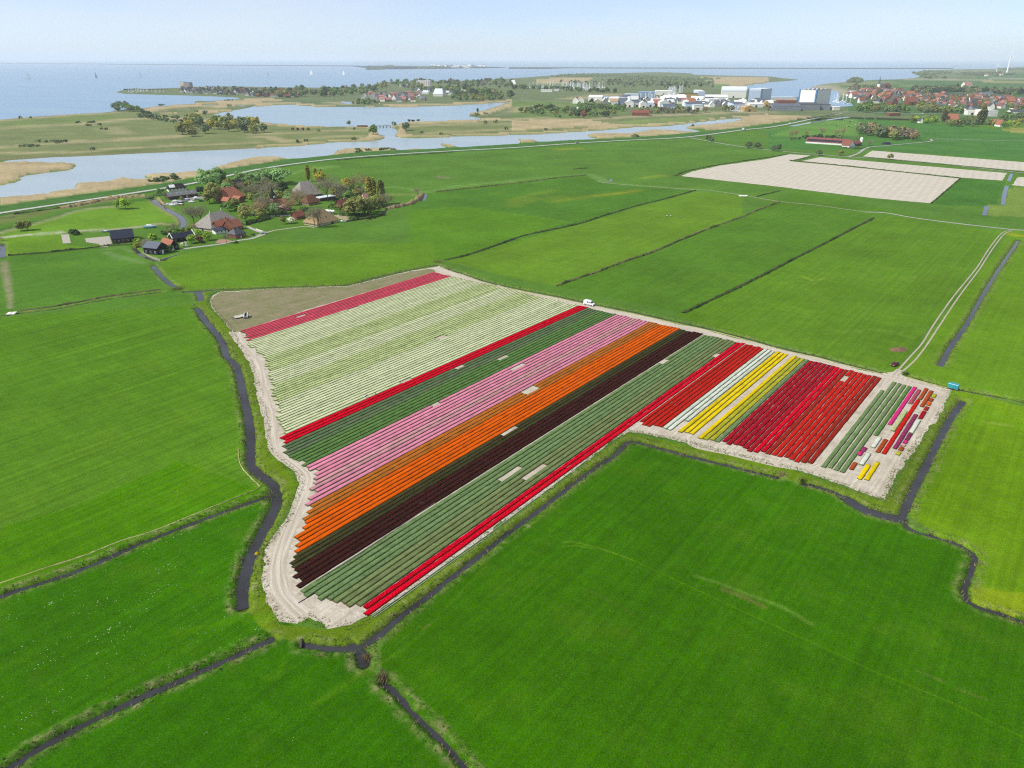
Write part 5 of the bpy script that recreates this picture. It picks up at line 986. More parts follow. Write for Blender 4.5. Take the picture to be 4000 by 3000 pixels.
grove(M(k3, '400,380 900,360 1300,380 1700,390 1740,430 1400,440 1100,420 700,430 600,420'), 110, 34, (9, 15), ['sage', 'dark', 'sage', 'bare'], 'scrub_tree', 'tree in the wood behind the marina', 'wood behind the marina')
grove(M(kt1, '350,300 500,230 900,250 1000,300 700,320 450,330'), 26, 22, (12, 18), ['bare', 'sage'], 'town_tree', 'tree in the grove beside the church of the harbour town', 'grove beside the town church')
grove(M(kt1, '1700,330 1800,260 2100,300 2212,360 2100,400 1800,370'), 24, 22, (14, 22), ['bare', 'dark', 'sage'], 'town_tree', 'tree in the grove behind the large orange roof', 'grove behind the large orange roof')
grove(M(kt2, '0,370 300,300 800,330 1400,370 2000,430 2212,400 2212,330 1500,320 800,270 100,280'), 80, 26, (12, 20), ['sage', 'dark', 'green', 'bare'], 'town_tree', 'tree in the wood behind the harbour town', 'wood behind the town')
grove(M(kt1, '520,720 560,650 750,650 1100,700 1450,760 1650,780 1650,800 1000,790 560,770'), 30, 16, (12, 18), ['olive', 'sage', 'green'], 'town_tree', 'tree on the green bank below the harbour town', 'bank below the town')
grove(M(kt1, '1830,720 1950,680 2150,700 2150,760 1900,780'), 14, 16, (14, 20), ['olive', 'sage'], 'town_tree', 'tree at the town edge by the blue canal', 'town edge by the canal')
grove(M(kt2, '0,760 300,740 700,740 950,790 950,810 600,800 0,790'), 20, 16, (9, 15), ['green', 'sage', 'olive'], 'town_tree', 'tree along the road at the town edge', 'road trees at the town edge')
grove(M(kt1, '1650,990 1750,930 2000,920 2212,950 2212,1000 1900,1010') + M(kt2, '350,1010 100,1010'), 22, 10, (7, 11), ['yellow', 'green', 'olive', 'lime'], 'garden_tree', 'tree in the gardens west of the tall poplars', 'gardens west of the poplars')
grove(M(kt2, '550,1050 600,980 800,960 1100,960 1300,1000 1100,1090 700,1080'), 22, 10, (8, 13), ['green', 'olive', 'sage'], 'garden_tree', 'tree in the gardens between the two tall poplar clumps', 'gardens between the poplars')
grove(M(kt2, '1300,1040 1400,970 1800,960 2212,980 2212,1100 1800,1100 1500,1060'), 26, 10, (5, 10), ['yellow', 'lime', 'green', 'dark'], 'garden_tree', 'tree in the yellow-green gardens at the picture edge', 'yellow-green gardens')
grove(M(kt2, '1650,900 1800,850 2212,870 2212,930 1800,920'), 14, 12, (8, 12), ['green', 'sage'], 'garden_tree', 'tree before the long low white buildings', 'trees before the low white buildings')
for px_, h_, lb in ((kt2(440, 985), 22, 'western clump of tall poplars before the town'), (kt2(480, 985), 20, 'poplar beside the western clump'), (kt2(1200, 1030), 22, 'eastern tall poplar clump, left stem'), (kt2(1250, 1030), 27, 'eastern tall poplar clump, middle stem'), (kt2(1300, 1030), 28, 'eastern tall poplar clump, right stem'), (kt2(265, 470), 12, 'dark copper tree amid the town')):
    tree(px_, h_, 'copper' if 'copper' in lb else 'olive', lb, 'poplar' if 'poplar' in lb else 'round', None, 1.5 if 'poplar' in lb else 1.1)
tree(kt1(1170, 285), 26, 'copper', 'large copper beech beside the town church', 'round', None, 1.2)
# woods that read as one mass
def wood_mass(name, polys, n, size, hr, colr, label):
    rg = np.random.default_rng(n); V = []; Fc = []; k = 0
    for poly in polys:
        pts = []
        W = GP(poly); x0, y0 = W.min(0); x1, y1 = W.max(0)
        c = np.stack([rg.uniform(x0, x1, n * 4), rg.uniform(y0, y1, n * 4)], 1); c = c[inside(c[:, 0], c[:, 1], W)][:n]
        for p in c:
            h = rg.uniform(*hr); m = 26; d = rg.normal(size=(m, 3)); d /= np.linalg.norm(d, axis=1)[:, None]
            q = np.array([p[0], p[1], h * .55]) + d * np.array([size, size, h * .45]) * rg.uniform(.6, 1, (m, 1)); q[:, 2] = np.maximum(q[:, 2], .3)
            v, f = quads(q, size * .38, rg, 1.0, (p[0], p[1], h * .4)); V.append(v); Fc.append(f + k); k += len(v)
    tag(obj(name, mesh_np(name, np.vstack(V), np.vstack(Fc), LM[colr])), label, None, None, 'stuff')
wood_mass('woodland', [M(k3, '850,345 1100,320 1500,340 1800,350 1700,365 1300,360 1000,362'), M(k3, '300,330 500,312 760,308 1000,315 1000,325 600,335'), M(k3, '900,375 1300,372 1740,375 1740,400 1200,410 900,395')], 260, 9, (4, 8), 'sage', 'low scrub woods spread over the far islands')
wood_mass('woodland', [M(k4, '1250,300 1330,285 1500,290 1620,300 1500,312 1330,340 1380,335 1500,340 1600,345 1480,350 1340,345'), M(k4, '1620,310 1700,300 2000,300 2130,315 1900,325 1700,320'), M(k4, '1980,262 2212,258 2212,275 2050,275'), M(k4, '690,380 740,355 810,365 790,385')], 120, 14, (8, 15), 'sage', 'scattered far woods on the eastern coast')
wood_mass('woodland', [M(k2, '1400,258 1500,248 1640,248 1620,262 1420,264'), M(k2, '950,270 1060,262 1120,262 1100,268'), M(k2, '1120,243 1180,240 1170,246')], 120, 22, (8, 16), 'sage', 'wooded spit far out in the sea')
wood_mass('woodland', [M(kt2, '100,330 300,290 500,300 900,300 900,330 400,345 120,345'), M(k4, '1380,440 1500,425 1660,440 1640,462 1400,455')], 120, 9, (8, 14), 'dark', 'dark belt of wood behind the harbour town')
# ------------------------------------------------------------------ buildings
def hm(name, c, rough=.85, var=.12, scale=.8, spec=.2): return plain(name, S(*c, 1.0 if min(c) > 185 else .75 if min(c) > 140 else K_ILL), rough, var, scale, 0.0, spec)
WM = {'white': hm('white_wall', (226, 224, 214)), 'cream': hm('cream_wall', (206, 194, 158)), 'brick': hm('red_brick_wall', (150, 92, 74)), 'paleb': hm('pale_brick_wall', (176, 146, 118)), 'black': hm('black_timber_wall', (38, 40, 44)),
      'brown': hm('brown_plank_wall', (96, 80, 68)), 'grey': hm('grey_clad_wall', (160, 164, 166)), 'blue': hm('blue_clad_wall', (150, 178, 206)), 'steel': hm('steel_blue_wall', (192, 208, 226)), 'yellow': hm('yellow_clad_wall', (216, 184, 110)), 'dkgrey': hm('dark_grey_wall', (142, 148, 156))}
RM = {'thatch': hm('grey_thatch', (160, 154, 144), .95, .2, .9), 'straw': hm('straw_thatch', (190, 164, 120), .95, .16, .9), 'darkthatch': hm('dark_thatch', (104, 98, 92), .95, .2, .9), 'orange': hm('orange_tiles', (194, 126, 98), .8, .25, 1.2), 'red': hm('red_tiles', (158, 96, 78), .8, .25, 1.2), 'brownt': hm('brown_tiles', (140, 100, 74), .85, .2, 1.2),
      'slate': hm('slate_roof', (84, 88, 94), .6, .15, 1.0, .4), 'solar': hm('solar_panel_roof', (34, 40, 62), .25, .1, 1.0, .5), 'sheet': hm('grey_sheet_roof', (136, 136, 130), .6, .12, .5), 'white': hm('white_roof', (224, 224, 218), .6, .06), 'pale': hm('pale_metal_roof', (206, 214, 220), .5, .06), 'black': hm('black_roof', (48, 48, 52), .7), 'blueg': hm('blue_grey_roof', (112, 120, 136), .6), 'pink': hm('pink_roof', (196, 144, 134), .8, .15), 'maroon': hm('maroon_sheet_roof', (156, 92, 88), .7, .12, .3), 'yellowr': hm('sand_roof', (214, 180, 132), .8)}
GLASS = plain('window_glass', S(52, 60, 72), .12, .1, 2.0, 0, .5); FRAME = hm('white_window_frame', (228, 228, 222)); DOORM = {'green': hm('green_door', (44, 78, 56)), 'white': hm('white_door', (230, 230, 226)), 'dark': hm('dark_door', (46, 44, 46))}
CHIM = hm('brick_chimney', (140, 92, 78))
def roof_mesh(L, D, e, r, form, over=.45, inset=0.0, t=.22, arch=0):
    """roof over a plan L x D: eaves e, ridge r"""
    mb = MB(); o = over; dz = (r - e) * o / (D / 2 if form in ('x', 'hip') else L / 2)
    if form == 'flat': mb.box(-.3, L + .3, -.3, D + .3, e, e + .5); return mb
    if form == 'lean': mb.add([(-o, -o, e), (L + o, -o, e), (L + o, D + o, r), (-o, D + o, r), (-o, -o, e - t), (L + o, -o, e - t), (L + o, D + o, r - t), (-o, D + o, r - t)], [[0,1,2,3],[7,6,5,4],[0,4,5,1],[1,5,6,2],[2,6,7,3],[3,7,4,0]]); return mb
    if form == 'arch':
        n = 10; ring = [((D + 2 * o) * (1 - math.cos(math.pi * i / n)) / 2 - o, e + (r - e) * math.sin(math.pi * i / n)) for i in range(n + 1)]
        ring2 = ring + [(y, z - t) for y, z in ring[::-1]]
        mb.loft([[(-o, y, z) for y, z in ring2], [(L + o, y, z) for y, z in ring2]]); return mb
    if form == 'y':
        sub = roof_mesh(D, L, e, r, 'x', over, inset, t); sub.v = [(y, x, z) for x, y, z in sub.v]; sub.f = [f[::-1] for f in sub.f]; return sub
    i0 = inset if inset > 0 else -o
    c = [(-o, -o, e - dz), (L + o, -o, e - dz), (L + o, D + o, e - dz), (-o, D + o, e - dz), (i0, D / 2, r), (L - i0, D / 2, r)]
    low = [(x, y, z - t) for x, y, z in c]
    top = [[0, 1, 5, 4], [2, 3, 4, 5], [3, 0, 4], [1, 2, 5]] if inset > 0 else [[0, 1, 5, 4], [2, 3, 4, 5]]
    fs = top + [[j + 6 for j in f[::-1]] for f in top]
    edge = [(0, 1), (1, 2), (2, 3), (3, 0)] if inset > 0 else [(0, 1), (1, 5), (5, 2), (2, 3), (3, 4), (4, 0)]
    fs += [[b, a, a + 6, b + 6] for a, b in edge]
    mb.add(c + low, fs); return mb
def wall_mesh(L, D, e, r, form, inset=0.0):
    mb = MB()
    if form in ('flat', 'hip') or inset > 0: mb.box(0, L, 0, D, -.3, e); return mb
    if form == 'lean': mb.add([(0,0,-.3),(L,0,-.3),(L,D,-.3),(0,D,-.3),(0,0,e-.1),(L,0,e-.1),(L,D,r-.1),(0,D,r-.1)], [[0,3,2,1],[4,5,6,7],[0,1,5,4],[1,2,6,5],[2,3,7,6],[3,0,4,7]]); return mb
    if form == 'arch':
        n = 10; ring = [(0, -.3)] + [(D * (1 - math.cos(math.pi * i / n)) / 2, e + (r - e - .1) * math.sin(math.pi * i / n)) for i in range(n + 1)] + [(D, -.3)]
        mb.loft([[(0, y, z) for y, z in ring], [(L, y, z) for y, z in ring]]); return mb
    if form == 'x': mb.loft([[(0, 0, -.3), (0, D, -.3), (0, D, e), (0, D / 2, r - .12), (0, 0, e)], [(L, 0, -.3), (L, D, -.3), (L, D, e), (L, D / 2, r - .12), (L, 0, e)]])
    else: mb.loft([[(0, 0, -.3), (L, 0, -.3), (L, 0, e), (L / 2, 0, r - .12), (0, 0, e)], [(0, D, -.3), (L, D, -.3), (L, D, e), (L / 2, D, r - .12), (0, D, e)]])
    return mb
def opening(root, side, u, z, w, h, L, D, name='window', mat=None, frame=True, door=False):
    """a window or door lying on a wall; side f (towards the front), b, l, r"""
    t = .06
    def bx(a0, a1, z0, z1, d0, d1):
        mb = MB()
        if side == 'f': mb.box(a0, a1, -d1, -d0, z0, z1)
        elif side == 'b': mb.box(a0, a1, D + d0, D + d1, z0, z1)
        elif side == 'l': mb.box(-d1, -d0, a0, a1, z0, z1)
        else: mb.box(L + d0, L + d1, a0, a1, z0, z1)
        return mb
    o = obj(name, bx(u - w / 2, u + w / 2, z, z + h, -.02, t).mesh(name, mat or FRAME), root)
    if frame:
        g = .09; obj('pane', bx(u - w / 2 + g, u + w / 2 - g, z + g, z + h - g, t - .01, t + .015).mesh('pane', GLASS), o)
    return o
def building(A, B, D, e, r, form, wall, roof, name, label, cat='house', inset=0.0, over=.45, fw=0, lw=0, rw=0, doors=(), chim=(), z=0.0, win=(1.0, 1.3, 1.0), group=None):
    """plan: front wall from picture point A to B, depth D metres away from the viewer"""
    W = GP([A, B], z); d = W[1] - W[0]; L = float(np.linalg.norm(d)); rz = math.atan2(d[1], d[0])
    root = empty(name, (W[0][0], W[0][1], z), rz, label, cat, group)
    obj('wall', wall_mesh(L, D, e, r, form, inset).mesh('wall', WM[wall]), root)
    obj('roof', roof_mesh(L, D, e, r, form if form != 'hip' else 'x', over, inset).mesh('roof', RM[roof]), root)
    ww, wh, wz = win
    for i in range(fw): opening(root, 'f', L * (i + .5) / fw, wz, ww, wh, L, D)
    for i in range(lw): opening(root, 'l', D * (i + .5) / lw, wz, ww, wh, L, D)
    for i in range(rw): opening(root, 'r', D * (i + .5) / rw, wz, ww, wh, L, D)
    for side, u, w, h, m in doors: opening(root, side, u * (L if side in 'fb' else D), .02, w, h, L, D, 'door', DOORM[m], False)
    for x, y in chim:
        mb = MB(); mb.box(x * L - .35, x * L + .35, y * D - .35, y * D + .35, r - 1.5, r + .9); obj('chimney', mb.mesh('chimney', CHIM), root)
    root['L'] = L
    return root
def on_slope(root, u, v, w, h, L, D, e, r, mat, name, lift=.07):
    """a panel lying on the front roof slope: u along, v up the slope (0..1), w x h metres"""
    s = math.hypot(D / 2, r - e); cy, sy = (D / 2) / s, (r - e) / s; mb = MB(); a = []
    for du, dv in ((-w / 2, -h / 2), (w / 2, -h / 2), (w / 2, h / 2), (-w / 2, h / 2)):
        t = v * s + dv; a.append((u * L + du, t * cy - sy * lift, e + t * sy + cy * lift))
    b_ = [(x, y + sy * .06, z - cy * .06 - .02) for x, y, z in a]
    mb.add(a + b_, [[0, 1, 2, 3], [7, 6, 5, 4], [0, 4, 5, 1], [1, 5, 6, 2], [2, 6, 7, 3], [3, 7, 4, 0]]); return obj(name, mb.mesh(name, mat), root)
# ---- hamlet
b1 = building(kv(600, 668), kv(1008, 617), 10, 3.2, 5.9, 'x', 'brown', 'sheet', 'long_shed', 'long brown plank shed with grey roof and skylights by the canal', 'shed', fw=4, lw=1, doors=(('f', .62, 1.4, 2.1, 'white'), ('f', .12, 2.4, 2.4, 'dark')))
SKYL = plain('skylight_sheet', S(150, 176, 210), .3)
for i, u in enumerate((.10, .34, .47, .66, .86)): on_slope(b1, u, .58, 1.3, 1.8, b1['L'], 10, 3.2, 5.9, SKYL, 'skylight')
b2 = building(kv(590, 552), kv(845, 528), 8, 3.0, 6.6, 'x', 'white', 'black', 'lock_house', 'white dormered house with black roof beside the dike road', inset=2.2, fw=5, lw=2, doors=(('f', .5, 1, 2.1, 'white'),), chim=((.4, .5),))
on_slope(b2, .24, .5, 5.2, 3.6, b2['L'], 8, 3.0, 6.6, RM['white'], 'dormer_roof', .12)
b3 = building(kv(1375, 700), kv(1700, 652), 17, 3.2, 11, 'hip', 'brick', 'orange', 'farmhouse', 'great orange-tiled farmhouse with a hipped roof', inset=6.0, fw=4, lw=4, rw=3, doors=(('f', .5, 1.2, 2.2, 'green'),), chim=((.5, .5),))
building(kv(1435, 730), kv(1525, 712), 8, 2.8, 5.4, 'y', 'brick', 'orange', 'farm_annexe', 'gabled orange annexe in front of the orange farmhouse, western', fw=2, lw=2)
building(kv(1585, 712), kv(1685, 690), 8, 2.8, 5.4, 'y', 'brick', 'orange', 'farm_annexe', 'gabled orange annexe in front of the orange farmhouse, eastern', fw=2)
building(kv(1460, 515), kv(1650, 500), 11, 3.0, 8.2, 'x', 'black', 'black', 'black_barn', 'black timber barn with white verges behind the orange farmhouse', 'barn', fw=3, lw=2)
building(kv(1800, 602), kv(1940, 590), 9, 2.8, 7.0, 'x', 'brown', 'darkthatch', 'thatched_cottage', 'dark thatched cottage with white gable peaks', fw=3, rw=2, chim=((.6, .5),))
b6 = building(kv(1212, 1128), kv(1640, 1020), 19, 3.0, 11.6, 'hip', 'cream', 'thatch', 'farmhouse', 'large grey thatched farmhouse with cream walls, nearest the canal', inset=9.0, fw=4, lw=6, rw=3, over=.8, doors=(('l', .5, 1.6, 2.4, 'green'),))
for u, v_ in ((.46, .36),): on_slope(b6, u, v_, 2.6, 1.6, b6['L'], 19, 3.0, 11.6, GLASS, 'roof_window', .10)
for x in (.32, .68):
    mb = MB(); mb.add([(x * b6['L'] - .5, 9.5, 11.3), (x * b6['L'] + .5, 9.5, 11.3), (x * b6['L'], 9.5, 12.9), (x * b6['L'] - .5, 9.7, 11.3), (x * b6['L'] + .5, 9.7, 11.3), (x * b6['L'], 9.7, 12.9)], [[0, 1, 2], [5, 4, 3], [0, 3, 4, 1], [1, 4, 5, 2], [2, 5, 3, 0]]); obj('gable_board', mb.mesh('gable_board', FRAME), b6)
building(kv(1320, 1120), kv(1520, 1060), 7, 4.2, 7.2, 'x', 'brick', 'orange', 'brick_house', 'orange brick house wing with a white dormer before the grey thatch', fw=2, chim=((.8, .5),))
building(kv(1490, 1130), kv(1660, 1085), 9, 3.2, 7.6, 'x', 'brick', 'orange', 'brick_house', 'brick house with orange roof and side gable beside the drive', fw=3, rw=2, chim=((.2, .5),))
building(kv(1560, 1228), kv(1700, 1195), 9, 3.2, 6.4, 'hip', 'brick', 'slate', 'brick_house', 'small brick house with a grey hipped roof facing the field', inset=2.5, fw=3, lw=2, doors=(('f', .5, 1.0, 2.1, 'white'),), chim=((.3, .5),))
building(kv(1265, 1165), kv(1440, 1135), 5, 2.4, 3.6, 'lean', 'white', 'solar', 'garden_room', 'low white garden room with a solar roof', fw=3)
b8 = building(kv(655, 1285), kv(968, 1235), 7.5, 3.0, 5.6, 'x', 'black', 'solar', 'solar_barn', 'black barn with solar roof and white gable copings', 'barn', fw=4, doors=(('f', .3, 2, 2.2, 'dark'),))
for x in (0, 1):
    mb = MB(); X = -.5 if x == 0 else b8['L'] + .1
    mb.loft([[(X, -.4, 2.7), (X, 3.75, 6.0), (X, 7.9, 2.7), (X, 7.9, 3.2), (X, 3.75, 6.5), (X, -.4, 3.2)], [(X + .4, -.4, 2.7), (X + .4, 3.75, 6.0), (X + .4, 7.9, 2.7), (X + .4, 7.9, 3.2), (X + .4, 3.75, 6.5), (X + .4, -.4, 3.2)]]); obj('gable_coping', mb.mesh('gable_coping', FRAME), b8)
building(kv(432, 1462), kv(580, 1415), 11, 4.6, 7.6, 'y', 'black', 'blueg', 'timber_house', 'black timber house with blue-grey roof on the moat corner', fw=2, lw=3, doors=(('f', .5, 1.6, 2.3, 'white'),))
building(kv(610, 1398), kv(738, 1372), 12, 3.0, 6.6, 'y', 'black', 'orange', 'timber_house', 'black timber house with orange roof beside the moat corner', fw=2, doors=(('f', .3, 1.8, 2.3, 'white'),))
building(kl(1218, 700), kl(1455, 676), 18, 3.6, 7.6, 'x', 'brown', 'solar', 'solar_barn', 'big barn with a dark solar roof beside the concrete yard', 'barn', fw=5, lw=2, doors=(('f', .9, 3, 3, 'dark'),))
b12 = building(kw(292, 850), kw(478, 815), 9.5, 5.0, 9.6, 'x', 'paleb', 'orange', 'church', 'little brick church with orange roof and black spire', 'church', fw=3, win=(1.0, 2.6, 1.6))
mb = MB(); mb.box(.2, 4.0, 2.9, 6.7, -.3, 10.5); obj('tower', mb.mesh('tower', WM['paleb']), b12)
mb = MB(); mb.box(.5, 3.7, 3.2, 6.4, 10.5, 13.8); bel = obj('belfry', mb.mesh('belfry', WM['black']), b12)
for sx in (1.1, 2.3):
    mb = MB(); mb.box(sx, sx + .9, 3.1, 3.2, 11.3, 13.2); obj('louvre', mb.mesh('louvre', FRAME), bel)
mb = MB(); mb.box(.2, 4.0, 2.9, 6.7, 13.8, 14.1); mb.loft([[(2.1 + r_ * math.cos(a_), 4.8 + r_ * math.sin(a_), z_) for a_ in np.arange(8) * math.pi / 4 + .39] for z_, r_ in ((14.1, 1.9), (16.0, 1.1), (20.5, .06))]); obj('spire', mb.mesh('spire', hm('dark_spire_slate', (44, 54, 56))), b12)
b13 = building(kw(660, 650), kw(945, 612), 21, 3.0, 13.5, 'hip', 'brick', 'thatch', 'farmhouse', 'great farmhouse with a towering grey roof behind the church', inset=5.5, fw=4, lw=3, over=.8)
building(kw(765, 752), kw(915, 722), 11, 2.8, 8.2, 'x', 'paleb', 'brownt', 'cottage', 'cottage with a swept brown roof behind the straw thatch', inset=2, fw=3, lw=2)
b15 = building(kw(885, 1055), kw(1182, 988), 15, 2.8, 10.6, 'hip', 'cream', 'straw', 'farmhouse', 'straw-thatched farmhouse with cream walls facing the field', inset=6.5, over=.8, fw=5, lw=5, doors=(('f', .72, 2.6, 2.5, 'dark'),))
for u in (.30, .56): on_slope(b15, u, .36, .8, 1.3, b15['L'], 15, 2.8, 10.6, GLASS, 'roof_window', .10)
building(kw(590, 955), kw(712, 930), 7, 2.8, 6.0, 'x', 'brick', 'red', 'brick_annexe', 'brick annexe with red roof behind the straw thatch', fw=3, chim=((.1, .5),))
building(kw(1225, 790), kw(1375, 752), 7, 3.0, 6.4, 'x', 'brick', 'red', 'brick_cottage', 'small brick cottage with a red roof and white gable', fw=3, lw=2, chim=((.5, .5),))
building(kw(925, 690), kw(1150, 655), 8, 2.6, 3.0, 'flat', 'brown', 'pale', 'open_shed', 'flat pale-roofed shed beside the great grey roof', 'shed')
building(kw(1570, 700), kw(1650, 690), 8, 3.2, 7.0, 'x', 'white', 'pink', 'cottage', 'pink-roofed cottage half hidden by the poplars')
for i, (x_, c_) in enumerate(((1005, 'blue'), (1045, 'white'), (1090, 'brick'))):
    building(kw(x_, 868 + i * 4), kw(x_ + 36, 866 + i * 4), 3.2, 2.4, 2.9, 'lean', c_, 'white', 'beach_cabin', ('western', 'middle', 'eastern')[i] + ' of three coloured cabins with white roofs in the yard', 'cabin', doors=(('f', .5, .9, 1.9, 'white'),))
# retaining wall of the moat corner
def wall_line(pts, h, t, mat, label, name='garden_wall', z0=-.7):
    W = GP(pts); mb = MB(); d = np.gradient(W, axis=0); d /= np.linalg.norm(d, axis=1)[:, None]; nn = np.stack([-d[:, 1], d[:, 0]], 1) * t / 2
    mb.loft([[(*(w - q), z0), (*(w + q), z0), (*(w + q), h), (*(w - q), h)] for w, q in zip(W, nn)]); tag(obj(name, mb.mesh(name, mat)), label, 'wall')
wall_line(M(kv, '225,1435 300,1475 380,1510 460,1535 560,1505 660,1475 750,1455'), .45, .35, hm('pale_sheet_piling', (176, 172, 160)), 'pale sheet-pile wall round the moat corner', 'retaining_wall')
wall_line(M(kw, '0,1095 100,1130 170,1150'), .9, .25, hm('pale_garden_wall', (206, 200, 186)), 'low pale wall along the drive')
# bridges over the canal
def bridge(A, B, w, z, mat, label, rail=True):
    W = GP([A, B]); d = W[1] - W[0]; L = float(np.linalg.norm(d)); root = empty('footbridge', (*W[0], 0), math.atan2(d[1], d[0]), label, 'bridge')
    mb = MB(); mb.box(0, L, -w / 2, w / 2, z - .3, z); obj('deck', mb.mesh('deck', mat), root)
    n = max(2, int(L / 6))
    for i in range(n + 1):
        mb = MB(); mb.box(L * i / n - .2, L * i / n + .2, -w / 2 + .1, w / 2 - .1, -1.2, z - .3); obj('pier', mb.mesh('pier', mat), root)
    if rail:
        for s in (-1, 1):
            mb = MB(); mb.tube([(0, s * w / 2, z + 1), (L, s * w / 2, z + 1)], .07, 4)
            for i in range(n * 2 + 1): mb.tube([(L * i / n / 2, s * w / 2, z - .1), (L * i / n / 2, s * w / 2, z + 1)], .06, 4)
            obj('railing', mb.mesh('railing', mat), root)
TIM = hm('grey_bridge_timber', (96, 92, 86)); DTIM = hm('dark_bridge_timber', (52, 56, 62))
bridge(kv(270, 655), kv(360, 628), 2.0, .8, TIM, 'small timber bridge over the canal mouth'); bridge(kv(370, 610), kv(535, 600), 3.0, 1.0, TIM, 'wider timber bridge beside the long shed')
bridge(k2(1042, 768), k2(1160, 764), 5.0, 2.2, DTIM, 'long dark footbridge between the two lakes')
# ---- farm with the red barn
fb = building(kr(540, 402), kr(1145, 440), 17, 3.2, 8.4, 'x', 'white', 'maroon', 'cattle_barn', 'very long barn with a maroon roof and a strip of solar panels', 'barn', doors=(('l', .5, 4, 3.4, 'dark'),))
for i in range(9): on_slope(fb, .02 + (i + .5) * .092, .30, fb['L'] * .088, 4.6, fb['L'], 17, 3.2, 8.4, RM['solar'], 'solar_panel', .12)
building(kr(1165, 470), kr(1245, 462), 12, 3.2, 9.5, 'y', 'white', 'red', 'farmhouse', 'white gabled farmhouse at the end of the long barn', fw=2, rw=2, doors=(('f', .5, 1.2, 2.2, 'dark'),))
building(kr(1255, 448), kr(1345, 440), 10, 4.0, 7.5, 'x', 'brown', 'maroon', 'farm_shed', 'brown shed behind the white gabled farmhouse', 'shed', fw=2)
for i, px_ in enumerate((kr(1335, 385), kr(1350, 388))):
    w = GP([px_])[0]; mb = MB(); mb.loft([[(r_ * math.cos(a_), r_ * math.sin(a_), z_) for a_ in np.arange(10) * .6283] for z_, r_ in ((0, 1.5), (5.5, 1.5), (7, .4))]); tag(obj('feed_silo', mb.mesh('feed_silo', RM['white']), None, (w[0], w[1], 0)), ('western', 'eastern')[i] + ' white feed silo behind the farmhouse', 'silo')
w = GP(M(kr, '1640,420 1780,425')); L_ = float(np.linalg.norm(w[1] - w[0])); mb = MB(); mb.loft([[(x_, (y_ - .5) * 9 * s_, z_ * 3.2 * s_) for y_, z_ in ((0, 0), (.12, .7), (.35, 1), (.65, 1), (.88, .7), (1, 0))] for x_, s_ in ((0, .5), (2, 1), (L_ - 2, 1), (L_, .5))])
tag(obj('silage_clamp', mb.mesh('silage_clamp', hm('black_silage_sheet', (44, 52, 66), .4)), None, (w[0][0], w[0][1], 0)), 'black-sheeted silage clamp beside the farm drive', 'silage clamp')
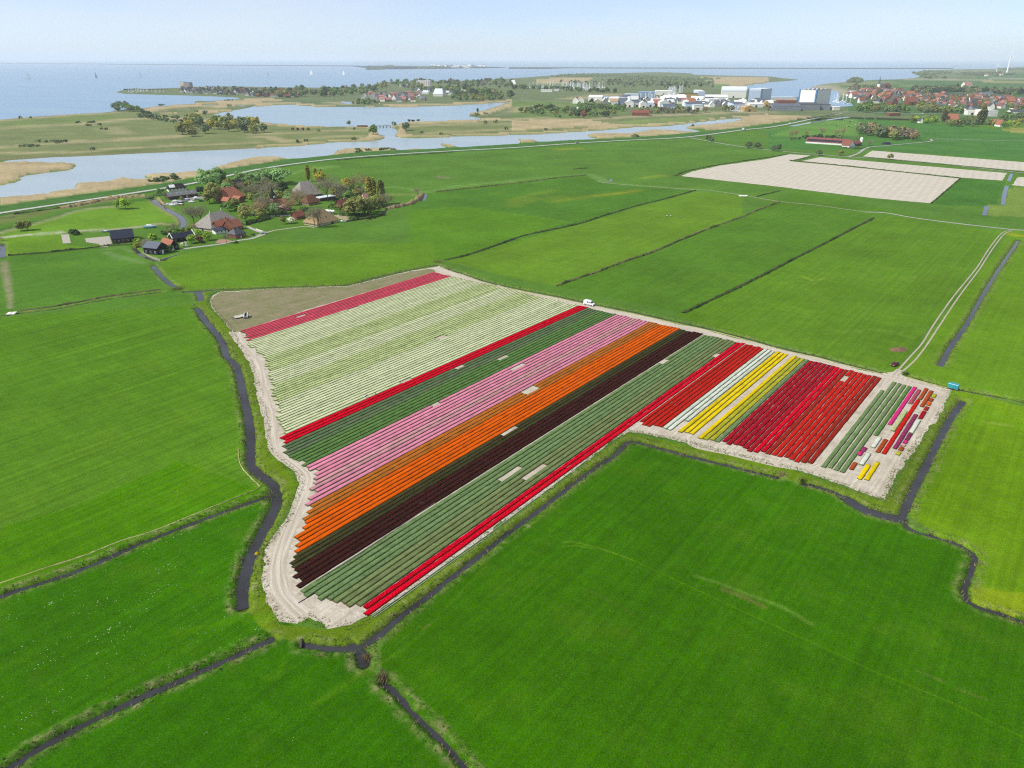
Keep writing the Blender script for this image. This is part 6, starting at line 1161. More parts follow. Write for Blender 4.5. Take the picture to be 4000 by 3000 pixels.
# ---- shipyard and sheds
IND = [  # image crop, front A, B in its pixels, depth, eaves, ridge, form, wall, roof, name, label
    (kin2, 800, 372, 1000, 372, 80, 37, 38, 'flat', 'steel', 'pale', 'shipyard_hall', 'tallest pale blue shipyard hall by the water'),
    (kin2, 1530, 425, 1780, 420, 90, 41, 42, 'flat', 'white', 'white', 'shipyard_hall', 'white-fronted shipyard hall with blue corners by the harbour'),
    (kin2, 430, 290, 770, 300, 40, 16, 27, 'arch', 'white', 'pale', 'boat_hall', 'long white hall with curved roof behind the tallest hall'),
    (kin2, 90, 320, 190, 318, 60, 18, 20, 'lean', 'steel', 'white', 'boat_hall', 'grey-blue shed with white sloping roof'),
    (kin2, -180, 325, 85, 322, 30, 14, 15, 'flat', 'yellow', 'black', 'warehouse', 'yellow warehouse with a dark roof edge'),
    (kin2, 210, 335, 510, 335, 40, 7, 12, 'arch', 'white', 'white', 'workshop', 'low white workshop with curved roof'),
    (kin2, 250, 420, 420, 415, 50, 13, 14, 'flat', 'white', 'white', 'workshop', 'white block workshop with a dark door'),
    (kin2, 600, 490, 770, 490, 40, 13, 15, 'lean', 'steel', 'blueg', 'workshop', 'blue-grey workshop with white boats in front'),
    (kin2, 840, 440, 1030, 425, 30, 7, 9, 'x', 'white', 'white', 'workshop', 'long white-roofed workshop beside the tallest hall'),
    (kin2, 765, 502, 915, 498, 55, 7, 11, 'y', 'yellow', 'yellowr', 'workshop', 'yellow gabled shed with sand-coloured roof'),
    (kin2, 1060, 430, 1110, 425, 40, 8, 12, 'y', 'yellow', 'yellowr', 'workshop', 'small sand-roofed shed beside the brown tree'),
    (kin2, 1250, 405, 1500, 410, 40, 10, 12, 'flat', 'brick', 'pink', 'workshop', 'pinkish workshop before the harbour hall'),
    (kin2, 1170, 490, 1560, 490, 40, 9, 12, 'lean', 'dkgrey', 'blueg', 'office_building', 'long grey office with round windows'),
    (kin2, 1560, 480, 1840, 480, 40, 11, 13, 'lean', 'dkgrey', 'slate', 'office_building', 'dark grey office below the harbour hall'),
    (kin2, 1850, 475, 1990, 478, 30, 10, 11, 'flat', 'dkgrey', 'slate', 'office_building', 'darkest low block at the end of the offices'),
    (kin2, 2050, 480, 2140, 480, 20, 6, 7, 'flat', 'white', 'white', 'kiosk', 'white cabin at the road fork'),
    (kin2, 1140, 345, 1520, 350, 40, 8, 10, 'flat', 'white', 'pale', 'workshop', 'long pale shed along the harbour quay'),
    (kin2, 680, 385, 800, 388, 25, 5, 9, 'y', 'white', 'red', 'workshop', 'white hut with red gable before the tallest hall'),
    (kin, 135, 385, 208, 385, 30, 9, 14, 'y', 'white', 'orange', 'boat_shed', 'white boat shed with an orange gable, westernmost'),
    (kin, 208, 388, 300, 388, 36, 9, 15, 'y', 'white', 'yellowr', 'boat_shed', 'white boat shed with sand roof, second from the west'),
    (kin, 372, 385, 440, 385, 24, 6, 11, 'y', 'black', 'black', 'boat_shed', 'black-roofed boat shed with white gable'),
    (kin, 440, 388, 540, 385, 26, 6, 10, 'y', 'cream', 'white', 'boat_shed', 'cream boat shed with white roof'),
    (kin, 360, 350, 560, 350, 40, 9, 13, 'x', 'white', 'white', 'warehouse', 'long white-roofed warehouse behind the boat sheds'),
    (kin, 610, 372, 660, 372, 30, 8, 12, 'y', 'blue', 'white', 'boat_shed', 'blue-gabled shed with white roof'),
    (kin, 690, 368, 1010, 365, 40, 9, 12, 'x', 'white', 'white', 'warehouse', 'longest white-roofed warehouse with blue gables'),
    (kin, 670, 420, 790, 422, 26, 10, 15, 'x', 'white', 'yellowr', 'office_building', 'white house-like office with sand roof'),
    (kin, 790, 418, 880, 415, 22, 8, 12, 'x', 'blue', 'blueg', 'office_building', 'blue-grey office with dark windows'),
    (kin, 900, 438, 1010, 438, 26, 9, 13, 'y', 'white', 'pale', 'workshop', 'white gabled workshop with red stripe, western'),
    (kin, 1110, 448, 1200, 446, 30, 9, 13, 'y', 'white', 'pale', 'workshop', 'white gabled workshop with red stripe, eastern'),
    (kin, 1010, 432, 1110, 432, 26, 8, 11, 'x', 'white', 'blueg', 'workshop', 'grey-roofed workshop between the striped pair'),
    (kin, 1210, 430, 1300, 428, 26, 8, 11, 'x', 'steel', 'pale', 'workshop', 'pale roofed workshop right of the striped pair'),
    (kin, 1320, 425, 1385, 425, 18, 5, 10, 'hip', 'brick', 'red', 'cottage', 'small cottage with rust pyramid roof'),
    (kin, 1390, 435, 1530, 435, 30, 9, 14, 'y', 'white', 'white', 'workshop', 'white gabled workshop with shallow roof'),
    (kin, 885, 315, 1080, 318, 40, 11, 12, 'flat', 'steel', 'pale', 'boat_hall', 'pale blue boat hall behind the warehouses, western'),
    (kin, 1080, 310, 1310, 312, 40, 15, 16, 'lean', 'blue', 'steelr', 'boat_hall', 'pale blue boat hall behind the warehouses, eastern'),
    (kin, 1450, 358, 1760, 358, 40, 8, 14, 'arch', 'white', 'white', 'boat_hall', 'broad white hall with a bubbled roof'),
    (kin, 1325, 262, 1560, 262, 30, 10, 12, 'x', 'white', 'white', 'boat_hall', 'white hall among the masts'),
    (kin, 1700, 395, 1880, 395, 30, 9, 13, 'x', 'white', 'orange', 'warehouse', 'white warehouse with an orange roof ridge'),
    (kin, 1880, 410, 2060, 410, 26, 9, 10, 'flat', 'grey', 'pale', 'warehouse', 'grey warehouse with dark bay door'),
    (kin, 1760, 430, 1990, 430, 26, 6, 9, 'x', 'steel', 'blueg', 'workshop', 'long low blue-grey roofed workshop'),
    (kin, 1880, 480, 2010, 480, 22, 9, 10, 'flat', 'white', 'pale', 'workshop', 'white block behind the row of trees'),
    (kin, 1440, 460, 1620, 458, 24, 5, 9, 'x', 'steel', 'blueg', 'workshop', 'low grey-roofed shed before the gabled workshop'),
    (kin, 990, 558, 1230, 552, 20, 5, 9, 'x', 'brick', 'red', 'thatched_barn', 'long barn with a rust roof and yellow hay gable'),
    (kin, 185, 488, 235, 488, 10, 3, 7, 'hip', 'white', 'pale', 'pavilion', 'small pale tent-roofed hut in the meadow'),
    (kp, 935, 160, 1000, 160, 20, 24, 25, 'flat', 'white', 'slate', 'apartment_block', 'western half of the twin apartment block on the spit'), (kp, 1000, 162, 1085, 162, 24, 22, 23, 'flat', 'grey', 'slate', 'apartment_block', 'eastern half of the twin apartment block on the spit'),
    (kq, 2130, 312, 2320, 315, 40, 22, 23, 'flat', 'white', 'pale', 'apartment_block', 'long white apartment block by the beach'), (kq, 1880, 335, 2000, 335, 40, 14, 15, 'flat', 'white', 'blueg', 'apartment_block', 'lower white block with blue roof by the beach'),
    (ks, 290, 400, 410, 400, 45, 8, 24, 'hip', 'white', 'pale', 'swimming_hall', 'pale pyramid-roofed hall in the wooded village'), (ks, 150, 372, 235, 372, 30, 6, 12, 'hip', 'white', 'pale', 'swimming_hall', 'smaller pale hipped hall in the wooded village'),
    (ks, 1250, 258, 1310, 258, 26, 5, 22, 'hip', 'white', 'white', 'boat_house', 'white peaked house at the marina'),
    (ks, 1620, 345, 1760, 345, 30, 7, 8, 'flat', 'white', 'white', 'marina_office', 'long white marina building behind the belt of trees'), (ks, 1780, 335, 1840, 335, 25, 7, 8, 'flat', 'white', 'white', 'marina_office', 'short white marina building behind the belt of trees'),
    (ks, 670, 50, 740, 50, 60, 22, 23, 'flat', 'white', 'white', 'sluice_building', 'white block far out on the sea spit'), (ks, 510, 42, 610, 42, 60, 14, 15, 'flat', 'white', 'white', 'sluice_building', 'low white block beside the other on the sea spit'),
    (kt1, 1635, 450, 1810, 452, 30, 8, 20, 'x', 'brick', 'orange', 'town_hall', 'large bright orange roof in the harbour town'),
    (kt1, 960, 325, 1070, 325, 22, 8, 16, 'x', 'brick', 'orange', 'house', 'long orange roof just below the town church'),
    (kt1, 1290, 610, 1420, 605, 22, 8, 20, 'y', 'brick', 'darkthatch', 'warehouse', 'steep brown-roofed warehouse at the town edge'), (kt1, 1650, 615, 1820, 615, 24, 9, 22, 'x', 'brick', 'red', 'warehouse', 'large rust-roofed house above the blue canal'),
    (kt1, 1235, 850, 1480, 850, 14, 6, 7, 'flat', 'brick', 'yellowr', 'barge_shed', 'long pink flat-roofed building by the canal'),
    (kt1, 25, 722, 165, 722, 18, 7, 8, 'flat', 'white', 'white', 'kiosk', 'white harbour office at the road fork'), (kt1, 390, 375, 560, 375, 30, 6, 11, 'arch', 'grey', 'pale', 'boat_hall', 'pale curved-roof hall beside the beach'),
    (kt1, 645, 500, 760, 500, 30, 10, 18, 'x', 'grey', 'sheet', 'warehouse', 'grey-roofed warehouse in the old town'), (kt1, 815, 610, 1010, 612, 16, 8, 10, 'flat', 'white', 'pale', 'warehouse', 'low white building on the town bank'),
    (kt2, 1380, 850, 1640, 855, 40, 12, 16, 'flat', 'white', 'white', 'supermarket', 'white hall with a pink band at the town edge'), (kt2, 985, 820, 1180, 825, 20, 9, 10, 'flat', 'white', 'cream2', 'workshop', 'low white workshop west of the pink-banded hall'),
    (kt2, 1920, 830, 2300, 840, 26, 8, 12, 'x', 'white', 'slate', 'row_house', 'long dark roof with white strip at the picture edge'), (kt2, 1300, 420, 1530, 425, 40, 8, 13, 'x', 'blue', 'blueg', 'sports_hall', 'blue-roofed hall behind the town'),
    (kt2, 600, 430, 1000, 440, 30, 6, 12, 'x', 'brick', 'slate', 'sports_hall', 'long dark-roofed hall behind the town'), (kt2, 1700, 490, 1960, 490, 30, 8, 13, 'x', 'brick', 'red', 'school', 'long rust-roofed school behind the town'),
    (kt2, 1850, 590, 2040, 595, 26, 8, 20, 'x', 'brick', 'orange', 'house', 'big orange hipped roof in the eastern town'), (kt2, 560, 985, 770, 985, 20, 5, 16, 'x', 'brick', 'orange', 'farmhouse', 'orange-roofed farmhouse between the tall poplars'),
    (kt2, 1560, 1050, 1650, 1050, 16, 4, 11, 'x', 'brick', 'orange', 'farmhouse', 'orange-roofed house in the yellow-green gardens, western'), (kt2, 1690, 1080, 1770, 1080, 16, 4, 12, 'y', 'white', 'orange', 'farmhouse', 'white-gabled house in the yellow-green gardens, eastern'),
    (kt2, 940, 220, 1110, 225, 34, 6, 22, 'x', 'white', 'pink', 'farmhouse', 'pink-roofed farm beyond the town wood'), (kt2, 1080, 740, 1190, 740, 20, 8, 12, 'x', 'grey', 'slate', 'house', 'dark square roof above the low white workshop'),
    (kt1, 1890, 1000, 1960, 1000, 12, 4, 10, 'y', 'white', 'slate', 'house', 'small white gabled house in the canal gardens')]
RM['steelr'] = hm('steel_blue_roof', (150, 176, 204), .5); RM['cream2'] = hm('cream_flat_roof', (222, 214, 192), .7)
for k_, x0, y0, x1, y1, D_, e_, r_, fm, wl_, rf, nm, lb in IND:
    big = nm in ('shipyard_hall',)
    far_ = k_ not in (kr,); ym = max(y0, y1) if far_ else y0; hs_ = 1.25 if k_ in (kin, kin2) and nm != 'shipyard_hall' else 1.0; e_ *= hs_; r_ *= hs_
    rot_ = (-.78 if wl_ == 'white' else -.66) if nm == 'shipyard_hall' else random.uniform(-.25, .1)
    b_ = building(k_(x0, ym), k_(x1, ym), D_, e_, r_, fm, wl_, rf, nm, lb, 'church' if nm == 'church' else nm.replace('_', ' '), inset=(4 if fm == 'hip' else 0), over=.3, z=.1, doors=(('f', .5, 5, 5, 'dark'),) if nm in ('warehouse', 'workshop', 'boat_hall') and e_ > 7 else ())
    b_.rotation_euler = (0, 0, rot_)
    if big:
        L_ = b_['L']; mt = WM['white'] if wl_ == 'white' else WM['steel']
        for i in range(4): opening(b_, 'f', L_ * (.16 + .227 * i), .2, L_ * .215, e_ - 4, L_, D_, 'hall_door', hm('white_hall_door', (236, 238, 238)) if wl_ == 'white' else hm('pale_hall_door', (178, 196, 216)), False)
        mb = MB(); mb.box(-.6, L_ * .06, -.8, D_ * .04, 0, e_ + .8); mb2 = MB(); mb2.box(L_ * .94, L_ + .6, -.8, D_ * .04, 0, e_ + .8)
        cm = hm('bright_blue_trim', (96, 160, 220)) if wl_ == 'white' else hm('slate_trim', (112, 126, 150))
        obj('corner_trim', mb.mesh('corner_trim', cm), b_); obj('corner_trim', mb2.mesh('corner_trim', cm), b_)
        if wl_ == 'white':
            mb = MB(); mb.box(L_ * .02, L_ * .98, D_ * .05, D_ * .98, e_ + .5, e_ + 1.0); obj('roof_deck', mb.mesh('roof_deck', RM['black']), b_)
            for i in range(12):
                mb = MB(); x_ = L_ * (.15 + .24 * (i % 4)); y_ = D_ * (.14 + .3 * (i // 4)); mb.box(x_ - 2, x_ + 2, y_ - 4, y_ + 4, e_ + 1.0, e_ + 1.8); obj('roof_light', mb.mesh('roof_light', RM['white']), b_)
    if nm == 'apartment_block':
        L_ = b_['L']
        for i in range(6): opening(b_, 'f', L_ * (i + .5) / 6, 2, L_ * .075, e_ - 4, L_, D_, 'balcony_strip', hm('pale_rust_balcony', (196, 164, 156)), False)
    if nm == 'office_building' and 'round' in lb:
        for i in range(4): opening(b_, 'f', b_['L'] * (.24 + .09 * i), 5, 2.2, 2.2, b_['L'], D_)
# the town church
tc_ = building(kt1(1060, 295), kt1(1250, 280), 20, 10, 24, 'x', 'paleb', 'sheet', 'church', 'large grey-roofed church above the harbour town', 'church')
mb = MB(); mb.box(-14, -4, 4, 14, 0, 24); obj('tower', mb.mesh('tower', WM['white']), tc_)
mb = MB(); mb.loft([[(-9 + r_ * math.cos(a_), 9 + r_ * math.sin(a_), z_) for a_ in np.arange(8) * math.pi / 4 + .39] for z_, r_ in ((24, 5.5), (32, 3), (52, .2))]); obj('spire', mb.mesh('spire', RM['slate']), tc_)
# ---- small houses of town and villages: shared meshes
HOUSE = {}
def house_parts(v, wall, roof):
    key = (v, wall, roof)
    if key not in HOUSE:
        L, D, e, r, fm, ins = [(10, 9, 4.6, 9.6, 'x', 0), (9, 11, 4.8, 10.4, 'y', 0), (14, 9, 5.2, 10, 'x', 0), (11, 10, 3.6, 9.6, 'x', 3), (8, 12, 5.4, 11, 'y', 0)][v]
        HOUSE[key] = (wall_mesh(L, D, e, r, fm, ins).mesh('wall', WM[wall]), roof_mesh(L, D, e, r, fm, .4, ins).mesh('roof', RM[roof]))
    return HOUSE[key]
RW = {'orange': 'orange-roofed', 'red': 'rust-roofed', 'slate': 'slate-roofed', 'black': 'black-roofed', 'pink': 'pink-roofed', 'brownt': 'brown-roofed', 'white': 'white-roofed', 'blueg': 'blue-grey roofed', 'darkthatch': 'dark thatched'}
VW = ['square', 'gable-fronted', 'long', 'hipped', 'narrow']
def cluster(poly, n, mind, roofs, walls, name, where, group, ang, sc_=(1.0, 1.25), variants=(0, 1, 2, 3, 4)):
    for w in scatter(poly, n, mind):
        v = random.choice(variants); rf = random.choice(roofs); wl_ = random.choice(walls); s = random.uniform(*sc_)
        root = empty(name, (w[0], w[1], 0.05), random.choice(ang) + random.gauss(0, .12), posw(w, poly) + ' ' + VW[v] + ' ' + RW[rf] + ' ' + ('white ' if wl_ == 'white' else 'brick ' if 'b' in wl_ else '') + 'house ' + where, 'house', group, (s, s, s))
        a_, b_ = house_parts(v, wl_, rf); obj('wall', a_, root); obj('roof', b_, root)
TOWN1 = M(kt1, '330,440 560,340 950,300 1250,310 1500,320 1620,380 1650,470 1640,560 1500,600 1100,605 750,590 560,520')
TOWN2 = M(kt1, '1650,470 1830,420 2212,440') + M(kt2, '300,430 480,400 560,480 560,640 300,700 0,600') + M(kt1, '1830,600 1660,560')
TOWN3 = M(kt2, '560,470 900,450 1300,450 1950,500 2212,560 2212,780 1900,710 1300,700 900,730 560,640')
cluster(TOWN1, 105, 17, ['orange', 'red', 'slate', 'slate', 'brownt', 'red', 'pink', 'blueg'], ['brick', 'paleb', 'white', 'white'], 'town_house', 'in the old harbour town', 'houses of the old harbour town', [.2, 1.75, .2, -1.4], (1.15, 1.5))
cluster(TOWN2, 75, 16, ['orange', 'red', 'slate', 'brownt', 'pink', 'blueg'], ['white', 'brick', 'white', 'white'], 'town_house', 'right of the large orange roof', 'houses right of the large orange roof', [.3, 1.8, .1], (1.1, 1.4))
cluster(TOWN3, 95, 19, ['orange', 'slate', 'red', 'blueg', 'brownt', 'pink'], ['white', 'brick', 'paleb', 'white'], 'town_house', 'in the eastern streets of the town', 'houses of the eastern streets', [.25, 1.8, -.1], (1.1, 1.45))
cluster(M(kp, '900,235 930,175 1200,165 1600,175 2212,190 2212,270 1800,275 1300,262') + M(kq, '20,480 120,470'), 105, 20, ['slate', 'black', 'slate', 'darkthatch', 'brownt'], ['white', 'brick', 'dkgrey', 'white'], 'holiday_house', 'on the sandy spit', 'holiday houses on the spit', [.3, 1.7, -.3], (1.0, 1.3), (0, 1, 3))
cluster(M(kq, '20,400 250,390 480,400 480,480 250,490 20,485'), 34, 22, ['slate', 'red', 'brownt'], ['white', 'brick'], 'holiday_house', 'where the spit meets the wood', 'houses where the spit meets the wood', [.3, 1.7], (1.1, 1.4), (0, 1, 2))
cluster(M(kq, '1380,500 1400,440 1700,440 2212,440 2212,555 1700,545 1430,535'), 58, 20, ['pink', 'slate', 'brownt', 'pink', 'blueg'], ['white', 'white', 'paleb'], 'villa', 'by the inner lake', 'pink-roofed villas by the inner lake', [.2, 1.7, -.2], (1.1, 1.4), (0, 1, 2))
cluster(M(ks, '20,300 420,300 900,320 900,360 500,390 30,360'), 40, 34, ['white', 'slate', 'blueg'], ['white', 'grey'], 'chalet', 'scattered in the village wood', 'chalets in the village wood', [.2, 1.7], (.9, 1.2), (0, 3))
cluster(M(kt2, '150,700 330,660 600,690 600,740 200,760'), 12, 18, ['slate', 'blueg'], ['white'], 'town_house', 'on the road below the town', 'white houses on the road below town', [.3, 1.8], (1.1, 1.3), (1,))
cluster(M(kt1, '590,330 700,300 800,320 800,350 600,350'), 8, 18, ['orange'], ['white'], 'town_house', 'left of the town church', 'houses left of the church', [.3], (1.2, 1.4), (0, 1))
cluster(M(kt1, '330,450 440,430 440,465 330,465'), 2, 16, ['orange'], ['white'], 'town_house', 'alone beside the beach', 'houses beside the beach', [.3], (1.6, 1.8), (2,))
cluster(M(k4, '1800,305 2000,300 2100,315 1900,330'), 9, 60, ['red', 'slate'], ['white', 'brick'], 'farm_cottage', 'amid the far coastal fields', 'far coastal farms', [.3, 1.6], (1.4, 2.0), (2, 0))
cluster(M(k2, '1500,240 2000,244 2000,252 1500,252'), 22, 90, ['white', 'slate'], ['white'], 'harbour_house', 'far out on the sea spit', 'houses on the sea spit', [.1], (2.2, 3.2), (2, 0))
cluster(M(kin, '640,400 900,400 1300,420 1700,425 2080,430 2080,360 1700,330 1400,350 1000,340 640,350'), 60, 22, ['white', 'white', 'blueg', 'slate', 'orange'], ['white', 'white', 'grey', 'blue'], 'small_workshop', 'among the boat sheds and warehouses', 'small buildings of the boat yards', [0, 1.5, -.3], (1.2, 1.8), (0, 1, 2))
cluster(M(kin2, '300,440 560,440 760,440 1100,420 1100,400 560,395 300,410'), 24, 20, ['white', 'blueg', 'white'], ['white', 'grey'], 'small_workshop', 'round the foot of the shipyard halls', 'small buildings by the shipyard halls', [0, 1.5], (1.2, 1.7), (0, 2))
for poly_, n_ in ((TOWN1, 26), (TOWN2, 24), (TOWN3, 60)):
    grove(poly_, n_, 14, (9, 15), ['sage', 'olive', 'green', 'bare'], 'street_tree', 'tree between the roofs of the harbour town', 'trees between the town roofs', None, (.8, 1.1))
grove(M(kp, '900,240 1200,200 2212,200 2212,280 1300,265'), 46, 16, (7, 13), ['sage', 'green', 'dark'], 'street_tree', 'tree between the holiday houses on the spit', 'trees between the holiday houses', None, (.8, 1.1))
# ------------------------------------------------------------------ rushes along the far ditches, tufts on the near banks
def bumpy_ribbon(name, pts, w, hgt, mat, label):
    W = resample(smooth(GP(pts), 4), max(12, int(np.linalg.norm(np.diff(GP(pts), axis=0), axis=1).sum() / 1.1)))
    d = np.gradient(W, axis=0); d /= np.linalg.norm(d, axis=1)[:, None]; nn = np.stack([-d[:, 1], d[:, 0]], 1); k = len(W); rg = np.random.default_rng(k)
    ac = np.array([-.5, -.32, -.05, .22, .5]); zz = np.array([-.05, .75, 1.0, .7, -.05]) * hgt; L = np.arange(k) * 1.1
    env = .45 + 1.1 * fbm(L / 7, L * 0, k % 50, 3); ww = w * (.6 + .8 * fbm(L / 9, L * 0 + 4, k % 50, 3))
    v = np.concatenate([np.hstack([W + nn * (a_ * ww + rg.normal(0, .09 * w, k))[:, None], (np.maximum(z_ * env * (1 + rg.normal(0, .3, k)), -.05))[:, None]]) for a_, z_ in zip(ac, zz)])
    i = np.arange(k); f = np.concatenate([np.stack([j * k + i[:-1], j * k + i[1:], (j + 1) * k + i[1:], (j + 1) * k + i[:-1]], 1) for j in range(4)])
    me = mesh_np(name, v, f, mat)
    if me.polygons[k + 3].normal.z < 0: me.flip_normals()
    return tag(obj(name, me), label, None, None, 'stuff')
RUSH_M = grass_mat('rush_green', S(58, 84, 34), S(94, 108, 58)); RUSH2_M = grass_mat('dry_rush', S(134, 130, 84), S(84, 104, 52)); REED_M = grass_mat('dry_reed', S(184, 164, 122), S(160, 144, 100))
for i, (pts, w, kind) in enumerate(RUSH):
    bumpy_ribbon('rushes', pts, w, .8 if w < 4 else .5, RUSH2_M if i in (1, 3, 13) else RUSH_M, 'rough dark rushes growing in a far field ditch')
bumpy_ribbon('reeds', M(k2, '1130,1475 1280,1445 1370,1415 1425,1370 1430,1350'), 6, 2.0, REED_M, 'band of dry reed bending round the hamlet meadow')
bumpy_ribbon('reeds', M(kl, '640,315 900,270 1200,215 1560,180'), 9, 1.6, REED_M, 'dry reed strip along the dike ditch by the canal')
bumpy_ribbon('reeds', M(kv, '440,650 480,690 540,740'), 3, 1.6, REED_M, 'dry reed fringe on the canal bank by the shed')
bumpy_ribbon('rushes', M(kl, '200,1425 600,1372 900,1318 1200,1262 1500,1222 1720,1195'), 2.2, .7, RUSH2_M, 'rough grass bank along the ditch of the western field')
for pts, lb in ((M(kv, '2080,830 2212,780'), 'clipped hedge beside the church wall'), (M(kw, '10,995 110,970 200,945'), 'clipped dark hedge by the lane, western'), (M(kw, '190,885 330,878 480,872'), 'clipped dark hedge along the churchyard'), (M(kw, '1200,840 1320,880 1450,910'), 'hedge behind the sandy yard'), (M(kw, '1290,985 1450,960 1600,935 1750,905'), 'hedge along the moat of the hamlet'), (M(kv, '1700,1035 1850,990 2050,945'), 'dark hedge along the drive'), (M(kr, '1030,462 1200,485 1400,480'), 'hedge before the white gabled farmhouse'), (M(kv, '470,1150 700,1130 880,1110'), 'garden hedge behind the white-gabled barn')):
    o = bumpy_ribbon('hedge', pts, 1.8, 1.6, RUSH_M, lb); o['kind'] = 'thing'; o['category'] = 'hedge'
PALE_M = grass_mat('dry_pale_grass', S(206, 200, 140), S(168, 170, 96))
bumpy_ribbon('dry_grass', [(1720, 1044), (1781, 1066), (1916, 1110), (2052, 1140), (2188, 1166), (2278, 1186), (2504, 1232), (2631, 1261), (2762, 1289), (2906, 1325), (3051, 1365), (3200, 1399), (3317, 1430), (3440, 1459)], .8, .16, PALE_M, 'pale dry grass strip between the earth track and its ditch')
bumpy_ribbon('dry_grass', [(3545, 1474), (3606, 1491), (3700, 1515)], .8, .16, PALE_M, 'pale dry grass strip near the turquoise trailer')
bumpy_ribbon('dry_grass', M(kf, '0,1065 300,965 600,870 860,765 1100,690 1400,570 1700,450 1850,385 1868,365 1800,300 1730,210 1715,100'), .45, .2, PALE_M, 'pale cut grass along the western ditch lip')
def tufts(name, lines, per_m, off, h, mat, label, seed, blades=5, flat=False):
    rg = np.random.default_rng(seed); P_ = []
    for pts, w in lines:
        W = smooth(GP(pts), 5); L = np.concatenate([[0], np.cumsum(np.linalg.norm(np.diff(W, axis=0), axis=1))]); n = int(L[-1] * per_m)
        t = rg.uniform(0, L[-1], n); c = np.stack([np.interp(t, L, W[:, 0]), np.interp(t, L, W[:, 1])], 1)
        d = np.stack([np.interp(t, L, np.gradient(W[:, 0])), np.interp(t, L, np.gradient(W[:, 1]))], 1); d /= np.linalg.norm(d, axis=1)[:, None] + 1e-9
        s = rg.choice([-1, 1], n)[:, None]; o = (w / 2 + rg.uniform(*off, (n, 1))); P_.append(np.hstack([c + np.stack([-d[:, 1], d[:, 0]], 1) * s * o, np.clip(-.62 + (o - w / 2) * .6, -.6, -.02) * (0 if flat else 1)]))
    c = np.vstack(P_); u, v_ = PIX(c[:, 0], c[:, 1]); c = c[(u > -200) & (u < 4200) & (v_ < 3200)]
    clump = fbm(c[:, 0] / 2.5, c[:, 1] / 2.5, seed); c = c[clump > .36]
    m = len(c); hh = h * rg.uniform(.5, 1.3, (m, 1)); V = []; k = 0
    for b in range(blades):
        a_ = rg.uniform(0, 6.283, m); bx = np.stack([np.cos(a_), np.sin(a_), a_ * 0], 1); lean = rg.normal(0, .45, (m, 3)) * np.array([1, 1, 0])
        base = c + rg.normal(0, .10, (m, 3)) * np.array([1, 1, 0]); tip = base + np.hstack([lean[:, :2] * hh, hh]); V.append(np.stack([base - bx * .06, base + bx * .06, tip], 1).reshape(-1, 3))
    V = np.vstack(V); tag(obj(name, mesh_np(name, V, np.arange(len(V)).reshape(-1, 3), mat)), label, None, None, 'stuff')
near = [(DITCH[i][0], DITCH[i][1]) for i in (0, 1, 2, 3, 4, 5, 6, 7, 8, 9)]
tufts('bank_grass', near, 7, (-.1, 2.2), .42, grass_mat('bank_grass_green', S(86, 124, 44), S(132, 150, 78)), 'long green grass on the ditch banks', 3)
tufts('dry_bank_reeds', near, 2.0, (-.25, .9), .7, grass_mat('dry_bank_reed', S(188, 176, 134), S(158, 150, 100)), 'dry pale reeds and grass on the ditch banks', 4)
tufts('bank_grass', [(DITCH[i][0], DITCH[i][1]) for i in (16, 17, 18, 19)], 2.5, (-.1, 1.6), .5, RUSH2_M, 'rough grass on the banks of the straight ditches', 5)
edge = [(SOIL[30:] + SOIL[:6], 0.0), (SOIL[26:46], 0.0)]
tufts('edge_weeds', edge, 5, (-1.2, 1.6), .28, grass_mat('edge_weed_green', S(104, 138, 50), S(140, 156, 84)), 'green weeds creeping over the edge of the tulip field', 8, 5, True)
tufts('edge_straw', edge, 4, (-2.0, 1.2), .2, grass_mat('edge_straw', S(206, 196, 160), S(160, 156, 110)), 'dry straw along the edge of the tulip field', 9, 4, True)
def clump(px, n, r, h, mat, label, name='reeds'):
    rg = np.random.default_rng(int(px[0])); w = GP([px])[0]; c = np.hstack([w + rg.normal(0, r, (n, 2)), np.full((n, 1), -.25)]); a_ = rg.uniform(0, 6.283, n); bx = np.stack([np.cos(a_), np.sin(a_), a_ * 0], 1) * .07
    tip = c + np.hstack([rg.normal(0, .25, (n, 2)), h * rg.uniform(.6, 1.2, (n, 1))]); V = np.stack([c - bx, c + bx, tip], 1).reshape(-1, 3); tag(obj(name, mesh_np(name, V, np.arange(3 * n).reshape(-1, 3), mat)), label, None, None, 'stuff')
clump(kg(1090, 1010), 260, .7, 1.3, REED_M, 'dry reed clump at the head of the near ditch'); clump(kg(980, 860), 120, .6, 1.1, REED_M, 'dry reed at the ditch mouth'); clump(kh(468, 655), 120, .8, 1.5, REED_M, 'dry reed clump on the culvert'); clump(ka(0, 395), 160, 1.5, 1.6, REED_M, 'dry reed at the pond head'); clump(kj(190, 635), 200, 1.6, 1.8, REED_M, 'dry reed at the ditch crossing'); clump(kd(1210, 165), 120, .7, 1.3, RUSH_M, 'dark rush clump beside the track')
clump(kl(1920, 1190), 200, 1.6, 1.3, RUSH2_M, 'rough reed on the culvert by the pond'); clump(kd(95, 1320), 80, .5, 1.2, RUSH_M, 'dark rush clump at the ditch bend')

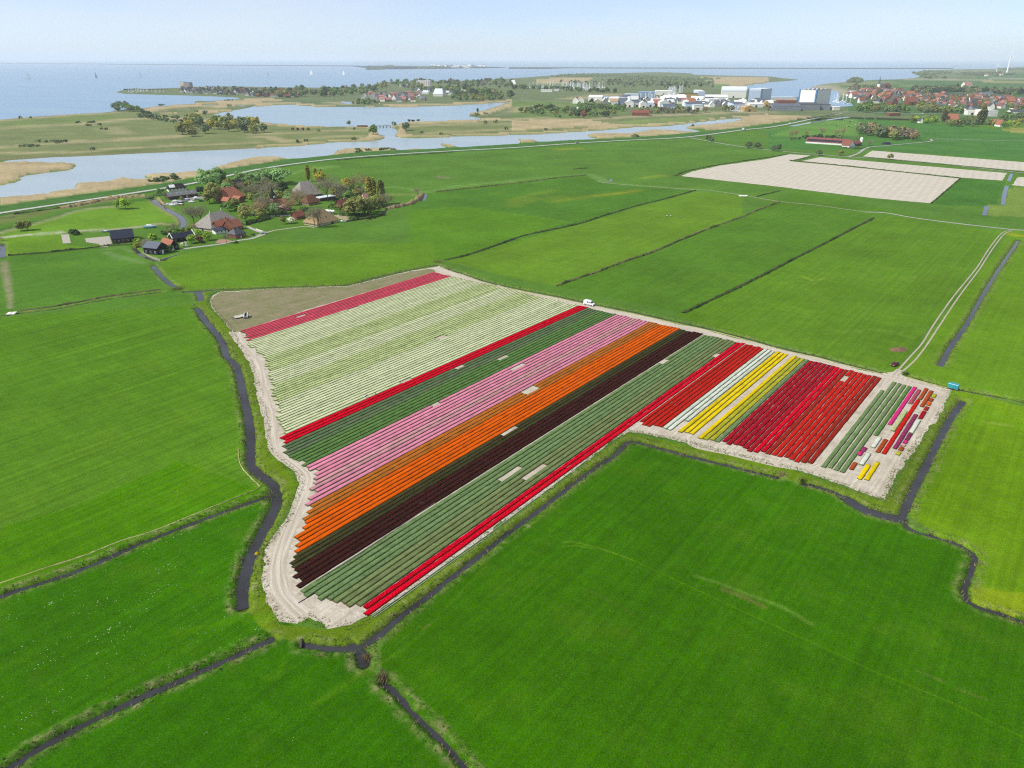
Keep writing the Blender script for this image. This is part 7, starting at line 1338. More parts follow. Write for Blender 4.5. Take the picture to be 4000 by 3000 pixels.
# ------------------------------------------------------------------ vehicles
CARP = {}
def paint(name, c): return plain('paint_' + name, S(*c, .95 if min(c) > 200 else K_ILL), .25, .03, 1.0, 0, .5)
TYRE = plain('tyre_rubber', S(30, 30, 32), .9); RIM = plain('wheel_rim', S(150, 150, 155), .35, .05, 1, .6); LAMP = plain('headlight_glass', S(236, 236, 230), .1, .02, 1, 0, .6); TAIL = plain('tail_lamp', S(150, 20, 16), .3)
def wheel(root, x, y, r=.33, w=.22):
    def ring(rr, yy): return [(x + rr * math.cos(a_), yy, r + rr * math.sin(a_)) for a_ in np.arange(14) * 2 * math.pi / 14]
    mb = MB(); mb.loft([ring(r, y - w / 2), ring(r, y + w / 2)]); wo = obj('wheel', mb.mesh('wheel', TYRE), root)
    s = 1 if y > 0 else -1; mb = MB(); mb.loft([ring(r * .6, y + s * w / 2 - .02), ring(r * .58, y + s * (w / 2 + .015))]); obj('rim', mb.mesh('rim', RIM), wo)
def shell(profile, w, tuck=.12, zt=1.0):
    """side outline (x, z) swept across the width, leaning in above zt"""
    mb = MB(); top = max(z for x, z in profile)
    def y_at(z): return w / 2 - (tuck * max(0, (z - zt) / (top - zt)))
    mb.loft([[(x, -y_at(z), z) for x, z in profile], [(x, y_at(z), z) for x, z in profile]][::-1]); return mb
def panel(root, name, pts, w, tuck, zt, top, mat, side, lift=.012):
    mb = MB(); q = [(x, side * (w / 2 - tuck * max(0, (z - zt) / (top - zt)) + lift), z) for x, z in pts]; q2 = [(x, y - side * .05, z) for x, y, z in q]; n = len(q)
    mb.add(q + q2, [list(range(n)) if side < 0 else list(range(n))[::-1]] + [[i, (i + 1) % n, (i + 1) % n + n, i + n] for i in range(n)]); return obj(name, mb.mesh(name, mat), root)
DGLASS = plain('car_glass', S(34, 40, 50), .08, .03, 1, 0, .6); BUMP = plain('bumper_plastic', S(58, 60, 64), .6)
def van(px, heading, label):
    root = empty('parked_van', (*GP([px])[0], .02), heading, label, 'van'); w, zt, top = 1.98, 1.05, 2.62
    prof = [(-2.9, .35), (2.75, .35), (2.9, .55), (2.88, .95), (2.7, 1.15), (1.95, 1.32), (1.25, 2.2), (.7, 2.52), (.2, 2.62), (-2.6, 2.58), (-2.85, 2.3), (-2.92, 1.2)]
    obj('body', shell(prof, w, .16, zt).mesh('body', paint('white', (236, 238, 240))), root)
    mb = MB(); mb.add([(1.93, -.86, 1.36), (1.93, .86, 1.36), (1.31, .78, 2.16), (1.31, -.78, 2.16), (1.89, -.86, 1.34), (1.89, .86, 1.34), (1.27, .78, 2.14), (1.27, -.78, 2.14)], [[0, 1, 2, 3], [7, 6, 5, 4], [0, 4, 5, 1], [1, 5, 6, 2], [2, 6, 7, 3], [3, 7, 4, 0]]); obj('windscreen', mb.mesh('windscreen', DGLASS), root)
    for s in (-1, 1):
        panel(root, 'cab_window', [(.55, 1.42), (1.62, 1.42), (1.10, 2.08), (.55, 2.08)], w, .16, zt, top, DGLASS, s); panel(root, 'side_window', [(-.95, 1.5), (.2, 1.5), (.2, 2.12), (-.95, 2.12)], w, .16, zt, top, DGLASS, s)
        panel(root, 'rub_strip', [(-2.4, .55), (2.3, .55), (2.3, .72), (-2.4, .72)], w, .16, zt, top, BUMP, s, .02)
        for x in (-1.75, 1.85): wheel(root, x, s * .9, .36, .24)
        mb = MB(); mb.box(2.72, 2.9, s * .78 - .16, s * .78 + .16, .82, 1.08); obj('headlight', mb.mesh('headlight', LAMP), root)
        mb = MB(); mb.box(-2.95, -2.88, s * .84 - .08, s * .84 + .08, .9, 1.6); obj('tail_light', mb.mesh('tail_light', TAIL), root)
    mb = MB(); mb.box(2.78, 2.98, -.95, .95, .38, .66); obj('bumper', mb.mesh('bumper', BUMP), root)
def car(px, heading, col, label, name='parked_car', z=.02, sc_=1.0, prof=None):
    root = empty(name, (*GP([px], z)[0], z), heading, label, 'car', None, (sc_,) * 3); w, zt, top = 1.76, .85, 1.5
    prof = [(-2.05, .28), (2.0, .28), (2.12, .45), (2.08, .72), (1.9, .84), (1.05, .95), (.45, 1.40), (.05, 1.5), (-1.1, 1.48), (-1.75, 1.2), (-2.08, .95), (-2.12, .5)]
    obj('body', shell(prof, w, .24, zt).mesh('body', paint(label.split()[0], col)), root)
    mb = MB(); mb.add([(1.02, -.74, .98), (1.02, .74, .98), (.50, .62, 1.38), (.50, -.62, 1.38), (.98, -.74, .94), (.98, .74, .94), (.46, .62, 1.34), (.46, -.62, 1.34)], [[0, 1, 2, 3], [7, 6, 5, 4], [0, 4, 5, 1], [1, 5, 6, 2], [2, 6, 7, 3], [3, 7, 4, 0]]); obj('windscreen', mb.mesh('windscreen', DGLASS), root)
    for s in (-1, 1):
        panel(root, 'side_window', [(-.05, .98), (.88, .98), (.40, 1.36), (-.05, 1.40)], w, .24, zt, top, DGLASS, s); panel(root, 'side_window', [(-1.2, .98), (-.12, .98), (-.12, 1.40), (-1.05, 1.38)], w, .24, zt, top, DGLASS, s)
        for x in (-1.3, 1.32): wheel(root, x, s * .78, .31, .2)
        mb = MB(); mb.box(1.9, 2.11, s * .62 - .18, s * .62 + .18, .60, .78); obj('headlight', mb.mesh('headlight', LAMP), root)
        mb = MB(); mb.box(-2.14, -2.05, s * .66 - .12, s * .66 + .12, .7, .95); obj('tail_light', mb.mesh('tail_light', TAIL), root)
    return root
def heading(a, b): W = GP([a, b]); d = W[1] - W[0]; return math.atan2(d[1], d[0])
van((2301, 1192), heading((2278, 1184), (2504, 1232)), 'white delivery van parked on the earth track by the red beds')
car((3494, 1428), math.radians(218), (110, 30, 44), 'maroon hatchback parked on the grass beside the double track')
for px_, hd, col, lb, z_ in ((k3(562, 905), heading((2253, 559), (2452, 548)), (176, 178, 180), 'silver car driving on the dike road', 1.15), (kr(320, 122), heading((3090, 482), (3203, 457)), (226, 226, 226), 'white car driving on the dike road near the barn', 1.15), (kw(118, 1150), math.radians(-20), (190, 196, 204), 'pale car parked at the bend of the hamlet drive', .05), (kw(1260, 985), math.radians(20), (232, 232, 232), 'white car at the end of the straw thatch', .05), (kv(1060, 690), math.radians(10), (40, 44, 52), 'black car parked by the boat yard', .06), (kv(985, 660), math.radians(30), (220, 222, 224), 'white car parked by the boat yard', .06),
                   (kt1(1965, 795), math.radians(0), (232, 232, 230), 'white car on the road below the town', .3), (kt2(25, 798), math.radians(-5), (228, 228, 228), 'white car on the town road further east', .3)):
    car(px_, hd, col, lb, 'passenger_car' if 'driving' in lb else 'parked_car', z_, 1.25 if lb.startswith(('silver', 'white car driving')) else 1.0)
def box_van(px, hd, label, z=1.15):
    root = empty('delivery_truck', (*GP([px], z)[0], z), hd, label, 'truck')
    mb = MB(); mb.box(-3.4, 1.4, -1.15, 1.15, .7, 3.3); obj('cargo_box', mb.mesh('cargo_box', paint('truckwhite', (232, 232, 232))), root)
    obj('cab', shell([(1.5, .5), (3.3, .5), (3.35, 1.4), (2.9, 2.3), (1.5, 2.4)], 2.1, .15, 1.2).mesh('cab', paint('truckgrey', (170, 176, 184))), root)
    for s in (-1, 1):
        for x in (-2.2, 2.4): wheel(root, x, s * .95, .45, .3)
box_van(k3(2005, 790), heading((2904, 507), (3000, 498)), 'white box truck driving on the dike road')
# teal trailer over the ditch
root = empty('box_trailer', (*GP([(3723, 1520)])[0], .02), heading((3606, 1483), (3787, 1527)) - .05, 'turquoise covered box trailer parked at the corner of the tulip field', 'trailer')
TEAL = paint('turquoise', (52, 178, 190)); FRM = plain('galvanised_steel', S(160, 164, 166), .4, .1, 1, .5)
mb = MB(); mb.loft([[(x, y, z) for y, z in ((-1.0, .6), (1.0, .6), (1.0, 2.1), (.85, 2.3), (-.85, 2.3), (-1.0, 2.1))] for x in (-1.9, 1.7)]); obj('cover', mb.mesh('cover', TEAL), root)
mb = MB(); mb.box(-1.95, 1.75, -1.02, 1.02, .42, .6); obj('chassis', mb.mesh('chassis', FRM), root)
mb = MB(); mb.tube([(1.7, 0, .5), (3.0, 0, .5)], .06, 6); obj('drawbar', mb.mesh('drawbar', FRM), root)
for s in (-1, 1): wheel(root, -.1, s * 1.08, .32, .2)
for s in (-1, 1):
    mb = MB(); mb.box(-1.97, -1.93, s * .8 - .08, s * .8 + .08, .5, .62); obj('tail_light', mb.mesh('tail_light', TAIL), root)
# flat harvest carts and a field machine on the fallow strip
CREAMP = plain('cream_deck_board', S(226, 222, 204), .7, .1, 2)
kz = crop(880, 1200, .07233); hc = math.radians(118)
for i, (x, y) in enumerate(((585, 585), (745, 560), (905, 515))):
    root = empty('flat_cart', (*GP([kz(x, y)])[0], .02), hc, ('western', 'middle', 'eastern')[i] + ' of three cream flat carts parked on the fallow strip', 'cart', 'carts on the fallow strip')
    for j in range(3):
        mb = MB(); mb.box(-1.9, 1.9, -.72 + j * .49, -.26 + j * .49, .55, .65); obj('deck_board', mb.mesh('deck_board', CREAMP), root)
    mb = MB(); mb.box(-1.85, 1.85, -.6, .6, .42, .545); obj('frame', mb.mesh('frame', FRM), root)
    for x2 in (-1.3, 1.3):
        for s in (-1, 1): wheel(root, x2, s * .62, .22, .14)
root = empty('field_machine', (*GP([kz(1125, 560)])[0], .02), hc - .25, 'white and grey field machine standing beside the flat carts', 'farm machine')
WHP = paint('machinewhite', (226, 228, 228))
for s in (-1, 1):
    mb = MB(); mb.loft([[(x, s * .75 - .14, z), (x, s * .75 + .14, z), (x, s * .75 + .14, z + h_), (x, s * .75 - .14, z + h_)] for x, z, h_ in ((-2.0, .5, .6), (-.8, .6, 1.0), (.8, .9, 1.2), (2.0, 1.3, .7))]); obj('side_beam', mb.mesh('side_beam', WHP), root)
    for x2 in (-1.2, 1.2): wheel(root, x2, s * .95, .42, .24)
mb = MB(); mb.box(-1.9, 1.9, -.55, .55, .75, 1.0); obj('bed', mb.mesh('bed', FRM), root)
mb = MB(); mb.box(.5, 1.3, -.5, .5, 1.0, 2.0); obj('engine_box', mb.mesh('engine_box', BUMP), root)
root = empty('cart_frame', (*GP([kz(400, 620)])[0], .02), hc, 'bare grey cart frame lying beside the flat carts', 'cart frame')
for j in (-.5, .5):
    mb = MB(); mb.box(-1.6, 1.6, j - .06, j + .06, .2, .32); obj('side_rail', mb.mesh('side_rail', FRM), root)
for j in (-1.4, 0, 1.4):
    mb = MB(); mb.box(j - .05, j + .05, -.44, .44, .2, .31); obj('cross_bar', mb.mesh('cross_bar', FRM), root)
# manure heap
rg = np.random.default_rng(5); w0 = GP([(3511, 1366)])[0]; n_, m_ = 40, 14; V = []
for i in range(n_):
    for j in range(m_):
        a_ = 2 * math.pi * i / n_; r_ = j / (m_ - 1); x = math.cos(a_) * r_ * 4.6; y = math.sin(a_) * r_ * 2.6
        V.append((x, y, 1.15 * (1 - r_ ** 1.6) * (.6 + .8 * float(fbm(np.array(x * .9 + 9), np.array(y * .9), 8))) + rg.uniform(0, .14) * (1 - r_) - .03))
fs = [[i * m_ + j, i * m_ + j + 1, ((i + 1) % n_) * m_ + j + 1, ((i + 1) % n_) * m_ + j] for i in range(n_) for j in range(m_ - 1)]
tag(obj('manure_heap', mesh_np('manure_heap', V, fs, plain('straw_manure', S(140, 112, 84), .95, .45, 2.2)), None, (w0[0], w0[1], 0), .3), 'brown heap of straw manure in the meadow beyond the red car', 'manure heap')

# ------------------------------------------------------------------ people bent over the cream beds
SKIN = plain('skin', S(196, 150, 124), .6); HAIRM = plain('brown_hair', S(70, 52, 40), .8)
def person(px, hd, shirt, trousers, label, bend):
    root = empty('person', (*GP([px])[0], 0), hd, label, 'person')
    # one continuous skinned body: pelvis, spine, head, arms, legs
    b = bend; sh = Vector((math.sin(b) * .52, 0, .92 + math.cos(b) * .52)); hd_ = sh + Vector((math.sin(b * 1.1) * .24, 0, math.cos(b * 1.1) * .24))
    V = [(0, 0, .92), tuple(Vector((0, 0, .92)).lerp(sh, .5)), tuple(sh), tuple(sh.lerp(hd_, .45)), tuple(hd_), tuple(hd_ + Vector((.02, 0, .12)))]; R = [.15, .15, .16, .06, .10, .09]; E = [(0, 1), (1, 2), (2, 3), (3, 4), (4, 5)]
    for s in (-1, 1):
        i = len(V); V += [(0, s * .10, .86), (.10, s * .12, .48), (-.02, s * .12, .08), (.13, s * .13, .03)]; R += [.10, .07, .05, .045]; E += [(0, i), (i, i + 1), (i + 1, i + 2), (i + 2, i + 3)]
        i = len(V); e1 = sh + Vector((.05, s * .20, -.02)); e2 = e1 + Vector((.12 + .1 * math.sin(b), s * .05, -.27)); e3 = e2 + Vector((.16, -s * .03, -.20)); e4 = e3 + Vector((.07, 0, -.07)); V += [tuple(e1), tuple(e2), tuple(e3), tuple(e4)]; R += [.07, .055, .04, .045]; E += [(2, i), (i, i + 1), (i + 1, i + 2), (i + 2, i + 3)]
    me = bpy.data.meshes.new('body'); me.from_pydata(V, E, []); o = obj('body', me, root)
    for mt in (shirt, trousers, SKIN): me.materials.append(mt)
    md = o.modifiers.new('skin', 'SKIN'); sv = me.skin_vertices[0].data
    for i, r in enumerate(R): sv[i].radius = (r, r)
    sv[0].use_root = True; md.use_smooth_shade = True; o.modifiers.new('sub', 'SUBSURF').render_levels = 1
    dg = bpy.context.evaluated_depsgraph_get(); ev = bpy.data.meshes.new_from_object(o.evaluated_get(dg)); o.modifiers.clear(); o.data = ev
    if len(ev.materials) < 3:
        ev.materials.clear()
        for mt in (shirt, trousers, SKIN): ev.materials.append(mt)
    for p_ in ev.polygons:
        c = p_.center; p_.material_index = 2 if (c - (hd_ + Vector((0, 0, .04)))).length < .17 else 1 if c.z < .9 and abs(c.y) < .2 and c.x < .2 else 0
    mb = MB(); c = hd_ + Vector((-.015, 0, .10)); mb.loft([[(c.x + r_ * math.cos(a_), c.y + r_ * math.sin(a_), c.z + z_) for a_ in np.arange(8) * .785] for z_, r_ in ((-.06, .105), (.02, .11), (.09, .07), (.11, .02))]); obj('hair', mb.mesh('hair', HAIRM), root)
person(ka(1612, 1340), .4, plain('blue_jacket', S(44, 74, 150), .8), plain('dark_trousers', S(40, 44, 60), .8), 'person in a blue jacket bending over the last cream bed', 1.0)
person(ka(1696, 1326), .6, plain('grey_jacket', S(150, 150, 170), .8), plain('blue_trousers', S(70, 80, 110), .8), 'person in pale grey standing at the first red bed', .35)

# ------------------------------------------------------------------ animals
WOOL = plain('white_wool', S(234, 230, 216), .95, .1, 3); FACE = plain('grazing_face', S(90, 84, 78), .9); COWB = plain('dark_hide', S(52, 46, 44), .8)
def beast_mesh(body, s, head):
    mb = MB(); L = []
    for x, r_, z_ in ((-.62, .10, .62), (-.5, .26, .62), (-.2, .33, .58), (.15, .34, .57), (.45, .28, .62), (.6, .15, .68)): L.append([(x, r_ * math.cos(a_) * .9, z_ + r_ * math.sin(a_)) for a_ in np.arange(10) * .6283])
    mb.loft(L, 0); mb.loft([[(x, r_ * math.cos(a_), z_ + r_ * math.sin(a_)) for a_ in np.arange(8) * .785] for x, r_, z_ in ((.5, .16, .66), (.72, .13, .56), (.92, .10, .36), (1.05, .06, .22))], 1)
    for x in (-.42, .38):
        for y in (-.16, .16): mb.tube([(x, y, .5), (x + (-.06 if x < 0 else .02), y, .25), (x, y, 0)], [.08, .05, .04], 6, 1)
    for y in (-.1, .1): mb.tube([(.62, y, .66), (.60, y * 2.2, .70)], [.05, .02], 5, 1)
    mb.tube([(-.62, 0, .68), (-.72, 0, .4)], [.04, .02], 5, 0); me = mb.mesh('sheep', [body, head], True); me.transform(__import__('mathutils').Matrix.Scale(s, 4)); return me
SHEEP = beast_mesh(WOOL, 1.05, FACE); COW = beast_mesh(WOOL, 1.9, COWB); COW2 = beast_mesh(COWB, 1.9, COWB)
for i, (x, y, d_) in enumerate(((938, 122, 0), (1060, 140, 0), (1090, 112, 0), (1118, 128, 0), (1170, 104, 1), (1185, 103, 1), (1215, 86, 0), (1212, 127, 0), (1258, 145, 0), (1008, 158, 0), (985, 155, 1), (1128, 168, 0), (1165, 168, 1), (1203, 177, 0), (1292, 95, 1), (1318, 118, 0), (775, 148, 0), (720, 152, 0), (1600, 175, 0), (1492, 152, 0))):
    w = GP([kr(x, y)])[0]; o = obj('cow', COW2 if d_ else COW, None, (w[0], w[1], 0), random.uniform(0, 6.28)); tag(o, ('dark' if d_ else 'white') + ' cow grazing in the meadow behind the red barn', 'cow', 'cattle behind the red barn')
for i in range(14):
    w = GP([k3(385 + i * 15 + random.uniform(-5, 5), 884 - i * .3 + random.uniform(-2, 2))], 1.8)[0]; o = obj('sheep', SHEEP, None, (w[0], w[1], 1.75), random.uniform(0, 6.28)); o.scale = (1.3,) * 3; tag(o, 'white sheep in the row grazing on the dike slope', 'sheep', 'sheep on the dike')
for i, (x, y) in enumerate(((1735, 334), (1800, 342), (1710, 332))):
    w = GP([kj(x, y)])[0]; tag(obj('sheep', SHEEP, None, (w[0], w[1], 0), random.uniform(0, 6.28)), ('middle', 'easternmost', 'westernmost')[i] + ' of three sheep in the far light green field', 'sheep')

# ------------------------------------------------------------------ boats
SAIL = plain('white_sail', S(240, 240, 236, 1.0), .8, .04); NAVY = plain('navy_sail', S(60, 80, 120), .8); HULL = plain('white_hull', S(232, 234, 236, 1.0), .4); MAST = plain('mast_metal', S(232, 234, 236, 1.0), .4)
def hull(mb, L, w, h, mi=0):
    mb.loft([[(x, -w * k / 2, h * .35 * (1 - k)), (x, 0, -.5), (x, w * k / 2, h * .35 * (1 - k)), (x, w * k / 2 * 1.08, h), (x, -w * k / 2 * 1.08, h)] for x, k in ((-L / 2, .75), (-L / 4, 1), (L / 8, .95), (L / 3, .6), (L / 2, .06))], mi)
def sailboat(px, s, sail, label, hd):
    w = GP([px])[0]; root = empty('sailing_boat', (w[0], w[1], -.8), hd, label, 'sailing boat', None, (s, s, s))
    mb = MB(); hull(mb, 11, 3.2, 1.2); mb.box(-2, 1.5, -.9, .9, 1.2, 1.8); obj('hull', mb.mesh('hull', HULL if sail is SAIL else COWB), root)
    mb = MB(); mb.tube([(.6, 0, 1), (.6, 0, 15)], .12, 5); obj('mast', mb.mesh('mast', MAST), root)
    mb = MB(); A_ = [(.4, 0, 2.2), (-4.6, .5, 2.4), (-3.2, .75, 6), (-1.4, .5, 10.5), (.4, 0, 14.8)]; mb.add(A_ + [(x, y + .04, z) for x, y, z in A_], [[0, 1, 2, 3, 4], [9, 8, 7, 6, 5]]); obj('mainsail', mb.mesh('mainsail', sail), root)
    mb = MB(); A_ = [(5.2, 0, 1.6), (.9, .5, 2.0), (1.0, .3, 7), (.7, 0, 13)]; mb.add(A_ + [(x, y + .04, z) for x, y, z in A_], [[0, 1, 2, 3], [7, 6, 5, 4]]); obj('foresail', mb.mesh('foresail', sail), root)
for (px_, s_, sl, lb, hd) in ((k1(248, 346), 1.75, SAIL, 'white-sailed boat farthest left on the sea', .4), (k1(832, 336), 1.6, NAVY, 'dark-sailed boat on the sea left of the spit', 2.6), (k1(1215, 332), 1.6, SAIL, 'white-sailed boat on the sea above the spit tip', .4), (k2(100, 317), 1.5, SAIL, 'white-sailed boat right of the twin apartment block', .5), (k2(480, 313), 1.8, SAIL, 'largest white-sailed boat in mid sea', 3.0), (k2(758, 313), 1.5, SAIL, 'white-sailed boat nearest the far sea spit', 2.8), (k4(1557, 250), 1.8, SAIL, 'tiny white-sailed boat off the far eastern coast', .4)):
    sailboat(px_, s_ * 1.5, sl, lb, hd)
def motorboat(px, hd, label, s=1.0, mat=HULL, z=-.8):
    w = GP([px], z)[0]; root = empty('motor_boat', (w[0], w[1], z), hd, label, 'boat', None, (s,) * 3)
    mb = MB(); hull(mb, 9, 3, 1.1); obj('hull', mb.mesh('hull', mat), root); mb = MB(); mb.loft([[(x, -1.0, 1.1), (x, 1.0, 1.1), (x, .8, z_), (x, -.8, z_)] for x, z_ in ((-2.5, 2.2), (.8, 2.3), (2.0, 1.2))]); obj('cabin', mb.mesh('cabin', HULL), root)
motorboat(k2(60, 304), .1, 'white motor boat beside a sailing boat', 2.2); motorboat(k2(565, 312), .1, 'white motor boat in mid sea', 1.8)
motorboat(kl(1625, 520), .15, 'pale blue boat under cover behind the solar barn', 1.0, plain('pale_blue_cover', S(140, 196, 214), .5), .45); motorboat(kl(1145, 568), .1, 'blue covered boat at the corner of the solar barn', .55, plain('blue_cover', S(80, 130, 180), .5), .3)
for i, (x, y, c_) in enumerate(((575, 735, HULL), (640, 745, HULL), (700, 735, HULL), (770, 738, TAIL), (685, 690, HULL), (760, 705, plain('blue_tarp', S(80, 120, 170), .6)), (850, 668, plain('blue_tarp2', S(70, 120, 190), .6)), (920, 700, HULL), (985, 640, HULL))):
    motorboat(kv(x, y), random.uniform(-.3, .5), ('first', 'second', 'third', 'fourth', 'fifth', 'sixth', 'seventh', 'eighth', 'ninth')[i] + ' boat laid up in the yard before the long shed, from the canal', .62, c_, .3)
YH = MB(); hull(YH, 11, 3.2, 1.3); YH.box(-2, 1.5, -.9, .9, 1.3, 1.9); YH = YH.mesh('hull', HULL); YM = MB(); YM.tube([(.6, 0, 1), (.6, 0, 18)], .42, 5); YM.tube([(.6, 0, 3), (-4, 0, 3)], .3, 4); YM = YM.mesh('mast', MAST)
def yachts(poly, n, mind, where, group, z=-.6, s=(1.0, 1.4)):
    for w in scatter(poly, n, mind):
        sc_ = random.uniform(*s); root = empty('moored_yacht', (w[0], w[1], z), random.choice([.2, 1.77]) + random.gauss(0, .05), posw(w, poly) + (' large' if sc_ > sum(s) / 2 else ' small') + ' white yacht with bare mast ' + where, 'yacht', group, (sc_,) * 3); obj('hull', YH, root); obj('mast', YM, root)
yachts(M(ks, '1430,300 1560,300 1900,320 2212,330 2212,300 1900,285 1560,282'), 62, 9, 'lying in the marina', 'yachts in the marina', .1, (1.0, 1.5)); yachts(M(kin, '0,178 300,185 610,165 610,150 300,160 0,160'), 46, 9, 'at the eastern jetties of the marina', 'yachts at the eastern jetties', .1, (1.0, 1.5))
yachts(M(kin, '1480,290 1700,270 1720,245 1500,235'), 24, 12, 'laid up among the boat halls', 'yachts among the boat halls', .1, (1.2, 1.7)); yachts(M(kin, '1050,360 1300,360 1420,330 1330,300 1100,330'), 22, 12, 'in the yard before the pale blue halls', 'yachts in the yard', .1, (1.0, 1.3)); yachts(M(kin2, '610,495 760,495 760,500 610,500'), 8, 5, 'in the row before the blue-grey workshop', 'yachts before the workshop', .1, (.6, .8))
yachts(M(kt1, '0,520 100,500 330,545 440,580 440,600 200,560 0,545'), 12, 10, 'moored at the town quay', 'yachts at the town quay', -.6, (1.0, 1.3)); yachts(M(kp, '120,215 300,195 600,205 780,215 600,230 200,232'), 26, 14, 'in the small harbour on the spit tip', 'yachts on the spit tip', .1, (.7, 1.0))
# ------------------------------------------------------------------ other furniture of the place
def lamp(px, h, label):
    w = GP([px])[0]; root = empty('street_lamp', (w[0], w[1], 0), .6, label, 'street lamp'); mb = MB(); mb.tube([(0, 0, 0), (0, 0, h), (-.3, 0, h + .25), (-1.2, 0, h + .35)], [.10, .07, .06, .05], 6); obj('pole', mb.mesh('pole', MAST), root)
    mb = MB(); mb.box(-1.8, -1.1, -.16, .16, h + .28, h + .42); obj('lamp_head', mb.mesh('lamp_head', MAST), root)
lamp(kv(630, 462), 5.5, 'tall street lamp on the dike road by the lock house'); lamp(kt1(325, 770), 9, 'street lamp at the road fork below the town')
def bale(px, label, s=1.0):
    w = GP([px])[0]; mb = MB(); mb.loft([[(x, r_ * math.cos(a_), 1.0 + r_ * math.sin(a_)) for a_ in np.arange(12) * .5236] for x, r_ in ((-.9, .9), (-.8, 1.0), (.8, 1.0), (.9, .9))]); o = obj('hay_bale', mb.mesh('hay_bale', plain('old_hay', S(120, 92, 64), .95, .3, 2)), None, (w[0], w[1], 0), random.uniform(0, 3)); o.scale = (s,) * 3; tag(o, label, 'hay bale', 'bales on the lake bank')
for i, x in enumerate((318, 360, 405, 452)): bale(k2(x, 793), ('first', 'second', 'third', 'fourth')[i] + ' of four spaced round bales on the lake bank, from the west', 2.2)
for i in range(9): bale(k2(882 + i * 9.5, 768), nth(i) + ' bale of the tight dark row near the footbridge, from the west', 1.8)
def turbine(px, hub, blade, label, yaw):
    w = GP([px])[0]; root = empty('wind_turbine', (w[0], w[1], 0), yaw, label, 'wind turbine'); WT = plain('turbine_white', S(240, 242, 244, 1.0), .5, .03)
    mb = MB(); mb.loft([[(r_ * math.cos(a_), r_ * math.sin(a_), z_) for a_ in np.arange(12) * .5236] for z_, r_ in ((0, hub * .045), (hub, hub * .026))]); obj('tower', mb.mesh('tower', WT), root)
    mb = MB(); mb.box(-3, 7, -2.4, 2.4, hub - 1, hub + 4); obj('nacelle', mb.mesh('nacelle', WT), root)
    for i in range(3):
        a_ = 1.62 + i * 2.094; c, s = math.cos(a_), math.sin(a_); mb = MB()
        mb.loft([[(-4 - th, t * c - wd * s, hub + 1.5 + t * s + wd * c), (-4 + th, t * c - wd * s, hub + 1.5 + t * s + wd * c), (-4 + th, t * c + wd * s, hub + 1.5 + t * s - wd * c), (-4 - th, t * c + wd * s, hub + 1.5 + t * s - wd * c)] for t, wd, th in ((0, 1.6, 1.0), (blade * .2, 2.6, .7), (blade * .7, 1.3, .35), (blade, .3, .1))]); obj('blade', mb.mesh('blade', WT), root)
turbine((3933, 284), 145, 76, 'tall white wind turbine near the picture edge', 1.1); turbine((3891, 282), 62, 30, 'smaller white wind turbine beside the tall one', 1.2)
# the long dam far out at sea
def ridge(name, pts, wd, hgt, mat, label):
    W = resample(GP(pts), 160); d = np.gradient(W, axis=0); d /= np.linalg.norm(d, axis=1)[:, None]; nn = np.stack([-d[:, 1], d[:, 0]], 1); mb = MB()
    v = np.concatenate([np.hstack([W + nn * o_, np.full((160, 1), z_)]) for o_, z_ in ((-wd / 2, -1.2), (-wd / 6, hgt), (wd / 6, hgt), (wd / 2, -1.2))]); f = [[j * 160 + i, j * 160 + i + 1, (j + 1) * 160 + i + 1, (j + 1) * 160 + i] for j in range(3) for i in range(159)]
    me = mesh_np(name, v, f, mat); 
    if me.polygons[200].normal.z < 0: me.flip_normals()
    return tag(obj(name, me), label, 'dam')
DAM_M = plain('dark_basalt_dam', S(70, 84, 84), .95)
ridge('sea_dam', [(-400, 246), (0, 248), (400, 251), (800, 255), (1400, 259)], 60, 11, DAM_M, 'long dark sea dam left of the far spit')
ridge('sea_dam', [(1990, 265), (2400, 267), (2900, 268), (3300, 268.6), (3720, 268.5)], 60, 10, DAM_M, 'long dark sea dam right of the far spit')
ridge('breakwater', M(kp, '130,186 300,178 470,188 720,182'), 12, 3, DAM_M, 'dark breakwater round the small harbour on the spit tip')
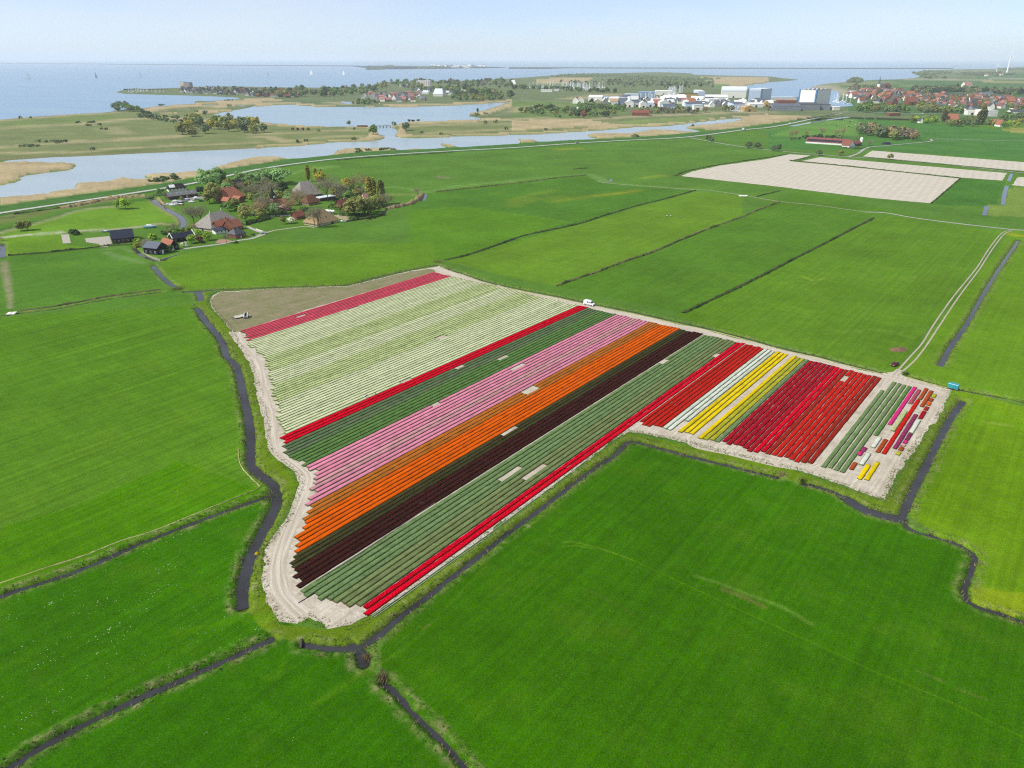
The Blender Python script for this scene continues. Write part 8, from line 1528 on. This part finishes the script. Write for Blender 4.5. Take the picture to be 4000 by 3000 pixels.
# culvert headwalls
for px_, lb in ((kg(507, 762), 'dark culvert mouth in the bank below the tulip field'), (ka(128, 535), 'plank dam across the ditch below the pond')):
    w = GP([px_])[0]; root = empty('culvert', (w[0], w[1], -.1), .2, lb, 'culvert'); mb = MB(); mb.box(-.2, .2, -1.4, 1.4, -.7, .25); obj('headwall', mb.mesh('headwall', TIM), root)
    mb = MB(); mb.loft([[(x, .4 * math.cos(a_), -.35 + .4 * math.sin(a_)) for a_ in np.arange(12) * .5236] for x in (.15, .5)]); obj('pipe_mouth', mb.mesh('pipe_mouth', COWB), root)
# gate on the western field
for i, (px_, lb) in enumerate(((kl(100, 1455), 'white slab at the western field crossing, left'), (kl(150, 1452), 'white slab at the western field crossing, right'))):
    w = GP([px_])[0]; mb = MB(); mb.box(-.9, .9, -1.8, 1.8, 0, .35); mb.box(-.8, .8, -1.7, 1.7, .35, .5); tag(obj('concrete_slab', mb.mesh('concrete_slab', WM['white']), None, (w[0], w[1], 0), .2), lb, 'slab')
w = GP([ki(190, 122)])[0]; mb = MB(); mb.loft([[(x, -1.2 * k, .1), (x, 1.2 * k, .1), (x, .8 * k, .9), (x, -.8 * k, .9)] for x, k in ((-4, .6), (-3, 1), (3, 1), (4, .6))]); tag(obj('tarpaulin_heap', mb.mesh('tarpaulin_heap', WM['white']), None, (w[0], w[1], 0)), 'white sheeted heap on the far field path', 'heap')
mb = MB(); w = GP([ke(672, 1140)])[0]
for i in range(7): mb.loft([[(random.uniform(-.5, .5) * k + .3 * math.cos(a_) * k, .25 * math.sin(a_) * k + i * .05, z_) for a_ in np.arange(6) * 1.047] for z_, k in ((0, 1), (.4, .8), (.7, .2))])
tag(obj('flowering_plant', mb.mesh('flowering_plant', plain('yellow_flowers', S(236, 206, 20), .8)), None, (w[0], w[1], -.1)), 'yellow flowering plant on the ditch bank by the headland', 'plant')
# ------------------------------------------------------------------ haze
hz = MB(); hz.box(-80000, 80000, -2000, 80000, -4.0, 320.0)
hm = bpy.data.materials.new('haze'); hm.use_nodes = True
hn = hm.node_tree.nodes; hn.remove(hn['Principled BSDF'])
pv = hn.new('ShaderNodeVolumePrincipled'); pv.inputs['Color'].default_value = (.90, .96, 1.0, 1); pv.inputs['Density'].default_value = 4.8e-5; pv.inputs['Anisotropy'].default_value = 0.0
hm.node_tree.links.new(pv.outputs[0], hn['Material Output'].inputs['Volume'])
tag(obj('haze', hz.mesh('haze', hm)), 'thin blue summer haze over land and water', None, None, 'stuff')
